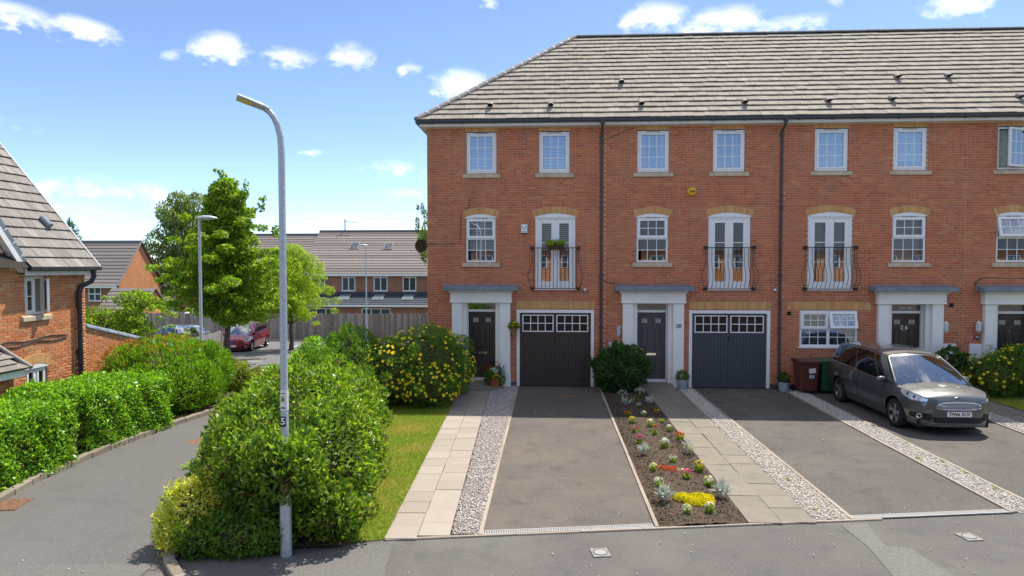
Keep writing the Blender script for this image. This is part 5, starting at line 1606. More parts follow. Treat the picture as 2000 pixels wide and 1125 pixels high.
# trough of flowers hooked on the first balcony
t = thing('balcony_planter', 'small grey trough of green and blue flowers hooked on the balcony rail', 'planter', (.22, -.16, 4.28))
m = MB(); m.prism([(-.04, -.26, 4.27), (-.04, -.14, 4.27), (-.06, -.12, 4.41), (-.06, -.29, 4.41)], (.5, 0, 0)); m.build('trough', M['twig'], t)
leafy('foliage', t, M['l_light'], [(.05, -.2, 4.47, .17, .12, .09), (.33, -.2, 4.48, .17, .12, .10)], 700, .07, .035, 67)
P, N = dome_points((.18, -.22, 4.54), (.12, .1, .08), 18, 68, -.1); blossoms('flowers', t, M['f_lilac'], P, N, .05, 68)
P, N = dome_points((.40, -.24, 4.50), (.06, .06, .05), 7, 69, -.1); blossoms('white_flowers', t, M['f_white'], P, N, .05, 69)
def wheelie_bin(label, x, y, rz, mat, sticker=None):
    t = thing('wheelie_bin', label, 'bin', (x, y, .02), rz)
    w0, w1, d0, d1, h = .235, .285, .26, .335, .93
    m = MB(); m.add([(-w0, -d0, .07), (w0, -d0, .07), (w0, d0 - .1, .07), (-w0, d0 - .1, .07), (-w1, -d1, h), (w1, -d1, h), (w1, d1, h), (-w1, d1, h)], [(0, 3, 2, 1), (0, 1, 5, 4), (1, 2, 6, 5), (2, 3, 7, 6), (3, 0, 4, 7), (4, 5, 6, 7)])
    o = m.build('body', M[mat], t, local=True); bevel(o, .03, 2)
    m = MB(); m.box(-w1 - .02, w1 + .02, -d1 - .02, d1 + .02, h - .045, h + .012); o = m.build('rim', M[mat], t, local=True); bevel(o, .01, 1)
    m = MB(); n = 6
    pts = [(-d1 - .035 + (2 * d1 + .06) * i / n, h + .014 + .07 * math.sin(math.pi * min(1, .12 + .8 * i / n))) for i in range(n + 1)]
    m.prism([(-w1 - .03, p[0], p[1]) for p in pts] + [(-w1 - .03, d1 + .025, h + .014), (-w1 - .03, -d1 - .035, h + .0135)], (2 * w1 + .06, 0, 0))
    o = m.build('lid', M[mat], t, local=True); bevel(o, .012, 1)
    MB().tube([(-w1, d1 + .06, h - .01), (w1, d1 + .06, h - .01)], .016, 8).build('handle', M[mat], t, local=True)
    for s in (-1, 1):
        m = MB(); m.lathe([(.001, -.03), (.1, -.03), (.105, -.02), (.105, .02), (.1, .03), (.001, .03)], (s * .27, d0 - .06, .095), 16, 'x'); m.build('wheel', M['rubber'], t, local=True)
    MB().tube([(-.26, d0 - .06, .095), (.26, d0 - .06, .095)], .012, 6).build('axle', M['iron'], t, local=True)
    if sticker:
        def on_face(zc): return -d0 - (d1 - d0) * (zc - .07) / (h - .07)
        for (u0, u1, z0, z1, rot, nm) in sticker:
            u = (u0 + u1) / 2; z = (z0 + z1) / 2
            m = MB(); m.box(-(u1 - u0) / 2, (u1 - u0) / 2, -.002, .002, -(z1 - z0) / 2, (z1 - z0) / 2)
            o = m.build(nm, M['paper'], t, local=True); o.location = (u, on_face(z) - .006, z); o.rotation_euler = (math.atan((d1 - d0) / (h - .07)), R(rot), 0)
            if nm == 'number_label':
                q = text_mesh('28', .075, M['ink'], 'number', None, (0, 0, 0), extrude=.0005, bold=.001); q.parent = t
                q.location = (u, on_face(z) - .010, z); q.rotation_euler = (R(90) + math.atan((d1 - d0) / (h - .07)), 0, 0)
    return t
wheelie_bin('brown wheelie bin with white stickers below the ground floor window', 7.62, -.55, 0, 'bin_brown', [(-.02, .17, .62, .76, -8, 'sticker'), (-.0, .13, .47, .56, 0, 'number_label')])
wheelie_bin('green wheelie bin standing half behind the parked grey car', 8.28, -.45, 0, 'bin_green')

# ================================================================== STREET LAMPS
def galvanised(name, label, base, pts, radii, loc_cat='street lamp'):
    t = thing(name, label, loc_cat, base)
    m = MB(); m.tube([(base[0] + p[0], base[1] + p[1], base[2] + p[2]) for p in pts], radii, 14)
    auto_smooth(m.build('column', M['steel'], t))
    return t
bx_, by_ = -3.43, -12.29
t = galvanised('street_lamp', 'tall galvanised street lamp rising through the laurel bush', (bx_, by_, 0),
               [(0, 0, -.1), (0, 0, .95), (0, 0, .98), (0, 0, 1.05), (0, 0, 3), (0, 0, 5.25), (-.01, -.006, 5.44), (-.035, -.02, 5.58), (-.075, -.045, 5.68), (-.12, -.07, 5.745), (-.17, -.10, 5.78)],
               [.075, .075, .07, .05, .047, .043, .041, .040, .038, .037, .036])
m = MB()
# flat LED head, tilted up a little, pointing away to the left and towards the road
hd = [(0, -.055, 0), (.10, -.11, 0), (.34, -.13, 0), (.50, -.12, 0), (.51, .12, 0), (.34, .13, 0), (.10, .11, 0), (0, .055, 0)]
m.prism([(p[0], p[1], 0) for p in hd], (0, 0, .035)); o = m.build('lamp_head', M['steel'], t, local=True); bevel(o, .01, 1)
o.location = (-.125, -.073, 5.755); o.rotation_euler = (R(0), R(-17), R(180 + 31)); o.scale = (.80, .95, 1); hd_o = o
m = MB(); m.box(.27, .48, -.10, .10, -.006, -.001); l_ = m.build('diffuser', M['led'] if 'led' in M else M['yellow_paint'], t, local=True)
l_.location = o.location; l_.rotation_euler = o.rotation_euler; l_.scale = o.scale
m = MB(); m.lathe([(.0505, -.001), (.0505, -.27)], (0, 0, 2.19), 16); o = m.build('watch_sticker', M['paper'], t, local=True)
m = MB(); m.box(-.034, .034, -.056, -.046, 1.715, 1.845); m.build('number_plate', M['ink'], t, local=True)
text_mesh('5', .125, M['white'], 'number', t, Vector((bx_, by_, 0)) + Vector((0, -.058, 1.78)), extrude=.001, bold=.003)
m = MB(); m.lathe([(.045, -.0505), (.032, -.0515), (.032, -.052), (.045, -.052)], (0, 0, 2.07), 20, 'y'); m.build('sticker_ring', M['yellow_paint'], t, local=True)
m = MB(); m.prism([(-.02, -.0525, 2.045), (.02, -.0525, 2.045), (.018, -.0525, 2.07), (.008, -.0525, 2.09), (-.006, -.0525, 2.10), (-.016, -.0525, 2.075)], (0, .003, 0)); m.build('sticker_emblem', M['blue_ink'], t, local=True)
text_mesh('AREA', .034, M['ink'], 'sticker_lettering', t, Vector((bx_, by_, 0)) + Vector((0, -.0535, 1.958)), extrude=.0005, bold=.0006)
MB().box(-.028, .028, -.0525, -.05, 2.14, 2.148).build('sticker_line', M['ink'], t, local=True)
def post_top(label, x, y, h, d=1, r=.05):
    z = T(x, y)
    t = galvanised('street_lamp', label, (x, y, z), [(0, 0, -.1), (0, 0, 1.2), (0, 0, 1.25), (0, 0, h)], [r * 1.5, r * 1.5, r, r * .8])
    m = MB()
    st = [(-.10, .05, .04), (-.02, .12, .07), (.15, .17, .10), (.35, .17, .09), (.50, .11, .05), (.56, .03, .02)]
    n = 10; V = []; F = []
    for u, w, hh in st:
        for i in range(n):
            a = 2 * math.pi * i / n
            V.append((u * d, w * math.cos(a), .03 + (hh if math.sin(a) > 0 else hh * .35) * math.sin(a)))
    for k in range(len(st) - 1):
        for i in range(n): F.append((k * n + i, k * n + (i + 1) % n, (k + 1) * n + (i + 1) % n, (k + 1) * n + i))
    F += [tuple(range(n))[::-1], tuple(range((len(st) - 1) * n, len(st) * n))]
    m.add(V, F); o = m.build('lamp_head', M['steel'], t, smooth=True, local=True); o.location = (0, 0, h)
    m = MB(); m.lathe([(.001, -.012), (.11, -.008), (.12, .01)], (.25 * d, 0, 0), 14); o = m.build('diffuser', M['curtain'], t, local=True); o.location = (0, 0, h + .0)
    return t
post_top('grey street lamp with a flat oval head in front of the maple tree', -10.5, -1.2, 5.52, 1)
post_top('slim distant street lamp in front of the far row of houses', -11.53, 20.7, 6.25, -1, .045)
# ================================================================== HOUSE ON THE LEFT (front wall faces +X)
hL = thing('detached_house', 'orange brick house with steep weathered tile roof behind the clipped hedges', 'house', (-12.5, -4.5, -.2), R(90))
ORG[hL.name] = Vector((-4.5, 0, -.2))          # local x runs along world Y, local -y looks to world +X
L_END = -3.44
def wall_left():
    global hL
    holes = [(-5.51, -4.84, 2.60, 3.53), (-5.53, -4.85, -.2, 1.31)]
    x0, x1, z0, z1 = -12.0, L_END, -.75, 3.66
    mb = MB()
    xs = sorted({x0, x1, *[v for h in holes for v in h[:2]]}); zs = sorted({z0, z1, *[v for h in holes for v in h[2:]]})
    for i in range(len(xs) - 1):
        for j in range(len(zs) - 1):
            cx, cz = (xs[i] + xs[i + 1]) / 2, (zs[j] + zs[j + 1]) / 2
            if any(h[0] < cx < h[1] and h[2] < cz < h[3] for h in holes): continue
            mb.quad((xs[i], 0, zs[j]), (xs[i + 1], 0, zs[j]), (xs[i + 1], 0, zs[j + 1]), (xs[i], 0, zs[j + 1]))
    for a, b, c, d in holes:
        D = .3
        for q in (((a, 0, c), (a, D, c), (a, D, d), (a, 0, d)), ((b, 0, c), (b, 0, d), (b, D, d), (b, D, c)), ((a, 0, d), (a, D, d), (b, D, d), (b, 0, d)), ((a, 0, c), (b, 0, c), (b, D, c), (a, D, c))): mb.quad(*q)
    # gable rising over the near part
    mb.poly([(-5.75, 0, z1), (-7.75, 0, 6.22), (-9.75, 0, z1)])
    mb.quad((x1, 0, z0), (x1, 7, z0), (x1, 7, 3.66), (x1, 0, 3.66)); mb.poly([(x1, 0, 3.66), (x1, 7, 3.66), (x1, 3.5, 7.8)])
    wall = mb.build('wall', M['mortar'], hL)
    rects = lay_bricks(x0, x1 - .003, z0, z1, holes, 77)
    gab = [q for q in lay_bricks(-9.75, -5.75, z1 + .02, 6.2, [], 78) if abs((q[0][0] + q[0][1]) / 2 + 7.75) + .11 < 2.0 * (6.22 - q[0][3]) / 2.56]
    rects += gab
    whole = [q for q, w in rects if w and -6.6 < q[0] and q[3] > .3]
    whole.sort(key=lambda q: abs(q[0] + 5.2) + .6 * abs(q[2] - 2.2))
    pick = set(whole[:300])
    g = ORG[hL.name]
    for q in pick:
        place('brick', BRICK_ME_O, wall, ((q[0] + q[1]) / 2, random.uniform(-.002, .002), (q[2] + q[3]) / 2))
    V, F = rect_bricks_mesh([q for q, w in rects if q not in pick], seed=5)
    o = link('brickwork', fast_mesh('brickwork', V - np.array(g), F), wall, M['brick_orange']); o['kind'] = 'stuff'
    # far end wall bricks are out of sight
    return wall
wall_left()
def lw(*a): return a
# upper window, one casement open
fr = MB(); frame_rect(fr, -5.506, -4.844, 2.604, 3.526, .055, .03, .1); xm = -5.165
fr.box(xm - .03, xm + .03, .0305, .0995, 2.66, 3.47)
w_ = fr.build('window', M['white'], hL); bevel(w_, .006, 1)
sa = MB(); frame_rect(sa, -5.45, xm - .03, 2.66, 3.47, .05, .015, .07); sa.build('sash', M['white'], w_)
MB().box(-5.40, xm - .08, .04, .05, 2.71, 3.42).build('pane', M['glass_dark'], w_)
MB().box(-5.40, xm - .08, .033, .0395, 3.04, 3.06).build('glazing_bar', M['white'], w_)
sa = MB(); frame_rect(sa, 0, .27, 2.66, 3.47, .05, -.025, .025); so = sa.mesh('open_sash', M['white'], (0, 0, -.2))
o = link('open_sash', so, w_); o.location = (-4.9 + 4.5, .02, 0); o.rotation_euler = (0, 0, R(180 + 62))
pn = MB().box(.05, .22, -.004, .004, 2.71, 3.42).mesh('pane', M['glass'], (0, 0, -.2)); o = link('pane', pn, w_); o.location = (-4.9 + 4.5, .02, 0); o.rotation_euler = (0, 0, R(180 + 62))
sill(w_, -5.51, -4.84, 2.60, .12, .15)
# lower window with arched head
fr = MB(); frame_rect(fr, -5.526, -4.854, -.19, 1.306, .055, .03, .1); xm = -5.19; fr.box(xm - .035, xm + .035, .0305, .0995, -.13, 1.25)
w_ = fr.build('window', M['white'], hL); bevel(w_, .006, 1)
for a, b in ((-5.47, xm - .036), (xm + .036, -4.91)):
    sa = MB(); frame_rect(sa, a, b, -.13, 1.25, .05, .015, .07); sa.build('sash', M['white'], w_)
    MB().box(a + .05, b - .05, .04, .05, -.08, 1.2).build('pane', M['glass_dark'], w_)
    MB().box(a + .05, b - .05, .033, .0395, .36, .38).build('glazing_bar', M['white'], w_)
arch(hL, -5.53, -4.85, 1.308, .09, .24, .05)
MB().box(-5.6, -4.7, .6, .62, -.3, 3.6).build('room', M['interior'], hL)
# roof
EY, EZ, LP = -.28, 3.74, R(50.5)
LG = .32; LTW = .30; ROWS = 17
def lroof(x, s, n=0.0): return (x, EY + s * math.cos(LP) - n * math.sin(LP), EZ + s * math.sin(LP) + n * math.cos(LP))
SL_ = ROWS * LG
rm = MB(); rm.poly([lroof(-12.5, 0), lroof(-3.26, 0), lroof(-3.26, SL_), lroof(-12.5, SL_)])
rb = lroof(0, SL_)
rm.poly([(-12.5, rb[1], rb[2]), (-3.26, rb[1], rb[2]), (-3.26, 2 * rb[1] - EY, EZ), (-12.5, 2 * rb[1] - EY, EZ)])
rfL = rm.build('roof', M['felt'], hL)
LT_ME = tile_mesh('tile', M['tile_left'], LTW, LG)
rest = MB(); cnt = 0
for r_ in range(ROWS):
    s0 = r_ * LG - .02
    u = -3.26 - LTW + .0
    k = 0
    off = 0 if r_ % 2 == 0 else LTW / 2
    while u > -12.4:
        a = u + (off if k else 0); 
        uu = u - off
        # the gable covers the lower left part of the slope
        zt = EZ + s0 * math.sin(LP)
        hidden = uu + LTW < -5.62 - (zt - 3.7) / 1.28
        if not hidden and uu > -9.5 and cnt < 300:
            p = lroof(uu + random.uniform(-.002, .002), s0, random.uniform(-.002, .003))
            place('tile', LT_ME, rfL, p, (LP + random.uniform(-.008, .004), random.uniform(-.008, .008), 0)); cnt += 1
        elif not hidden:
            q = [(uu, s0), (uu + LTW - .004, s0), (uu + LTW - .004, s0 + LG + .05), (uu, s0 + LG + .05)]
            up = [lroof(p[0], p[1], .05 - .036 * (p[1] - s0) / (LG + .05)) for p in q]; dn = [lroof(p[0], p[1], .026 - .024 * (p[1] - s0) / (LG + .05)) for p in q]
            rest.add(up + dn, [(0, 1, 2, 3), (7, 6, 5, 4)] + [(i, 4 + i, 4 + (i + 1) % 4, (i + 1) % 4) for i in range(4)])
        u -= LTW; k += 1
    if off:   # half tile at the verge
        q = [(-3.26 - off, s0), (-3.26, s0), (-3.26, s0 + LG + .05), (-3.26 - off, s0 + LG + .05)]
        up = [lroof(p[0], p[1], .05 - .036 * (p[1] - s0) / (LG + .05)) for p in q]; dn = [lroof(p[0], p[1], .026 - .024 * (p[1] - s0) / (LG + .05)) for p in q]
        rest.add(up + dn, [(0, 1, 2, 3), (7, 6, 5, 4)] + [(i, 4 + i, 4 + (i + 1) % 4, (i + 1) % 4) for i in range(4)])
rest.build('cut_tiles', M['tile_left'], rfL, kind='stuff')
# far verge: pale mortar strip
v = MB(); v.prism([lroof(-3.262, 0, -.03), lroof(-3.235, 0, -.03), lroof(-3.235, 0, .058), lroof(-3.262, 0, .058)], Vector(lroof(0, SL_)) - Vector(lroof(0, 0))); v.build('verge', M['white'], rfL)
# eaves, gutter, downpipe
fa = MB().box(-5.74, -3.30, -.235, -.21, 3.555, 3.745).build('fascia', M['fascia'], hL)
MB().box(-5.74, -3.30, -.209, -.003, 3.56, 3.572).build('soffit', M['fascia'], fa)
gt = MB()
prof = [(-.237, 3.75), (-.237, 3.68), (-.26, 3.66), (-.32, 3.66), (-.345, 3.685), (-.35, 3.75), (-.335, 3.75), (-.33, 3.69), (-.25, 3.69), (-.25, 3.75)]
gt.add([(-5.70, y, z) for y, z in prof] + [(-3.22, y, z) for y, z in prof], [(i, (i + 1) % 10, 10 + (i + 1) % 10, 10 + i) for i in range(10)] + [tuple(range(10))[::-1], tuple(range(10, 20))])
gt.build('gutter', M['gutter'], hL)
dp = MB(); dp.tube([(-3.48, -.29, 3.68), (-3.48, -.29, 3.50), (-3.52, -.24, 3.36), (-3.74, -.11, 3.24), (-3.78, -.09, 3.10), (-3.78, -.09, -.4)], .062, 12); o = dp.build('downpipe', M['black_pl'], hL); auto_smooth(o)
for z_ in (2.95, 1.55, 1.42, 1.2):
    MB().lathe([(.07, -.025), (.07, .025)], (-3.78, -.09, z_), 12).build('pipe_collar', M['black_pl'], o)
MB().box(-3.85, -3.71, -.1, -.003, 1.48, 1.56).build('pipe_bracket', M['black_pl'], o)
# gable: barge board with dark verge caps
p0 = Vector((-5.68, -.16, 3.62)); p1 = Vector((-7.75, -.16, 6.27))
d = (p1 - p0); up_ = Vector((d.z, 0, -d.x)).normalized() * -1
if up_.z < 0: up_ = -up_
bb = MB(); bb.prism([p0 - up_ * .0, p0 + up_ * .24, p1 + up_ * .24, p1], (0, .16, 0)); bb.build('barge_board', M['white'], hL)
n_ = 9
cap = MB(); ll = d.length / n_ - .02
cap.prism([Vector((0, 0, 0)), Vector((0, 0, .085)), Vector((0, .2, .085)), Vector((0, .2, 0))], (ll, 0, 0)); cme = cap.mesh('verge_cap', M['lead'])
cl = MB(); cl.prism([Vector((0, 0, 0)), Vector((0, 0, .09)), Vector((0, .205, .09)), Vector((0, .205, 0))], (.02, 0, 0)); clm = cl.mesh('verge_clip', M['steel_white'])
for i in range(n_):
    p = p0 + d * (i / n_) + up_ * .242
    ang = math.atan2(d.z, d.x)
    place('verge_cap', cme, hL, p + Vector((0, -.01, 0)), (0, -ang, 0))
    place('verge_clip', clm, hL, p - d.normalized() * .02 + Vector((0, -.015, 0)), (0, -ang, 0))
gr = MB(); gr.poly([p0 + up_ * .24, p1 + up_ * .24, p1 + up_ * .24 + Vector((0, 3.0, 0)), p0 + up_ * .24 + Vector((0, .25, 0))])
q0 = Vector((2 * -7.75 - p0.x, p0.y, p0.z)); upm = Vector((-up_.x, 0, up_.z))
gr.poly([p1 + up_ * .24, q0 + upm * .24, q0 + upm * .24 + Vector((0, .25, 0)), p1 + up_ * .24 + Vector((0, 3.0, 0))]); gr.build('gable_roof', M['tile_left'], hL)
# roof vent cowl
vm = MB(); vm.tube([lroof(-4.05, 1.30, .12), lroof(-4.05, 1.62, .09)], [.085, .075], 10); vm.build('roof_vent', M['lead'], rfL)
# telephone cables pinned to the wall
for dz in (0, .09):
    pts = [(-6.4 + i * .28, -.02, 1.98 - dz + .03 * math.sin(i * 1.4 + dz * 20) + .02 * i * .3) for i in range(9)]
    MB().tube(pts, .014, 5).build('cable', M['iron'], hL)
# lean-to porch
po = MB().box(-11.5, -6.9, -.85, -.003, -.7, 1.40).build('porch_wall', M['far_orange'], hL)
rects = [q for q, w in lay_bricks(-9.5, -6.905, -.7, 1.38, [], 91)]
V, F = rect_bricks_mesh(rects, y=-.862, seed=6)
o = link('brickwork', fast_mesh('brickwork', V - np.array(ORG[hL.name]), F), po, M['brick_orange']); o['kind'] = 'stuff'
MB().box(-11.6, -6.74, -.98, -.95, 1.36, 1.52).build('porch_fascia', M['white'], po)
PE, PZ, PP = -1.04, 1.52, R(31)
def proof(x, s, n=0): return (x, PE + s * math.cos(PP) - n * math.sin(PP), PZ + s * math.sin(PP) + n * math.cos(PP))
pr0 = MB(); pr0.poly([proof(-11.6, 0), proof(-6.7, 0), proof(-6.7, 1.2), proof(-11.6, 1.2)]); prf = pr0.build('porch_roof', M['felt'], hL)
PT = tile_mesh('tile', M['tile_left'], .27, .2, .04)
for r_ in range(6):
    for k in range(8):
        u = -6.7 - .27 * (k + 1) - (.135 if r_ % 2 else 0)
        place('tile', PT, prf, proof(u, r_ * .2 - .01), (PP, 0, 0))
vr = MB(); vr.tube([proof(-6.69, -.03, .05), proof(-6.69, 1.2, .05)], .05, 8); vr.build('verge', M['hip'], prf)

# garden wall running back from the house, its coping raked
gw = thing('garden_wall', 'orange brick garden wall with rounded grey coping beside the house', 'wall', (-12.5, -2.4, -.4), R(90))
ORG[gw.name] = Vector((-2.4, 0, -.4))
top = lambda u: 2.13 - (u + 3.43) * .255
u0, u1 = L_END + .012, 1.2
m = MB(); m.prism([(u0, .02, -.9), (u1, .02, -.9), (u1, .02, top(u1)), (u0, .02, top(u0))], (0, .22, 0)); wl_ = m.build('wall', M['mortar'], gw)
rects = []
for q, w in lay_bricks(u0 + .004, u1, -.8, 2.15, [], 93):
    t0 = min(top(q[0]), top(q[1]))
    if q[2] + .03 > t0: continue
    rects.append(((q[0], q[1], q[2], min(q[3], t0)), w and q[3] <= t0))
whole = [q for q, w in rects if w and q[2] > .4]; whole.sort(key=lambda q: q[0] - q[2] * .2); pick = set(whole[:250])
for q in pick: place('brick', BRICK_ME_O, wl_, ((q[0] + q[1]) / 2, .02 + random.uniform(-.002, .002), (q[2] + q[3]) / 2))
V, F = rect_bricks_mesh([q for q, w in rects if q not in pick], y=.011, seed=8)
o = link('brickwork', fast_mesh('brickwork', V - np.array(ORG[gw.name]), F), wl_, M['brick_orange']); o['kind'] = 'stuff'
prof = [(.16 * math.cos(t), .12 * math.sin(t)) for t in [math.pi * i / 8 for i in range(9)]]
cm = MB(); cl_ = .44
cm.add([(0, p[0], p[1]) for p in prof] + [(cl_, p[0] * .97, p[1] * .97) for p in prof], [(i, i + 1, i + 10, i + 9) for i in range(8)] + [tuple(range(9))[::-1], tuple(range(9, 18))])
cme = cm.mesh('coping_tile', M['lead'])
k = 0
while u0 + k * .44 < u1 - .2:
    u = u0 + k * .44
    place('coping_tile', cme, gw, (u, .12, top(u)), (0, math.atan(.255), 0)); k += 1

# ================================================================== HOUSES BEYOND THE CAR PARK
def far_tiles(parent, A, B, C_, D, rows, mat, name='roof_tiles', th=.05):
    """stepped courses of a far roof: A,B eaves corners, D,C ridge corners"""
    A, B, C_, D = map(Vector, (A, B, C_, D))
    n = (B - A).cross(D - A).normalized()
    if n.z < 0: n = -n
    for i in range(rows):
        t0, t1 = i / rows, (i + 1.12) / rows if i < rows - 1 else 1
        p = [A.lerp(D, t0), B.lerp(C_, t0), B.lerp(C_, t1), A.lerp(D, t1)]
        m = MB(); up = [p[0] + n * th, p[1] + n * th, p[2] + n * .01, p[3] + n * .01]; dn = [p[0], p[1], p[2] - n * .01, p[3] - n * .01]
        m.add(up + dn, [(0, 1, 2, 3), (7, 6, 5, 4)] + [(j, 4 + j, 4 + (j + 1) % 4, (j + 1) % 4) for j in range(4)])
        m.build('tile_course', mat, parent)
def far_window(parent, x0, x1, z0, z1, y, lights=2, facing='y', split=False, glass='glass_dark', X=None):
    def B(m, a, b, c, d, e, f):    # box in (u, depth, z); depth grows into the wall
        if facing == 'y': m.box(a, b, y + c, y + d, e, f)
        else: m.box(X - d, X - c, a, b, e, f)
    m = MB(); w = .07
    B(m, x0, x0 + w, -.03, .05, z0, z1); B(m, x1 - w, x1, -.03, .05, z0, z1); B(m, x0 + w, x1 - w, -.029, .05, z1 - w, z1); B(m, x0 + w, x1 - w, -.029, .05, z0, z0 + w)
    st = (x1 - x0) / lights
    for i in range(1, lights): B(m, x0 + i * st - .04, x0 + i * st + .04, -.0295, .049, z0 + w, z1 - w)
    if split: B(m, x0 + w, x1 - w, -.0285, .048, (z0 + z1) / 2 - .04, (z0 + z1) / 2 + .04)
    win = m.build('window', M['white'], parent)
    for i in range(lights):
        g = MB(); B(g, x0 + i * st + .05, x0 + (i + 1) * st - .05, -.01, .02, z0 + w, z1 - w); g.build('pane', M['pane_far'], win)
    m = MB(); B(m, x0 - .06, x1 + .06, -.07, .02, z0 - .07, z0 - .002); m.build('sill', M['sill'], win)
    return win
M['pane_far'] = plain('far_window_pane', (.06, .075, .09), .08, .6, var=.4, scale=1.5)
def far_row(label, x0, x1, ez, rz, wins, veluxes, lean, sky_l, seed=1):
    Y, YR = 35.5, 40.5
    h = thing('row_house', label, 'house', ((x0 + x1) / 2, Y, -1.85), 0, 'far row of houses behind the board fence')
    MB().box(x0, x1, Y, 45.5, -2.2, ez).build('wall', M['far_red'], h)
    rf = MB()
    rf.add([(x0, Y - .35, ez - .02), (x1, Y - .35, ez - .02), (x1, YR, rz), (x0, YR, rz), (x0, 45.9, ez - .02), (x1, 45.9, ez - .02)], [(0, 1, 2, 3), (3, 2, 5, 4), (0, 3, 4), (1, 5, 2), (0, 4, 5, 1)])
    r_ = rf.build('roof', M['felt'], h)
    far_tiles(r_, (x0, Y - .37, ez), (x1, Y - .37, ez), (x1, YR, rz + .02), (x0, YR, rz + .02), 17, M['tile_far'])
    m = MB(); m.tube([(x0, YR, rz + .05), (x1, YR, rz + .05)], .13, 8); m.build('ridge', M['ridge'], r_)
    MB().box(x0, x1, Y - .40, Y - .36, ez - .17, ez + .0).build('fascia', M['white'], h)
    MB().box(x0 - .06, x0 + .06, Y - .3, Y - .28, ez, ez + .1).build('verge_clip', M['white'], r_)
    sl = (rz - ez) / (YR - Y + .37)
    for (vx, vz) in veluxes:
        vy = Y - .37 + (vz - ez) / sl
        m = MB(); a = math.atan(sl)
        m.box(-.42, .42, -.5, .5, .03, .11); v = m.mesh('roof_light', M['cover']); o = place('roof_light', v, r_, (vx, vy, vz), (a, 0, 0))
        g = MB(); g.box(-.33, .33, -.41, .41, .10, .125); gg = g.mesh('pane', M['pane_far']); q = place('pane', gg, r_, (vx, vy, vz), (a, 0, 0))
    for wx in wins:
        far_window(h, wx[0], wx[1], 1.60, 2.79, Y, 2)
        MB().box(wx[0] - .05, wx[1] + .05, Y - .012, Y + .02, 2.80, 2.89).build('lintel', M['buff'], h)
    if lean:
        l0, l1 = lean
        MB().box(l0, l1, 33.2, Y - .01, -2.2, .55).build('extension_wall', M['far_red'], h)
        m = MB(); m.add([(l0, 32.9, .55), (l1, 32.9, .55), (l1, Y - .02, 1.5), (l0, Y - .02, 1.5), (l0, Y - .02, .5), (l1, Y - .02, .5)], [(0, 1, 2, 3), (0, 4, 5, 1), (0, 3, 4), (1, 5, 2)])
        e = m.build('lean_to_roof', M['tile_slate'], h)
        far_tiles(e, (l0, 32.88, .56), (l1, 32.88, .56), (l1, Y - .05, 1.52), (l0, Y - .05, 1.52), 6, M['tile_slate'], th=.06)
        MB().box(l0, l1, 32.80, 32.87, .40, .56).build('gutter', M['white'], e)
        for sx in sky_l:
            m = MB(); m.box(-.45, .45, -.55, .55, .06, .12); place('roof_light', m.mesh('roof_light', M['cover']), e, (sx, 34.2, 1.03), (math.atan(.95 / 2.6), 0, 0))
            m = MB(); m.box(-.38, .38, -.48, .48, .11, .135); place('pane', m.mesh('pane', M['pane_sky']), e, (sx, 34.2, 1.03), (math.atan(.95 / 2.6), 0, 0))
        x = l0 + .6
        while x + 2.4 < l1:
            far_window(h, x, x + 2.4, -1.6, .25, 33.2, 3); x += 4.6
    return h
M['pane_sky'] = plain('roof_light_pane', (.16, .22, .25), .12, .6, var=.2)
far_row('far brick row house with two roof lights and a slate lean-to', -21.4, -9.0, 3.05, 6.9, [(-20.2, -19.25), (-17.75, -16.6), (-14.99, -13.8), (-12.47, -11.32)], [(-17.5, 5.5), (-14.4, 5.45)], (-20.6, -9.0), (-17.15, -14.25, -11.75))
far_row('lower far row house partly hidden by the pale green tree', -28.0, -21.43, 2.75, 6.6, [(-24.5, -23.4)], [(-23.0, 4.7)], None, ())
aer = thing('roof_aerial', 'thin television aerial on the ridge of the far row houses', 'aerial', (-19.0, 40.5, 6.95))
MB().tube([(-19.0, 40.5, 6.9), (-19.0, 40.5, 8.1)], .05, 6).build('mast', M['iron'], aer)
MB().tube([(-19.0, 40.5, 7.85), (-17.9, 40.5, 7.8)], .03, 5).build('boom', M['iron'], aer)
# gabled house on the left
Xg, Ya, Yb, ez, rz = -36.5, 33.9, 39.9, 2.3, 5.85
h3 = thing('gabled_house', 'far orange brick gabled house with a dark tiled roof', 'house', (Xg - 6, 36.9, -1.9))
MB().add([(Xg, Ya, -2.4), (Xg, Yb, -2.4), (Xg, Yb, ez), (Xg, 36.9, rz), (Xg, Ya, ez)], [(0, 1, 2, 3, 4)]).build('gable_wall', M['far_orange'], h3)
MB().box(-52, Xg - .01, Ya, Yb, -2.4, ez).build('wall', M['far_red'], h3)
m = MB(); m.add([(-52, Ya - .4, ez - .3), (Xg + .12, Ya - .4, ez - .3), (Xg + .12, 36.9, rz), (-52, 36.9, rz), (-52, Yb + .4, ez - .3), (Xg + .12, Yb + .4, ez - .3)], [(0, 1, 2, 3), (3, 2, 5, 4)]); r3 = m.build('roof', M['felt'], h3)
far_tiles(r3, (-52, Ya - .42, ez - .28), (Xg + .14, Ya - .42, ez - .28), (Xg + .14, 36.9, rz + .03), (-52, 36.9, rz + .03), 13, M['tile_far'])
MB().tube([(-52, 36.9, rz + .06), (Xg + .14, 36.9, rz + .06)], .12, 8).build('ridge', M['ridge'], r3)
MB().tube([(Xg + .14, Ya - .42, ez - .26), (Xg + .14, 36.9, rz + .05), (Xg + .14, Yb + .42, ez - .26)], .09, 6).build('verge', M['tile_far'], r3)
MB().box(-52, Xg + .1, Ya - .46, Ya - .40, ez - .42, ez - .28).build('fascia', M['white'], h3)
far_window(h3, -39.2, -38.1, .75, 1.95, Ya, 2, split=True)
g3 = thing('gabled_garage', 'low brick garage with a small gable in front of the gabled house', 'garage', (-31.5, 27.5, -1.5))
Xg2, Ya2, Yb2, e2, r2 = -29.6, 25.8, 29.3, .5, 2.05
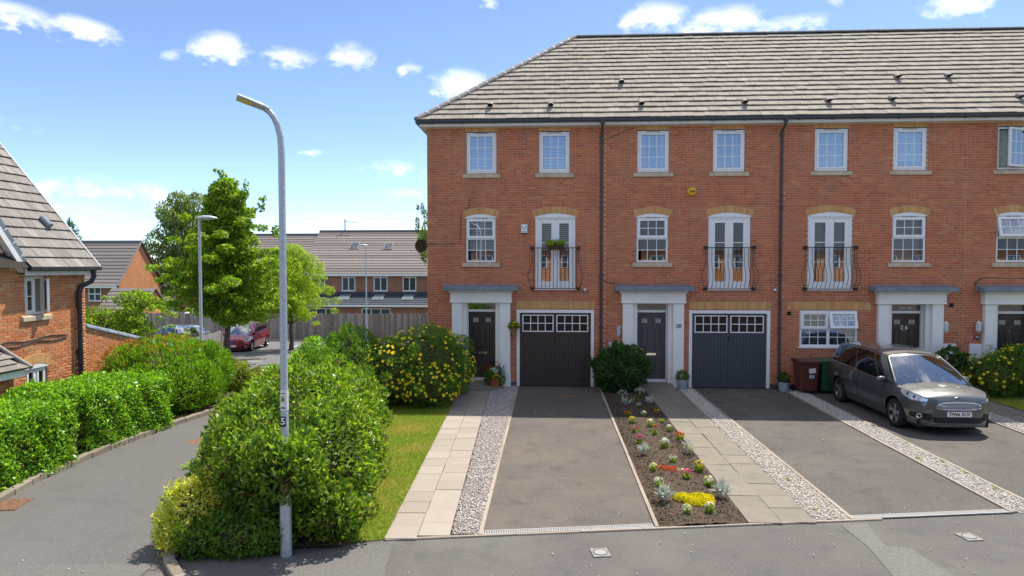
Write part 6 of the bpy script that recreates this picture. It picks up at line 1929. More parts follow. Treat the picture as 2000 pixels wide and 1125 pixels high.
MB().add([(Xg2, Ya2, -2), (Xg2, Yb2, -2), (Xg2, Yb2, e2), (Xg2, 27.55, r2), (Xg2, Ya2, e2)], [(0, 1, 2, 3, 4)]).build('gable_wall', M['far_orange'], g3)
MB().box(-32.6, Xg2 - .01, Ya2, Yb2, -2, e2).build('wall', M['far_red'], g3)
m = MB(); m.add([(-32.8, Ya2 - .25, e2 - .2), (Xg2 + .1, Ya2 - .25, e2 - .2), (Xg2 + .1, 27.55, r2), (-32.8, 27.55, r2), (-32.8, Yb2 + .25, e2 - .2), (Xg2 + .1, Yb2 + .25, e2 - .2)], [(0, 1, 2, 3), (3, 2, 5, 4)]); r_ = m.build('roof', M['felt'], g3)
far_tiles(r_, (-32.8, Ya2 - .27, e2 - .18), (Xg2 + .12, Ya2 - .27, e2 - .18), (Xg2 + .12, 27.55, r2 + .03), (-32.8, 27.55, r2 + .03), 7, M['tile_far'])
MB().tube([(Xg2 + .12, Ya2 - .27, e2 - .16), (Xg2 + .12, 27.55, r2 + .05), (Xg2 + .12, Yb2 + .27, e2 - .16)], .08, 6).build('verge', M['tile_far'], r_)
# flat-roofed block
hf = thing('flat_roof_block', 'cream and brick block with a low flat roof far behind', 'building', (-41, 55, -2))
MB().box(-44.6, -42.0, 52, 60, -3, 1.95).build('cream_wall', M['render_wall'], hf); MB().box(-41.99, -38.5, 52.1, 60, -3, 1.95).build('brick_wall', M['far_red'], hf)
MB().box(-45.2, -38.2, 51.6, 60.4, 1.96, 2.28).build('fascia', M['white'], hf)
m = MB(); m.add([(-45.3, 51.5, 2.29), (-38.1, 51.5, 2.29), (-38.6, 56, 3.2), (-44.8, 56, 3.2), (-45.3, 60.5, 2.29), (-38.1, 60.5, 2.29)], [(0, 1, 2, 3), (3, 2, 5, 4), (0, 3, 4), (1, 5, 2)]); m.build('roof', M['lead'], hf)
far_window(hf, -43.8, -42.5, .45, 1.5, 52, 2, split=True)
# brick house behind the maple
hb = thing('brick_house', 'far brick house with a gable, half hidden behind the maple tree', 'house', (-29.2, 42, -2))
MB().add([(-33.3, 38, -2.4), (-25.1, 38, -2.4), (-25.1, 38, 3.4), (-29.2, 38, 6.6), (-33.3, 38, 3.4)], [(0, 1, 2, 3, 4)]).build('gable_wall', M['far_red'], hb)
MB().box(-33.3, -25.1, 38.01, 46, -2.4, 3.4).build('wall', M['far_red'], hb)
m = MB(); m.add([(-33.7, 37.7, 3.15), (-29.2, 37.7, 6.75), (-24.7, 37.7, 3.15), (-33.7, 46.2, 3.15), (-29.2, 46.2, 6.75), (-24.7, 46.2, 3.15)], [(0, 1, 4, 3), (1, 2, 5, 4)]); m.build('roof', M['tile_far'], hb)
far_window(hb, -32.15, -31.3, 1.2, 2.45, 38, 1, split=True)
m = MB(); m.box(-33.8, -33.0, 36.6, 38, -.5, -.3); m.build('porch_roof', M['white'], hb)
# gazebo beyond the fence
gz = thing('gazebo', 'garden gazebo with a pale pitched canopy beyond the fence', 'gazebo', (-25.3, 27, -1.5))
for sx in (-26.8, -23.9):
    for sy in (26, 28.6): MB().box(sx - .05, sx + .05, sy - .05, sy + .05, -1.6, .02).build('post', M['iron'], gz)
m = MB(); m.add([(-27, 25.8, 0), (-23.7, 25.8, 0), (-23.7, 28.8, 0), (-27, 28.8, 0), (-25.8, 27.3, .85), (-24.9, 27.3, .85)], [(0, 1, 5, 4), (1, 2, 5), (2, 3, 4, 5), (3, 0, 4)]); m.build('canopy', M['steel_white'], gz)
MB().box(-27, -23.7, 25.78, 25.82, -.16, -.01).build('valance', M['fascia'], gz)
MB().box(-26.6, -24.0, 26.6, 26.65, -1.4, -.2).build('screen', M['curtain'], gz)
# ================================================================== FENCES
def fence(label, a, b, h, mat, bw=.15, posts=2.4, group=None, top=None):
    A = Vector((a[0], a[1], 0)); Bv = Vector((b[0], b[1], 0)); d = Bv - A; L = d.length; ang = math.atan2(d.y, d.x)
    t = thing('board_fence', label, 'fence', (a[0], a[1], T(*a)), 0, group)
    n = int(L / bw)
    me = MB().cbox(0, bw - .008, -.012, .012, -.05, 1.0, .004).mesh('board', M[mat])
    for i in range(n):
        p = A + d * (i / n)
        hh = h + random.uniform(-.015, .015)
        z = T(p.x, p.y)
        o = place('board', me, t, (p.x, p.y, z), (0, random.uniform(-.006, .006), ang), (1, 1, hh))
    k = max(1, round(L / posts))
    for i in range(k + 1):
        p = A + d * (i / k); z = T(p.x, p.y); q = Vector((-d.y, d.x, 0)).normalized() * .06
        MB().box(p.x + q.x - .05, p.x + q.x + .05, p.y + q.y - .05, p.y + q.y + .05, z - .1, z + h + .03).build('post', M[mat], t)
    for zz in (.3, .9, 1.5):
        if zz < h:
            q = Vector((-d.y, d.x, 0)).normalized() * .05
            m = MB(); s = 12
            m.tube([(A.x + d.x * j / s + q.x, A.y + d.y * j / s + q.y, T(A.x + d.x * j / s, A.y + d.y * j / s) + zz) for j in range(s + 1)], .03, 4); m.build('rail', M[mat], t)
    return t
fence('long weathered grey board fence behind the car park', (-33.0, 23.9), (-6.0, 24.9), 1.85, 'board')
fence('sunlit grey board fence ending beside the maple trunk', (-12.55, 1.6), (-13.75, 6.4), 1.68, 'board_lit')
fence('shaded dark board fence in front of the silver car', (-18.5, 6.3), (-13.8, 6.48), 1.60, 'board')
kerb_run('car_park_kerb', [(-6.2, 23.7), (-20, 23.2), (-32, 22.8)], M['kerb'], w=.13, h=.1, length=.9)

# ================================================================== ACROSS THE ROAD (seen mirrored in the window glass)
for k, (x_, lab) in enumerate(((-17.0, 'brick house across the road mirrored in the left window panes'), (0.5, 'brick house across the road mirrored in the middle window panes'), (18.0, 'brick house across the road mirrored in the right window panes'), (35.5, 'brick house across the road mirrored in the window over the parked car'), (53.0, 'brick house across the road mirrored in the panes at the right picture edge'))):
    h = thing('opposite_house', lab, 'house', (x_, -52, 0), 0, 'houses across the road')
    MB().box(x_ - 8.6, x_ + 8.6, -56, -48, -.2, 5.4).build('wall', M['far_orange'], h)
    m = MB(); m.add([(x_ - 8.72, -47.6, 5.3), (x_ + 8.72, -47.6, 5.3), (x_ + 8.72, -52, 8.9), (x_ - 8.72, -52, 8.9), (x_ - 8.72, -56.4, 5.3), (x_ + 8.72, -56.4, 5.3)], [(0, 1, 2, 3), (3, 2, 5, 4), (0, 3, 4), (1, 5, 2)]); m.build('roof', M['tile_slate'], h)
    for u in (-7.0, -4.2, -1.4, 1.4, 4.2, 7.0):
        for z0, z1 in ((.9, 2.2), (3.5, 4.8)):
            m = MB()
            m.box(x_ + u - .65, x_ + u + .65, -48.01, -47.95, z0, z1); w_ = m.build('window', M['white'], h)
            MB().box(x_ + u - .56, x_ + u - .04, -47.955, -47.93, z0 + .09, z1 - .09).build('pane', M['pane_far'], w_); MB().box(x_ + u + .04, x_ + u + .56, -47.955, -47.93, z0 + .09, z1 - .09).build('pane', M['pane_far'], w_)
# ================================================================== SHRUBS AND HEDGES
def core(parent, blobs, scale, mat, seed, name='twigs'):
    """woody inside of a shrub: lumpy twig mass well within the leaves"""
    r = np.random.default_rng(seed)
    mb = MB()
    for (cx, cy, cz, rx, ry, rz_) in blobs:
        n, m = 10, 6
        V = []; F = []
        for j in range(m + 1):
            ph = math.pi * j / m
            for i in range(n):
                a = 2 * math.pi * i / n; q = scale * r.uniform(.85, 1.1)
                V.append((cx + rx * q * math.sin(ph) * math.cos(a), cy + ry * q * math.sin(ph) * math.sin(a), cz + rz_ * q * math.cos(ph)))
        for j in range(m):
            for i in range(n): F.append((j * n + i, j * n + (i + 1) % n, (j + 1) * n + (i + 1) % n, (j + 1) * n + i))
        mb.add(V, F)
    o = mb.build(name, M[mat], parent); o['kind'] = 'stuff'
    return o
def stems(parent, base, tops, r0=.03, mat='twig', name='stem', seed=0):
    rr = random.Random(seed)
    for tp in tops:
        b = Vector(base) + Vector((rr.uniform(-.2, .2), rr.uniform(-.2, .2), 0)); tp = Vector(tp)
        mid = b.lerp(tp, .5) + Vector((rr.uniform(-.1, .1), rr.uniform(-.1, .1), .1))
        MB().tube([b, mid, tp], [r0, r0 * .7, r0 * .3], 6).build(name, M[mat], parent)
def shrub(name, label, cat, base, blobs, leaf, n, L, W, seed, up=.3, spread=.8, shell=.3, inner=.72, group=None, nst=4, extra=None):
    t = thing(name, label, cat, base, 0, group)
    core(t, blobs, inner, 'twig', seed)
    leafy('foliage', t, M[leaf], blobs, n, L, W, seed, up=up, spread=spread, shell=shell)
    ex = extra if extra is not None else tufts(blobs, 14 * len(blobs), .05 + .05 * min(b[3] for b in blobs), .09 + .14 * min(b[3] for b in blobs), seed + 1)
    leafy('shoots', t, M[leaf], ex, int(n * .22), L, W, seed + 2, up=up + .3, spread=spread * .8, shell=.8)
    stems(t, base, [b[:3] for b in blobs[:nst]], seed=seed)
    return t
def tufts(blobs, n, lo, hi, seed, zmin=-.15):
    """young shoots: small clumps standing out of the surface of a shrub"""
    rr = random.Random(seed); out = []
    while len(out) < n:
        b = blobs[rr.randrange(len(blobs))]
        d = Vector((rr.gauss(0, 1), rr.gauss(0, 1), rr.gauss(0, 1))).normalized()
        if d.z < zmin: continue
        p = Vector((b[0] + d.x * b[3], b[1] + d.y * b[4], b[2] + d.z * b[5]))
        if any(((p.x - o[0]) / o[3]) ** 2 + ((p.y - o[1]) / o[4]) ** 2 + ((p.z - o[2]) / o[5]) ** 2 < .85 for o in blobs if o is not b): continue
        s = rr.uniform(lo, hi)
        out.append((p.x, p.y, p.z, s, s, s * rr.uniform(.8, 1.5)))
    return out
# the big laurel round the lamp post
BUSH = [(-3.9, -10.2, 1.0, 1.12, 1.55, 1.12), (-3.25, -11.05, .80, .70, .9, .90), (-4.5, -11.05, .74, .74, .95, .80), (-4.75, -9.2, .92, .98, 1.45, .98), (-3.75, -11.55, .60, .82, .70, .62), (-3.95, -8.9, 1.02, .88, 1.1, 1.02), (-5.1, -7.9, .72, .95, 1.1, .76), (-3.0, -11.75, .40, .5, .42, .42), (-3.42, -12.18, 1.12, .46, .44, .44), (-4.0, -11.75, 1.02, .45, .45, .48)]
BUSH_T = BUSH + tufts(BUSH, 95, .10, .24, 8)
shrub('laurel_bush', 'big glossy laurel bush around the tall lamp post', 'bush', (-3.9, -10.2, .03), BUSH, 'l_laurel', 44000, .105, .042, 101, up=.45, spread=.75, shell=.30, extra=BUSH_T[len(BUSH):], inner=.66)
VAR = [(-4.78, -12.0, .46, .40, .38, .46), (-5.0, -12.12, .28, .26, .28, .32), (-4.58, -11.75, .62, .36, .32, .46), (-4.85, -12.3, .2, .25, .2, .22)]
shrub('variegated_shrub', 'yellow variegated shrub at the kerb in front of the laurel bush', 'shrub', (-4.72, -12.05, .03), VAR, 'l_varieg', 6500, .062, .032, 102, up=.4, inner=.6)
LOW = [(-4.15, -12.25, .22, .62, .32, .30), (-3.75, -12.1, .22, .4, .3, .3), (-4.55, -12.35, .2, .3, .25, .26)]
shrub('low_shrub', 'low dark green shrub between the yellow shrub and the lamp post foot', 'shrub', (-4.1, -12.2, .03), LOW, 'l_dull', 5200, .06, .03, 103, up=.3, inner=.6)
# clipped hedges along the side road
def hedge(label, x0, x1, y0, y1, h, leaf, n, L, W, seed, skew=0.0, name='clipped_hedge', group=None):
    t = thing(name, label, 'hedge', ((x0 + x1) / 2, (y0 + y1) / 2, T((x0 + x1) / 2, (y0 + y1) / 2)), 0, group)
    r = np.random.default_rng(seed)
    lx, ly = x1 - x0, y1 - y0
    faces = [('t', lx * ly), ('r', ly * h), ('l', ly * h * .3), ('f', lx * h), ('b', lx * h * .5)]
    tot = sum(a for _, a in faces); P = []; N = []
    for nm, a in faces:
        k = int(n * a / tot); u = r.random(k); v = r.random(k)
        inn = np.abs(r.normal(0, .07, k))
        if nm == 't': p = np.stack([x0 + u * lx, y0 + v * ly, h - inn], 1); q = np.tile((0, 0, 1.), (k, 1))
        if nm == 'r': p = np.stack([x1 - inn, y0 + u * ly, v * h], 1); q = np.tile((1., 0, 0), (k, 1))
        if nm == 'l': p = np.stack([x0 + inn, y0 + u * ly, v * h], 1); q = np.tile((-1., 0, 0), (k, 1))
        if nm == 'f': p = np.stack([x0 + u * lx, y0 + inn, v * h], 1); q = np.tile((0, -1., 0), (k, 1))
        if nm == 'b': p = np.stack([x0 + u * lx, y1 - inn, v * h], 1); q = np.tile((0, 1., 0), (k, 1))
        P.append(p); N.append(q)
    P = np.concatenate(P); N = np.concatenate(N)
    cxm, cym = (x0 + x1) / 2, (y0 + y1) / 2
    # rounded corners, bulging and uneven faces
    d = np.stack([(P[:, 0] - cxm) / (lx / 2), (P[:, 1] - cym) / (ly / 2), np.clip((P[:, 2] - h * .5) / (h * .5), -.2, 1)], 1)
    rr_ = (np.abs(d) ** 7).sum(1) ** (1 / 7)
    sc = 1 / np.maximum(rr_, 1e-6) * np.maximum(np.abs(d).max(1), 1e-6)
    P[:, 0] = cxm + (P[:, 0] - cxm) * sc; P[:, 1] = cym + (P[:, 1] - cym) * sc; P[:, 2] = h * .5 + (P[:, 2] - h * .5) * np.where(P[:, 2] > h * .5, sc, 1)
    wob = .025 * np.sin(P[:, 1] * 2.1 + seed) + .03 * np.sin(P[:, 1] * 8.7 + P[:, 2] * 7) + .03 * np.sin(P[:, 0] * 7 + P[:, 1] * 4)
    P += N * wob[:, None]
    sp_ = r.random(len(P)) < .10; P += N * (sp_ * r.uniform(.03, .11, len(P)))[:, None]
    P[:, 0] += (P[:, 1] - y0) * skew
    P[:, 2] += np.array([T(x_, y_) for x_, y_ in zip(P[:, 0], P[:, 1])]) + .05
    leaf_quads('foliage', t, M[leaf], P, N, L, W, r, up=.35, spread=.7)
    mb = MB(); e = .13
    ym = [y0 + e, cym, y1 - e]
    for a, b in zip(ym[:-1], ym[1:]):
        za, zb = T(cxm, a), T(cxm, b); sa, sb = (a - y0) * skew, (b - y0) * skew
        mb.add([(x0 + e + sa, a, za - .05), (x1 - e + sa, a, za - .05), (x1 - e + sb, b, zb - .05), (x0 + e + sb, b, zb - .05), (x0 + e + sa, a, za + h - e), (x1 - e + sa, a, za + h - e), (x1 - e + sb, b, zb + h - e), (x0 + e + sb, b, zb + h - e)],
               [(0, 3, 2, 1), (4, 5, 6, 7), (0, 1, 5, 4), (1, 2, 6, 5), (2, 3, 7, 6), (3, 0, 4, 7)])
    o = mb.build('twigs', M['twig'], t); o['kind'] = 'stuff'
    return t
hedge('clipped hedge nearest the camera at the left picture edge', -10.7, -8.93, -13.0, -8.25, 1.24, 'l_hedge', 27000, .078, .042, 111, -.02)
hedge('longer clipped hedge below the downpipe of the left house', -11.3, -9.26, -7.95, -4.75, 1.30, 'l_hedge', 25000, .078, .042, 112, .0)
PH = [(-10.7, -2.7, .72, 1.35, 1.5, 1.05), (-9.95, -3.0, .45, .75, 1.2, .8), (-11.3, -3.2, .7, .8, .9, .95), (-10.2, -1.7, .6, .8, .8, .95)]
t = shrub('photinia_bush', 'rounded green bush with red young leaves on top', 'bush', (-10.6, -2.7, -.25), PH, 'l_photinia', 26000, .10, .032, 113, up=.75, spread=.5)
r = np.random.default_rng(5)
P, N = dome_points((-10.75, -2.7, .76), (1.38, 1.5, 1.06), 260, 9, .70); leaf_quads('red_shoots', t, M['l_redtip'], P, N, .12, .035, r, up=.6, spread=.4)
P, N = dome_points((-11.4, -3.2, .75), (.85, .9, 1.0), 420, 10, .25); leaf_quads('red_shoots', t, M['l_redtip'], P, N, .12, .035, r, up=.6, spread=.4)
# shrubs behind the laurel and in front of the end house
HY = [(-3.45, -2.35, .98, 1.22, 1.35, 1.12), (-4.3, -2.9, .85, .95, 1.1, .98), (-2.95, -1.5, .82, .78, .9, .98), (-3.2, -3.2, .6, .8, .7, .7)]
t = shrub('flowering_bush', 'large round bush covered in yellow flowers beside the black front door', 'bush', (-3.5, -2.4, .03), HY, 'l_dull', 36000, .055, .022, 121, up=.35)
def flowers_on(t, blobs, n, size, seed, mat='f_yellow', zlo=-.45):
    r = np.random.default_rng(seed); P = []; N = []
    for b in blobs:
        k = int(n / len(blobs)); p, q = dome_points(b[:3], (b[3] * 1.02, b[4] * 1.02, b[5] * 1.02), k, seed + len(P), zlo, (.1, -1, .2))
        for pp, qq in zip(p, q):
            if all((((pp - np.array(o[:3])) / np.array(o[3:])) ** 2).sum() > .8 for o in blobs): P.append(pp); N.append(qq + np.array([0, -.35, .35]))
    return blossoms('flowers', t, M[mat], np.array(P), np.array(N), size, seed)
flowers_on(t, HY, 640, .095, 5)
BK = [(-5.2, -3.1, .95, .9, 1.0, 1.2), (-5.7, -4.2, .7, .8, 1.0, .95), (-4.9, -4.2, .55, .6, .7, .75)]
shrub('broad_shrub', 'feathery mid green shrub behind the yellow flowering bush', 'shrub', (-5.3, -3.2, .0), BK, 'l_dull', 17000, .11, .022, 122, up=.8, spread=.6)
BK2 = [(-5.95, -3.9, .7, .8, .9, 1.2), (-6.2, -5.2, .5, .75, .9, .95)]
shrub('light_shrub', 'bright lime green shrub beyond the laurel bush', 'shrub', (-6.1, -4.8, -.1), BK2, 'l_hedge', 11000, .09, .04, 123, up=.5)
RK = [(-9.3, -.4, .0, .5, .6, .55)]
shrub('small_shrub', 'small yellow green shrub at the foot of the maple beside the fence', 'shrub', (-10.55, .9, T(-10.5, .9)), [(-10.5, .9, .0, .55, .6, .62), (-10.0, 1.5, -.15, .45, .5, .45)], 'l_lime', 3200, .10, .045, 124)
shrub('round_shrub', 'dark olive shrub at the edge of the car park', 'shrub', (-8.3, 1.0, T(-8.3, 1)), [(-8.2, 1.0, -.0, .85, .8, .75), (-9.2, 1.6, -.2, .5, .5, .5)], 'l_dark', 4200, .09, .045, 125)
# dark clipped ball by the second front door
DK = [(2.12, -.78, .70, .80, .62, .72)]
t = shrub('rounded_shrub', 'dark dense rounded shrub between the black garage and the charcoal door', 'shrub', (2.12, -.78, .04), DK, 'l_dark', 8000, .15, .032, 126, up=.5, spread=.65)
# yellow flowering shrubs at the right edge
RH = [(12.75, -1.0, .62, .85, .55, .66), (13.4, -.95, .75, .75, .55, .75)]
t = shrub('flowering_bush', 'yellow flowered bush to the right of the parked car', 'bush', (12.8, -1.0, .02), RH, 'l_dull', 9000, .065, .026, 127)
flowers_on(t, RH, 70, .11, 8)
RH2 = [(14.3, -.9, .85, .75, .6, .85)]
t = shrub('flowering_bush', 'yellow flowered bush at the right picture edge', 'bush', (14.3, -.9, .02), RH2, 'l_dull', 6000, .065, .026, 128)
flowers_on(t, RH2, 50, .11, 9)
shrub('leafy_plant', 'broad leaved dark green plant behind the car bonnet', 'plant', (11.75, -.55, .02), [(11.75, -.6, 1.0, .42, .3, .35), (11.7, -.6, .45, .25, .2, .4)], 'l_dark', 260, .22, .14, 129, inner=.2)

# ================================================================== TREES
def tree(name, label, base, trunk_top, crown, leaf, n, L, W, seed, r0=.13, up=0.0, spread=.9, limbs=14, group=None, bark='bark', shell=.75, fork=None):
    t = thing(name, label, 'tree', base, 0, group)
    rr = random.Random(seed)
    b = Vector(base); tp = Vector(trunk_top)
    k = 9
    pts = [b.lerp(tp, i / k) + Vector((rr.uniform(-1, 1), rr.uniform(-1, 1), 0)) * r0 * .45 * (i > 0) for i in range(k + 1)]
    pts[0] = b - Vector((0, 0, .15))
    m = MB(); m.tube(pts, [r0 * 1.35] + [r0 * (1 - .80 * i / k) for i in range(1, k + 1)], 9)
    tr = m.build('trunk', M[bark], t); auto_smooth(tr)
    for i in range(limbs):
        c = crown[rr.randrange(len(crown))]
        e = Vector(c[:3])
        h = min(.85, max(.28, (e.z - b.z) / max(.1, tp.z - b.z) - .25 - rr.random() * .15))
        s = b.lerp(tp, h)
        mid = s.lerp(e, .5) + Vector((rr.uniform(-.2, .2), rr.uniform(-.2, .2), .15))
        MB().tube([s, mid, e], [r0 * .38 * (1 - h * .5), r0 * .2, r0 * .05], 5).build('limb', M[bark], tr)
    leafy('crown', t, M[leaf], crown, n, L, W, seed, up=up, spread=spread, shell=shell)
    return t
def clusters(c, env, n, rmin, rmax, seed, squash=.75):
    """leaf clumps spread through a crown: env(z01) -> half width"""
    rr = random.Random(seed); out = []
    (cx, cy, z0, z1) = c
    for i in range(n):
        t_ = (i + rr.random()) / n
        w = env(t_)
        a = rr.uniform(0, 6.283); q = math.sqrt(rr.random()) * w * rr.uniform(.75, 1.12)
        s = rr.uniform(rmin, rmax) * (.6 + .4 * min(1, w))
        out.append((cx + q * math.cos(a), cy + q * math.sin(a), z0 + (z1 - z0) * t_, s, s, s * squash))
    return out
def sprays(base, top, n, reach, z_lo, seed, rad=(.16, .42), rise=.35, steps=5, sag=0.0, squash=.62):
    """clumps strung along branches that leave the trunk at every height: reach(t) is their length"""
    rr = random.Random(seed); out = []; b = Vector(base); tp = Vector(top); ga = 2.39996
    for i in range(n):
        t_ = (i + rr.random() * .8) / n
        s = b.lerp(tp, z_lo + (1 - z_lo) * t_)
        a = i * ga + rr.uniform(-.5, .5); L = reach(t_) * rr.uniform(.55, 1.15)
        for k in range(1, steps + 1):
            f = k / steps
            if rr.random() < .10: continue
            p = s + Vector((math.cos(a) * L * f, math.sin(a) * L * f, rise * L * f - sag * L * f * f)) + Vector((rr.uniform(-.16, .16), rr.uniform(-.16, .16), rr.uniform(-.12, .12)))
            r_ = (rad[1] + (rad[0] - rad[1]) * f) * rr.uniform(.75, 1.25)
            out.append((p.x, p.y, p.z, r_ * 1.15, r_ * 1.15, r_ * squash))
    return out
mb_, mt_ = (-15.45, 10.5, T(-15.4, 10.5)), (-15.55, 10.6, 7.6)
cr = sprays(mb_, mt_, 74, lambda t_: 3.7 * (1 - t_) ** .9 + .30 if t_ > .08 else 3.0, .24, 31, (.20, .52), .20, 7, .12)
cr += [(-15.6, 10.6, 7.9, .18, .18, .3), (-15.75, 10.6, 8.25, .13, .13, .2), (-15.9, 10.5, 8.3, .14, .12, .1), (-14.5, 10.5, 7.35, .2, .2, .35), (-14.45, 10.5, 7.7, .1, .1, .22), (-13.75, 10.5, 6.7, .16, .16, .4), (-13.6, 10.5, 7.0, .1, .1, .18), (-17.9, 10.3, 5.0, .3, .3, .2), (-18.2, 10.3, 4.0, .3, .3, .16), (-17.4, 10.3, 6.1, .3, .3, .2), (-13.0, 10.5, 5.4, .24, .24, .3), (-17.9, 10.3, 3.0, .35, .3, .2), (-13.3, 10.5, 2.3, .4, .4, .3)]
tree('maple_tree', 'tall green maple with a slim trunk at the car park', mb_, mt_, cr, 'l_maple', 42000, .165, .115, 131, r0=.15, spread=.95, limbs=34, up=-.05)
cr = sprays((-14.8, 16.6, T(-14.8, 16.6)), (-14.9, 16.6, 4.6), 44, lambda t_: 2.7 * math.sin(math.pi * min(1, .25 + .65 * t_)) ** .7 + .1, .34, 32, (.24, .50), .60, 5, .75, .8)
tree('pale_tree', 'pale green feathery tree between the maple and the far row houses', (-14.8, 16.6, T(-14.8, 16.6)), (-14.8, 16.6, 4.2), cr, 'l_light', 26000, .17, .045, 132, r0=.12, up=-.8, spread=.7, limbs=18)
cr = sprays((-16.0, 4.4, T(-16, 4.4)), (-16.2, 4.4, 2.7), 22, lambda t_: 1.5 * (1 - t_) ** .5 + .2, .35, 33, (.12, .30), .35, 5, .1)
tree('ornamental_tree', 'small leafy tree with thin branches behind the garden wall', (-16.0, 4.4, T(-16, 4.4)), (-16.1, 4.4, 2.4), cr, 'l_maple', 5200, .12, .07, 133, r0=.06, up=.2, limbs=22, shell=.9)
env4 = lambda t_: 3.2 * math.sin(math.pi * min(1, .15 + .75 * t_)) ** .8
cr = clusters((-38.7, 47.5, 2.0, 10.8), env4, 60, .7, 1.25, 34, 1.1)
tree('birch_tree', 'grey green drooping tree against the sky behind the maple', (-38.6, 47.5, -2.3), (-38.6, 47.5, 9.0), cr, 'l_grey', 13000, .42, .14, 134, r0=.3, up=-1.2, spread=.6, limbs=18)
# conifer beyond the left roof
cr = []
for i in range(16):
    t_ = i / 15; w = 2.8 * (1 - t_) + .15
    for a in range(5): cr.append((-43.0 + w * .7 * math.cos(a * 1.256 + i), 37 + w * .7 * math.sin(a * 1.256 + i), 1.0 + 6.9 * t_, w * .5, w * .5, .22))
tree('conifer', 'dark conifer tip showing above the left roof', (-43.0, 37, -2), (-43.0, 37, 8.0), cr, 'l_far', 7000, .5, .1, 135, r0=.25, up=-.2, spread=.5, limbs=10)
# weeping branches beside the end house
cr = []
rr = random.Random(4)
for i in range(22):
    x_ = -6.5 + rr.uniform(-1.5, 2.0); z_ = rr.uniform(4.2, 7.4)
    cr.append((x_, 19.0 + rr.uniform(-.8, .8), z_, .16, .16, rr.uniform(.35, .7)))
cr += [(-7.6, 19, 7.2, .12, .12, .4), (-7.9, 19, 7.3, .1, .1, .2), (-7.4, 19, 6.6, .15, .15, .6), (-7.45, 19, 5.4, .2, .2, .6), (-7.6, 19, 4.6, .15, .15, .5), (-7.0, 19, 6.8, .3, .2, .4)]
tree('weeping_tree', 'drooping branches of a tree behind the corner of the end house', (-5.5, 19.2, T(-5.5, 19.2)), (-5.6, 19.2, 7.2), cr, 'l_grey', 3600, .20, .05, 136, r0=.14, up=-1.4, spread=.35, limbs=12)
cr = [(-7.2, 22.2, z_, .6, .6, .5) for z_ in (.2, .9, 1.6)]
shrub('tall_shrub', 'light green shrub against the far fence beside the end house', 'shrub', (-7.2, 22.2, T(-7.2, 22.2)), cr, 'l_light', 2200, .14, .06, 137)
# far wood behind everything
r = np.random.default_rng(3)
bl = []
for i in range(70):
    x_ = -130 + i * 3.4 + r.uniform(-1, 1); bl.append((x_, 118 + r.uniform(-6, 6), -1 + r.uniform(-.5, 1.2), 3.6, 3.0, 4.2 + r.uniform(-.9, 1.1)))
o = leafy('far_wood', None, M['l_far'], bl, 30000, 1.1, .8, 138, shell=.4); setp(o, 'dark line of distant woodland along the horizon', 'wood', kind='stuff')
for nm, x_, lab in (('hedge_top', -17.0, 'low lime hedge top behind the garden wall'),):
    t = shrub('boundary_hedge', lab, 'hedge', (-19.2, 6.6, T(-19, 6.6)), [(-18.9, 6.9, 1.2, 1.0, .5, .75), (-20.2, 6.9, 1.25, 1.0, .5, .75), (-21.4, 6.9, 1.2, .9, .5, .75)], 'l_lime', 4200, .11, .06, 139)

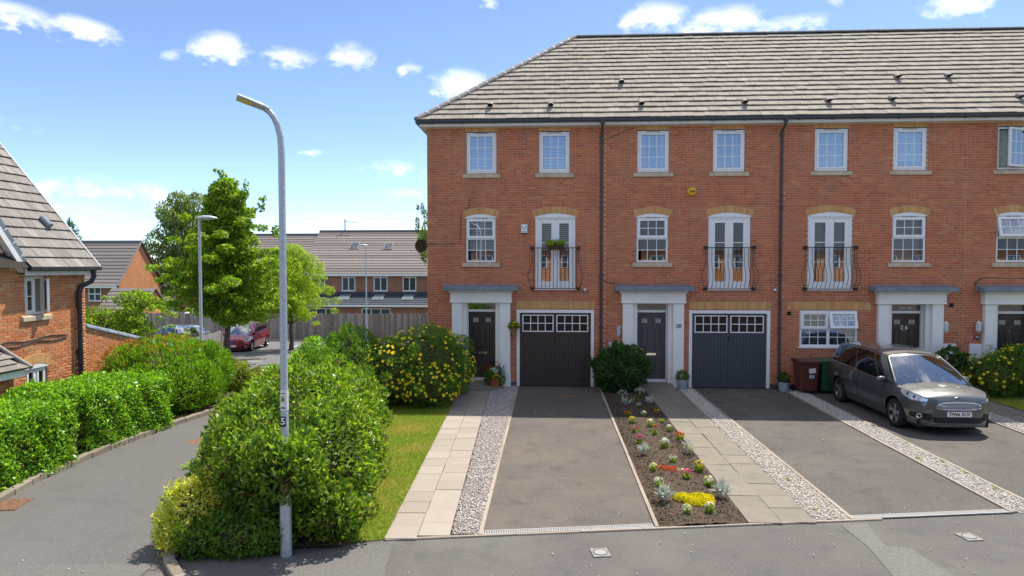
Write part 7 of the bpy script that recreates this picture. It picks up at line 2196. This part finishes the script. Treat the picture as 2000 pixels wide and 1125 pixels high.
# ================================================================== BEDDING PLANTS
def bedding(label, x, y, kind, seed, s=1.0):
    z = .05; s *= .88 if kind not in ('sedum', 'silver') else 1.0
    nm = {'silver': 'silver_plant', 'sedum': 'sedum_mat'}.get(kind, 'bedding_plant')
    t = thing(nm, label, 'plant', (x, y, z), 0, 'plants in the soil bed')
    r = np.random.default_rng(seed)
    if kind == 'silver':
        n = 46; P, N = dome_points((x, y, z + .06 * s), (.06 * s, .06 * s, .07 * s), n, seed, -.1); 
        leaf_quads('foliage', t, M['l_silver'], P, N, .19 * s, .035 * s, r, up=.5, spread=.25)
        return t
    if kind == 'sedum':
        bl = [(x + dx * s, y + dy * s * 2.4, z + .02, .16 * s, .18 * s, .075) for dx, dy in ((0, 0), (.14, .03), (-.14, .0), (.26, .0), (-.24, .02), (.08, -.08), (-.08, -.07), (.2, -.06))]
        leafy('foliage', t, M['l_yellowsedum'], bl, 5200, .028, .016, seed, up=.9)
        return t
    if kind == 'coral_mat':
        bl = [(x + dx, y + dy, z, .1, .08, .04) for dx, dy in ((0, 0), (.1, .03), (-.1, .0), (.06, -.1), (-.05, .08))]
        leafy('foliage', t, M['f_coral'], bl, 900, .035, .016, seed, up=.8)
        P, N = dome_points((x - .16, y, z + .03), (.05, .04, .04), 8, seed, 0); blossoms('flowers', t, M['f_orange'], P, N, .04, seed)
        return t
    leaf = {'alyssum': 'l_dull', 'yellow': 'l_lime', 'green': 'l_light', 'lilac': 'l_dull'}.get(kind, 'l_maple')
    leafy('foliage', t, M[leaf], [(x, y, z + .04 * s, .065 * s, .06 * s, .05 * s)], 110, .05 * s, .03 * s, seed, up=.5)
    f = {'white': 'f_white', 'red': 'f_red', 'pink': 'f_pink', 'orange': 'f_orange', 'yellow': 'f_yellow', 'alyssum': 'f_white', 'cream': 'f_cream', 'lilac': 'f_lilac', 'tulip': 'f_red', 'pinkwhite': 'f_pink', 'orangered': 'f_orange'}.get(kind)
    if f:
        n = {'alyssum': 46, 'tulip': 10}.get(kind, 26)
        sz = {'alyssum': .032, 'yellow': .035, 'tulip': .06}.get(kind, .05)
        hz = {'alyssum': .17, 'tulip': .18, 'yellow': .10}.get(kind, .11) * s
        rad = {'alyssum': (.15, .12, .1), 'tulip': (.035, .035, .06)}.get(kind, (.075, .07, .055))
        P, N = dome_points((x, y, z + hz), tuple(v * s for v in rad), n, seed, -.1); blossoms('flowers', t, M[f], P, N, sz * s, seed)
        if kind == 'pinkwhite':
            P, N = dome_points((x - .1, y + .03, z + hz + .02), (.05, .05, .05), 10, seed + 1, -.1); blossoms('white_flowers', t, M['f_white'], P, N, .05, seed)
        if kind == 'orange':
            P, N = dome_points((x + .03, y - .03, z + hz - .03), (.06, .05, .05), 9, seed + 1, -.1); blossoms('yellow_flowers', t, M['f_yellow'], P, N, .045, seed)
        if kind in ('tulip', 'alyssum'):
            for j in range(3):
                MB().tube([(x + .02 * j - .02, y, z), (x + .02 * j - .02, y, z + hz)], .006, 4).build('flower_stem', M['l_light'], t)
    return t
for k, (lab, x, y, kd, s) in enumerate([
    ('tall white flower clump under the dark rounded shrub, left one', 2.05, -2.1, 'alyssum', 1.15), ('white flower clump under the dark rounded shrub, right one', 2.58, -1.75, 'alyssum', 1.15),
    ('shaded silver leaved plant at the left of the bed', 2.05, -2.85, 'silver', 1.0), ('shaded silver leaved plant beside the path', 2.72, -2.6, 'silver', .95),
    ('pale lilac flower in the shaded part of the bed', 2.36, -3.15, 'lilac', .9), ('leafy green clump between the white flower clumps', 2.33, -2.3, 'green', 1.1),
    ('red and yellow flower at the left of the shadow line', 1.94, -4.1, 'orange', .9), ('white flower just below the shadow line', 2.35, -4.15, 'white', .95), ('red flower at the right of the shadow line', 2.72, -3.75, 'orange', .85),
    ('small yellow flower clump left of the cream flowers', 1.98, -4.85, 'yellow', 1.15), ('cream flower clump in the middle of the bed', 2.36, -5.15, 'cream', 1.1), ('low grey green plant near the path edge', 2.70, -4.7, 'green', .85), ('white flower by the path edge right of the red spike', 2.72, -5.55, 'white', .9),
    ('coral pink flower at the left edge of the bed', 1.92, -5.7, 'pink', .85), ('tall red spike flower with a yellow stem', 2.34, -5.95, 'tulip', 1.0), ('orange and red flower against the path edge', 2.82, -6.3, 'orange', 1.15),
    ('pink flower left of the white flower clump', 1.90, -6.65, 'pink', 1.15), ('large creamy white flower clump in the bed centre', 2.38, -6.95, 'white', 1.25),
    ('silver leaved plant at the left edge halfway down the bed', 1.88, -7.5, 'silver', 1.1), ('silver leaved plant at the path edge halfway down the bed', 2.78, -7.35, 'silver', 1.1), ('white and silver flower above the coral mat', 2.36, -8.0, 'white', .95),
    ('pale yellow flower left of the coral mat', 1.90, -8.55, 'cream', .95), ('coral red creeping mat', 2.20, -8.45, 'coral_mat', 1.0), ('bright yellow flower right of the coral mat', 2.74, -8.5, 'yellow', 1.35), ('pink and white flower pair below the coral mat', 2.42, -8.95, 'pinkwhite', 1.1),
    ('white flower at the left above the yellow mat', 1.87, -9.4, 'white', 1.05), ('white flower at the right above the yellow mat', 2.72, -9.3, 'white', 1.05),
    ('silver leaved plant left of the yellow mat', 1.84, -10.1, 'silver', 1.25), ('wide bright yellow creeping mat at the front of the bed', 2.31, -10.05, 'sedum', .80), ('silver leaved plant right of the yellow mat', 2.80, -9.85, 'silver', 1.2),
    ('white flower in front of the yellow mat, left one', 2.08, -10.62, 'white', .9), ('white and pink flower in front of the yellow mat, right one', 2.44, -10.55, 'white', 1.0)]):
    bedding(lab, x, y, kd, 300 + k, s)
# weeds along the gravel edging
for k, (x, y) in enumerate([(7.57, -4.9), (7.55, -6.3), (7.56, -7.6), (7.54, -8.3), (7.50, -9.2), (4.2, -8.9), (4.1, -10.3), (7.2, -7.4)]):
    t = thing('weed_tuft', ['tiny green weed in the gravel beside the car', 'weed tuft in the grey gravel strip behind the first weed', 'weed tuft halfway along the grey gravel strip', 'weed tuft on the edging of the grey gravel strip', 'weed tuft at the road end of the grey gravel strip', 'moss tuft in the cream gravel strip', 'weed tuft at the road end of the cream gravel strip', 'weed tuft at the left side of the grey gravel strip'][k], 'weed', (x, y, .02), 0, 'weeds in the gravel')
    leafy('blades', t, M['l_lime'], [(x, y, .03, .035, .05, .03)], 36, .06, .012, 400 + k, up=.9)
# ================================================================== CARS
def lerp_tab(tab, x):
    for (a, va), (b, vb) in zip(tab[:-1], tab[1:]):
        if x <= b:
            t_ = min(1, max(0, (x - a) / (b - a))); t_ = t_ * t_ * (3 - 2 * t_) * .5 + t_ * .5
            return va + (vb - va) * t_
    return tab[-1][1]
def car(label, loc, rz, paint_m, S, plate=None, badge=False, blue_badge=False):
    """local axes: +x nose, +y left, z up"""
    t = thing(S.get('name', 'parked_car'), label, 'car', loc, rz)
    Lh = S['L'] / 2; W = S['W'] / 2; xf, xr = S['wheels']; rw = S['rw']; ra = rw + .065
    xs = sorted(set([round(-Lh + S['L'] * i / 64, 4) for i in range(65)] + [round(c + ra * math.cos(a), 4) for c in (xf, xr) for a in [math.pi * k / 14 for k in range(15)]]))
    belt = lambda x: lerp_tab(S['belt'], x)
    def wid(x, z):
        u = lerp_tab(S['plan'], x)
        zz = (z - .18) / (belt(x) - .18 + 1e-6)
        return W * u * (.915 + .085 * math.sin(min(1, max(0, zz * 1.15)) * math.pi * .62) / math.sin(math.pi * .62) if zz < .62 else 1.0 - .075 * ((zz - .62) / .38) ** 1.6)
    def low(x):
        z = S['sill']
        if x > Lh - .55: z = S['sill'] + .02
        for c in (xf, xr):
            dx = abs(x - c)
            if dx < ra: z = max(z, rw + math.sqrt(max(0, ra * ra - dx * dx)))
        return z
    K = 9
    body = MB(); ring = []
    for x in xs:
        zb, zt = low(x), belt(x)
        pts = []
        for k in range(K + 1):
            z = zb + (zt - zb) * k / K
            pts.append((x, wid(x, z), z))
        dk = lerp_tab(S['deck'], x)
        for k in range(1, 5):
            u = k / 4
            pts.append((x, pts[K][1] * (1 - u), zt + (dk - zt) * math.sin(u * math.pi / 2) ** .8))
        ring.append(pts)
    n = K + 5
    V = []; F = []
    for pts in ring: V += pts
    off = len(V)
    for pts in ring: V += [(p[0], -p[1], p[2]) for p in pts]
    for i in range(len(ring) - 1):
        for k in range(n - 1):
            a = i * n + k; F.append((a, a + 1, a + n + 1, a + n)); F.append((off + a, off + a + n, off + a + n + 1, off + a + 1))
    for i in (0, len(ring) - 1):
        for k in range(n - 1):
            a = i * n + k; F.append((a, a + 1, off + a + 1, off + a))
    body.add(V, F)
    bo = body.build('body', M[paint_m], t, local=True)
    bm = bmesh.new(); bm.from_mesh(bo.data); bmesh.ops.remove_doubles(bm, verts=bm.verts, dist=.0008); bmesh.ops.recalc_face_normals(bm, faces=bm.faces); bm.to_mesh(bo.data); bm.free()
    auto_smooth(bo, 42)
    # dark floor and wheel housings
    m = MB(); m.box(-Lh + .15, Lh - .2, -W * .8, W * .8, S['sill'] - .03, .55)
    m.build('underbody', M['ink'], t, local=True)
    # greenhouse: lower and upper side lines
    g = S['glass']
    lo = [(x, wid(x, belt(x)) - .012, belt(x) + .004) for x in [g['x0'] + (g['x1'] - g['x0']) * i / 24 for i in range(25)]]
    up = []
    for i in range(25):
        u = i / 24; x = g['u0'] + (g['u1'] - g['u0']) * u
        z = lerp_tab(S['roof'], x)
        up.append((x, g['wy'] * lerp_tab([(g['u1'], .90), (g['u1'] + .5, .97), (g['u1'] + 1.2, 1.0), (g['u0'] - .3, 1.0), (g['u0'], .93)], x), z))
    def rule(a, b, s, off_=0.0):
        p = Vector(a).lerp(Vector(b), s); q = p.copy(); q.y += .045 * math.sin(math.pi * s) + off_
        return q
    H = 6
    for sgn in (1, -1):
        m = MB(); Vv = [rule(lo[i], up[i], k / H) for i in range(25) for k in range(H + 1)]
        m.add([(p.x, sgn * p.y, p.z) for p in Vv], [(i * (H + 1) + k, i * (H + 1) + k + 1, (i + 1) * (H + 1) + k + 1, (i + 1) * (H + 1) + k) for i in range(24) for k in range(H)])
        o = m.build('cabin_side', M[paint_m], bo, local=True, smooth=True)
        for (a, b) in g['panes']:
            m = MB(); N_ = 8; Vv = []
            for i in range(N_ + 1):
                f = a + (b - a) * i / N_; j = min(23, int(f)); fr_ = f - j
                A = Vector(lo[j]).lerp(Vector(lo[j + 1]), fr_); B_ = Vector(up[j]).lerp(Vector(up[j + 1]), fr_)
                for k in range(H + 1):
                    Vv.append(rule(A, B_, .05 + .83 * k / H, .007))
            m.add([(p.x, sgn * p.y, p.z) for p in Vv], [(i * (H + 1) + k, i * (H + 1) + k + 1, (i + 1) * (H + 1) + k + 1, (i + 1) * (H + 1) + k) for i in range(N_) for k in range(H)])
            m.build('side_window', M['tint'], t, local=True, smooth=True)
        # bright trim along the window line
        m = MB(); m.tube([(p.x, sgn * (p.y + .012), p.z) for p in [rule(lo[i], up[i], .04) for i in range(3, 24)]], .008, 4); m.build('window_trim', M['chrome'], t, local=True)
        m = MB(); m.tube([(p.x, sgn * (p.y + .012), p.z) for p in [rule(lo[i], up[i], .91) for i in range(2, 24)]], .007, 4); m.build('window_trim', M['chrome'], t, local=True)
    # roof
    m = MB(); Q = 8; Vv = []
    for i in range(25):
        for k in range(Q + 1):
            u = -1 + 2 * k / Q; Vv.append((up[i][0], up[i][1] * u, up[i][2] + .055 * (1 - u * u)))
    m.add(Vv, [(i * (Q + 1) + k, i * (Q + 1) + k + 1, (i + 1) * (Q + 1) + k + 1, (i + 1) * (Q + 1) + k) for i in range(24) for k in range(Q)])
    m.build('roof', M[paint_m], t, local=True, smooth=True)
    # windscreen and rear screen
    def screen(name, a, b, bulge, mat, inset=.0):
        m = MB(); Vv = []; R_ = 8; Cn = 12
        for k in range(R_ + 1):
            f = inset + (1 - 2 * inset) * k / R_
            for i in range(Cn + 1):
                u = (-1 + 2 * i / Cn) * (1 - inset * .9)
                yl = a[1] + (b[1] - a[1]) * f
                x = a[0] + (b[0] - a[0]) * f + bulge * (1 - u * u) * (1 - .5 * f)
                z = a[2] + (b[2] - a[2]) * f + .055 * (1 - u * u) * f + .03 * math.sin(math.pi * f) + (.0 if inset else -.012)
                Vv.append((x, yl * u, z))
        m.add(Vv, [(k * (Cn + 1) + i, k * (Cn + 1) + i + 1, (k + 1) * (Cn + 1) + i + 1, (k + 1) * (Cn + 1) + i) for k in range(R_) for i in range(Cn)])
        return m.build(name, M[mat], t, local=True, smooth=True)
    screen('windscreen_frame', lo[0], up[0], .20, paint_m); screen('windscreen', lo[0], up[0], .20, 'screen', .055)
    screen('tailgate', lo[-1], up[-1], -.12, paint_m); screen('rear_window', lo[-1], up[-1], -.12, 'tint', .10)
    for sgn in (1, -1):      # windscreen pillars
        A, B_ = Vector(lo[0]), Vector(up[0]); pts = [A.lerp(B_, k / 8) + Vector((0, 0, .03 * math.sin(math.pi * k / 8) - .004)) for k in range(9)]
        MB().tube([(p.x + .01, sgn * (p.y + .012 * math.sin(math.pi * k / 8) - .012), p.z) for k, p in enumerate(pts)], .034, 8).build('windscreen_pillar', M[paint_m], bo, local=True, smooth=True)
    # wheels
    def spokes(n, r, wdt):
        m = MB()
        for i in range(n):
            a = 2 * math.pi * i / n
            for da in (-.13, .13):
                c, s = math.cos(a), math.sin(a); c2, s2 = math.cos(a + da), math.sin(a + da)
                px, pz = -s, c
                p0 = (c * r * .12, s * r * .12); p1 = (c2 * r * .95, s2 * r * .95)
                w0, w1 = .022, .026
                m.prism([(p0[0] - px * w0, wdt - .012, p0[1] - pz * w0), (p0[0] + px * w0, wdt - .012, p0[1] + pz * w0), (p1[0] + px * w1, wdt, p1[1] + pz * w1), (p1[0] - px * w1, wdt, p1[1] - pz * w1)], (0, -.03, 0))
        m.lathe([(.001, wdt), (.05, wdt), (.06, wdt - .03)], (0, 0, 0), 12, 'y')
        return m
    for cx in (xf, xr):
        for sgn in (1, -1):
            y = sgn * (W * .985 - .115)
            w_ = .112
            m = MB(); m.lathe([(rw * .66, -w_ * .9), (rw * .93, -w_), (rw, -w_ * .7), (rw, w_ * .7), (rw * .93, w_), (rw * .68, w_ * .95), (rw * .66, w_ * .8)], (0, 0, 0), 28, 'y')
            wh = m.mesh('wheel', M['rubber'], smooth=True); o = link('wheel', wh, t); o.location = (cx, y, rw); o.rotation_euler = (0, random.uniform(0, 1), 0 if sgn > 0 else math.pi)
            q = spokes(5, rw * .66, w_ * .8).mesh('rim', M['alloy']); r_ = link('rim', q, o)
            m = MB(); m.lathe([(rw * .67, w_ * .86), (rw * .63, w_ * .82), (rw * .61, w_ * .3), (.001, w_ * .1)], (0, 0, 0), 24, 'y'); b = link('brake_well', m.mesh('brake_well', [M['dark_alloy']]), o)
            m = MB(); m.lathe([(rw * .665, w_ * .80), (rw * .665, w_ * .93), (rw * .63, w_ * .93), (rw * .63, w_ * .80)], (0, 0, 0), 28, 'y'); link('rim_edge', m.mesh('rim_edge', M['alloy']), o)
    # door shut lines and handles
    for sgn in (1, -1):
        for x in S['doors']:
            m = MB(); m.tube([(x - .02 * (1 - k / 8), sgn * (wid(x, z) + .001), z) for k, z in enumerate([S['sill'] + .12 + (belt(x) - S['sill'] - .13) * k / 8 for k in range(9)])], .006, 4); m.build('door_gap', M['ink'], t, local=True)
        for x in S['handles']:
            z = belt(x) - .13; m = MB(); m.tube([(x - .09, sgn * (wid(x, z) + .008), z), (x - .06, sgn * (wid(x, z) + .028), z + .004), (x + .06, sgn * (wid(x, z) + .028), z + .004), (x + .09, sgn * (wid(x, z) + .008), z)], .014, 6); m.build('door_handle', M[paint_m], t, local=True)
        # mirror
        mx = S['mirror']; z = belt(mx) + .09; y = wid(mx, belt(mx)) + .10
        m = MB(); m.lathe([(.001, -.12), (.055, -.10), (.078, -.02), (.07, .07), (.03, .11), (.001, .115)], (0, 0, 0), 12, 'y'); o = m.build('door_mirror', M[paint_m], t, local=True, smooth=True); o.location = (mx, sgn * y, z); o.scale = (.9, 1, .95)
        MB().tube([(mx, sgn * (y - .14), z - .08), (mx, sgn * (y - .03), z - .02)], .022, 6).build('mirror_arm', M['ink'], t, local=True)
        # headlight patch hugging the corner
        x0, x1 = S['lamp']; m = MB(); Vv = []; A, B_ = 9, 4
        for i in range(A + 1):
            x = x0 + (x1 - x0) * i / A
            f = i / A
            zc = S['lampz'][0] + (S['lampz'][1] - S['lampz'][0]) * f; hh = S['lamph'] * (math.sin(math.pi * (.12 + .80 * f)) ** .8)
            for k in range(B_ + 1):
                z = zc + hh * (k / B_ - .5); z = min(z, belt(x) - .012)
                Vv.append((x + .008, sgn * (wid(x, z) + .008), z))
        m.add(Vv, [(i * (B_ + 1) + k, i * (B_ + 1) + k + 1, (i + 1) * (B_ + 1) + k + 1, (i + 1) * (B_ + 1) + k) for i in range(A) for k in range(B_)])
        o = m.build('headlight', M['headlamp'], t, local=True, smooth=True)
        for f in (.38, .66):
            x = x0 + (x1 - x0) * f; zc = S['lampz'][0] + (S['lampz'][1] - S['lampz'][0]) * f
            m = MB(); m.lathe([(.001, .010), (.028, .008), (.036, .0)], (0, 0, 0), 10, 'x'); l_ = m.build('projector', M['dark_alloy'], o, local=True); l_.location = (x + .02, sgn * (wid(x, zc) + .012), zc)
        # tail lamp
        xt = -Lh + .10; m = MB(); Vv = []
        for i in range(5):
            x = xt + .16 * i / 4
            for k in range(4): z = belt(x) - .05 - .22 * k / 3; Vv.append((x, sgn * (wid(x, z) + .006), z))
        m.add(Vv, [(i * 4 + k, i * 4 + k + 1, (i + 1) * 4 + k + 1, (i + 1) * 4 + k) for i in range(4) for k in range(3)]); m.build('tail_light', M['f_red'], t, local=True)
    # nose: grille, plate, lower intake, fog lights
    def nose(z, y=0.0):
        """x of the front skin at height z (the plan curve closes round the nose)"""
        for x in [Lh - .002 - .01 * i for i in range(70)]:
            if wid(x, min(z, belt(x) - .001)) >= abs(y) and belt(x) >= z - .001: return x
        return Lh - .6
    if S.get('grille'):
        gz0, gz1, gw = S['grille']
        m = MB(); k = 14
        outl = []
        for i in range(2 * k):
            a = 2 * math.pi * i / (2 * k); c, s = math.cos(a), math.sin(a)
            u = math.copysign(abs(c) ** .55, c); v = math.copysign(abs(s) ** .75, s)
            y = gw * u * (1 - .06 * v); z = (gz0 + gz1) / 2 + (gz1 - gz0) / 2 * v
            outl.append((nose(z, y) + .012, y, z))
        m.prism([Vector(p) for p in outl], (-.03, 0, 0)); go = m.build('grille', M['ink'], t, local=True)
        m = MB(); m.tube([(p[0] + .004, p[1], p[2]) for p in outl] + [(outl[0][0] + .004, outl[0][1], outl[0][2])], .010, 6); m.build('grille_surround', M['chrome'], go, local=True)
        for i in range(5):
            z = gz0 + (gz1 - gz0) * (i + .8) / 5.6; v = abs((z - (gz0 + gz1) / 2) / ((gz1 - gz0) / 2)); hw = gw * (1 - v ** 2.6) ** .45
            m = MB(); m.tube([(nose(z, y) + .020, y, z) for y in [hw * (-1 + 2 * j / 10) * .97 for j in range(11)]], .0055, 5); m.build('grille_bar', M['chrome'], go, local=True)
    if plate:
        pz = S['platez']; px = nose(pz, .1) + .020
        m = MB(); m.box(px - .02, px, -.26, .26, pz - .056, pz + .056); po = m.build('number_plate', M['plate'], t, local=True)
        if not plate.strip(): plate = None
    if plate:
        q = text_mesh(plate, .118, M['ink'], 'registration', None, (0, 0, 0), extrude=.001, bold=.0022, sx=.80)
        q.parent = po; q.location = (px + .002, 0, pz); q.rotation_euler = (R(90), 0, R(90))
    def band(name, z0, z1, hw, mat, parent, out=.010, taper=.9, n=16):
        """dark band let into the bumper, following its curve from side to side"""
        m = MB(); Vv = []
        for i in range(n + 1):
            u = -1 + 2 * i / n
            for k in range(4):
                z = z0 + (z1 - z0) * k / 3; y = hw * u * (taper + (1 - taper) * k / 3)
                Vv.append((nose(z, y) + out, y, z))
        m.add(Vv, [(i * 4 + k, i * 4 + k + 1, (i + 1) * 4 + k + 1, (i + 1) * 4 + k) for i in range(n) for k in range(3)])
        return m.build(name, M[mat], parent, local=True, smooth=True)
    if S.get('intake'):
        z0, z1, hw = S['intake']; io = band('lower_intake', z0, z1, hw, 'ink', t)
        for j in range(3):
            z = z0 + (z1 - z0) * (j + 1) / 4; MB().tube([(nose(z, y) + .014, y, z) for y in [hw * .86 * (-1 + 2 * q / 10) for q in range(11)]], .005, 4).build('intake_bar', M['dark_alloy'], io, local=True)
        MB().tube([(nose(z0, y) + .012, y, z0 - .012) for y in [hw * (-1 + 2 * q / 14) for q in range(15)]], .012, 6).build('intake_lip', M[paint_m], io, local=True)
    for sgn in (1, -1):
        if S.get('fog'):
            xa, xb, zc, hh = S['fog']; m = MB(); Vv = []; A = 8
            for i in range(A + 1):
                f = i / A; x = xa + (xb - xa) * f
                h2 = hh * (.55 + .45 * f) * (1 if f > .1 else .6); zz = zc - .01 * f
                for k in range(4):
                    z = zz + h2 * (k / 3 - .5); Vv.append((x + .006, sgn * (wid(x, z) + .007), z))
            m.add(Vv, [(i * 4 + k, i * 4 + k + 1, (i + 1) * 4 + k + 1, (i + 1) * 4 + k) for i in range(A) for k in range(3)])
            fo = m.build('fog_recess', M['ink'], t, local=True, smooth=True)
            x = xa + (xb - xa) * .62; m = MB(); m.lathe([(.001, .004), (.038, .003)], (0, 0, 0), 16, 'x', 1); m.lathe([(.038, .003), (.046, .012), (.056, .010), (.056, -.01)], (0, 0, 0), 16, 'x', 0); fl = m.build('fog_light', [M['chrome'], M['dark_alloy']], fo, local=True); fl.location = (x + .012, sgn * (wid(x, zc) + .012), zc); fl.rotation_euler = (0, 0, sgn * R(42))
    if badge or blue_badge:
        z = S['badgez']; x = nose(z) + .012
        m = MB(); m.lathe([(.001, .012), (.07, .010), (.08, 0), (.08, -.03)], (0, 0, 0), 18, 'x'); b = m.build('badge', M['chrome'] if badge else M['badge_blue'], t, local=True); b.location = (x, 0, z); b.scale = (1, 1.05, .46) if badge else (1.2, 1.9, 1.5)
        if badge:
            m = MB(); m.lathe([(.001, .0145), (.068, .0135)], (0, 0, 0), 18, 'x'); b2 = m.build('badge_field', M['badge_blue'], b, local=True)
            m = MB(); m.tube([(.018, -.045, .0), (.018, -.02, .03), (.018, .0, -.03), (.018, .02, .02), (.018, .045, -.01)], .006, 4); m.build('badge_script', M['chrome'], b, local=True)
    # wipers
    for a, b in (((.05, .62), (.30, .02)), ((.05, .02), (.28, -.55))):
        x0 = lo[0][0] + .18; f0, f1 = .03, .055
        def scr(f, y): 
            u = y / (lo[0][1] * .95); return (lo[0][0] + (up[0][0] - lo[0][0]) * f + .20 * (1 - u * u) * (1 - .5 * f) + .012, y, lo[0][2] + (up[0][2] - lo[0][2]) * f + .055 * (1 - u * u) * f + .03 * math.sin(math.pi * f) + .012)
        m = MB(); m.tube([scr(.035, a[1]), scr(.06, (a[1] + b[1]) / 2), scr(.05, b[1])], .010, 4); m.build('wiper', M['ink'], t, local=True)
    # bonnet creases
    for sgn in (1, -1):
        pts = []
        for i in range(7):
            x = S['crease'][0] + (S['crease'][1] - S['crease'][0]) * i / 6; u = .42 + .12 * (1 - i / 6)
            zt = belt(x); dk = lerp_tab(S['deck'], x); pts.append((x, sgn * wid(x, zt) * u, zt + (dk - zt) * math.sin((1 - u) * math.pi / 2) ** .8 - .001))
        MB().tube(pts, .006, 4).build('bonnet_crease', M[paint_m], t, local=True)
    # seats seen through the glass, and the dashboard
    m = MB()
    for y in (-.36, .36):
        m.box(S['seat'] - .1, S['seat'] + .12, y - .22, y + .22, .55, belt(0) + .22); m.box(S['seat'] - .06, S['seat'] + .05, y - .12, y + .12, belt(0) + .23, belt(0) + .40)
        m.box(S['seat'] - 1.0, S['seat'] - .8, y - .24, y + .24, .55, belt(0) + .20)
    m.build('seats', M['ink'], t, local=True)
    return t
M['tint'] = glass_mat('tinted_car_glass', (.10, .12, .12), .05)
M['screen'] = glass_mat('windscreen_glass', (.40, .44, .45), .32)
M['headlamp'] = plain('headlamp_glass', (.62, .66, .70), .10, .6, metal=.35, var=.25, scale=14)
M['dark_alloy'] = plain('dark_metal', (.05, .05, .052), .5, .4, metal=.4)
M['badge_blue'] = plain('blue_badge', (.03, .07, .30), .25, .5)
MPV = dict(L=4.80, W=1.90, wheels=(1.47, -1.40), rw=.335, sill=.20,
           belt=[(-2.4, .80), (-2.3, .98), (-2.1, 1.06), (-1.0, 1.04), (0, .99), (.9, .95), (1.4, .955), (1.9, .93), (2.15, .895), (2.32, .84), (2.4, .70)],
           deck=[(-2.4, .82), (-2.3, 1.0), (-2.1, 1.08), (0, 1.02), (1.1, 1.05), (1.5, 1.055), (1.9, 1.015), (2.15, .955), (2.32, .875), (2.4, .72)],
           plan=[(-2.4, .72), (-2.34, .84), (-2.15, .95), (-1.4, 1.0), (1.3, 1.0), (1.75, .97), (2.0, .915), (2.2, .81), (2.32, .66), (2.38, .50), (2.4, .40)],
           roof=[(-2.05, 1.56), (-1.6, 1.615), (-.6, 1.65), (0, 1.635), (.55, 1.56)],
           glass=dict(x0=1.42, x1=-2.20, u0=.50, u1=-2.02, wy=.64, panes=[(2.3, 4.3), (4.9, 12.4), (13.0, 18.6), (19.1, 22.6)]),
           doors=(.95, -.28, -1.30), handles=(-.12, -1.12), mirror=.98, lamp=(1.66, 2.29), lampz=(.92, .79), lamph=.165,
           grille=(.60, .755, .47), platez=.505, intake=(.30, .425, .56), fog=(1.98, 2.345, .43, .17), badgez=.835, crease=(1.45, 2.1), seat=.15)
cxp, cyp = 8.98, -3.22
car('dusty dark grey people carrier parked on the driveway', (cxp, cyp, .012), R(-90 + 1.0), 'paint_grey', MPV, 'SW66 XUV', badge=True)
HATCH = dict(L=4.40, W=1.77, wheels=(1.36, -1.30), rw=.315, sill=.19, name='parked_car',
             belt=[(-2.2, .78), (-2.1, .98), (-1.8, 1.06), (-.8, 1.02), (0, .97), (.9, .94), (1.4, .90), (1.8, .82), (2.05, .72), (2.15, .64), (2.2, .55)],
             deck=[(-2.2, .8), (-2.1, 1.0), (-1.8, 1.08), (0, 1.0), (1.1, 1.02), (1.5, .98), (1.8, .90), (2.05, .79), (2.15, .69), (2.2, .57)],
             plan=[(-2.2, .7), (-2.12, .84), (-1.9, .95), (-1.2, 1.0), (1.2, 1.0), (1.6, .96), (1.85, .89), (2.05, .76), (2.15, .6), (2.2, .42)],
             roof=[(-1.9, 1.40), (-1.4, 1.51), (-.5, 1.56), (0, 1.545), (.45, 1.48)],
             glass=dict(x0=1.35, x1=-2.02, u0=.42, u1=-1.75, wy=.60, panes=[(2.4, 4.2), (4.8, 12.6), (13.2, 18.0), (18.6, 21.0)]),
             doors=(.9, -.25, -1.15), handles=(-.10, -1.0), mirror=.95, lamp=(1.45, 2.10), lampz=(.86, .70), lamph=.20,
             grille=None, platez=.42, intake=(.24, .34, .5), fog=(1.88, 2.13, .36, .12), badgez=.60, crease=(1.35, 1.95), seat=.15)
car('red hatchback parked in the car park by the board fence', (-17.75, 17.2, T(-17.7, 17.2) + .01), R(-90 + 6), 'paint_red', HATCH, ' ', blue_badge=True)
SALOON = dict(HATCH); SALOON.update(L=4.40, name='parked_car', badgez=.60)
car('silver car whose roof shows above the dark board fence', (-18.1, 11.6, T(-18.2, 11.6) + .06), R(-35), 'paint_silver', SALOON)
# sun blind behind the windscreen of the people carrier is left to the reflections
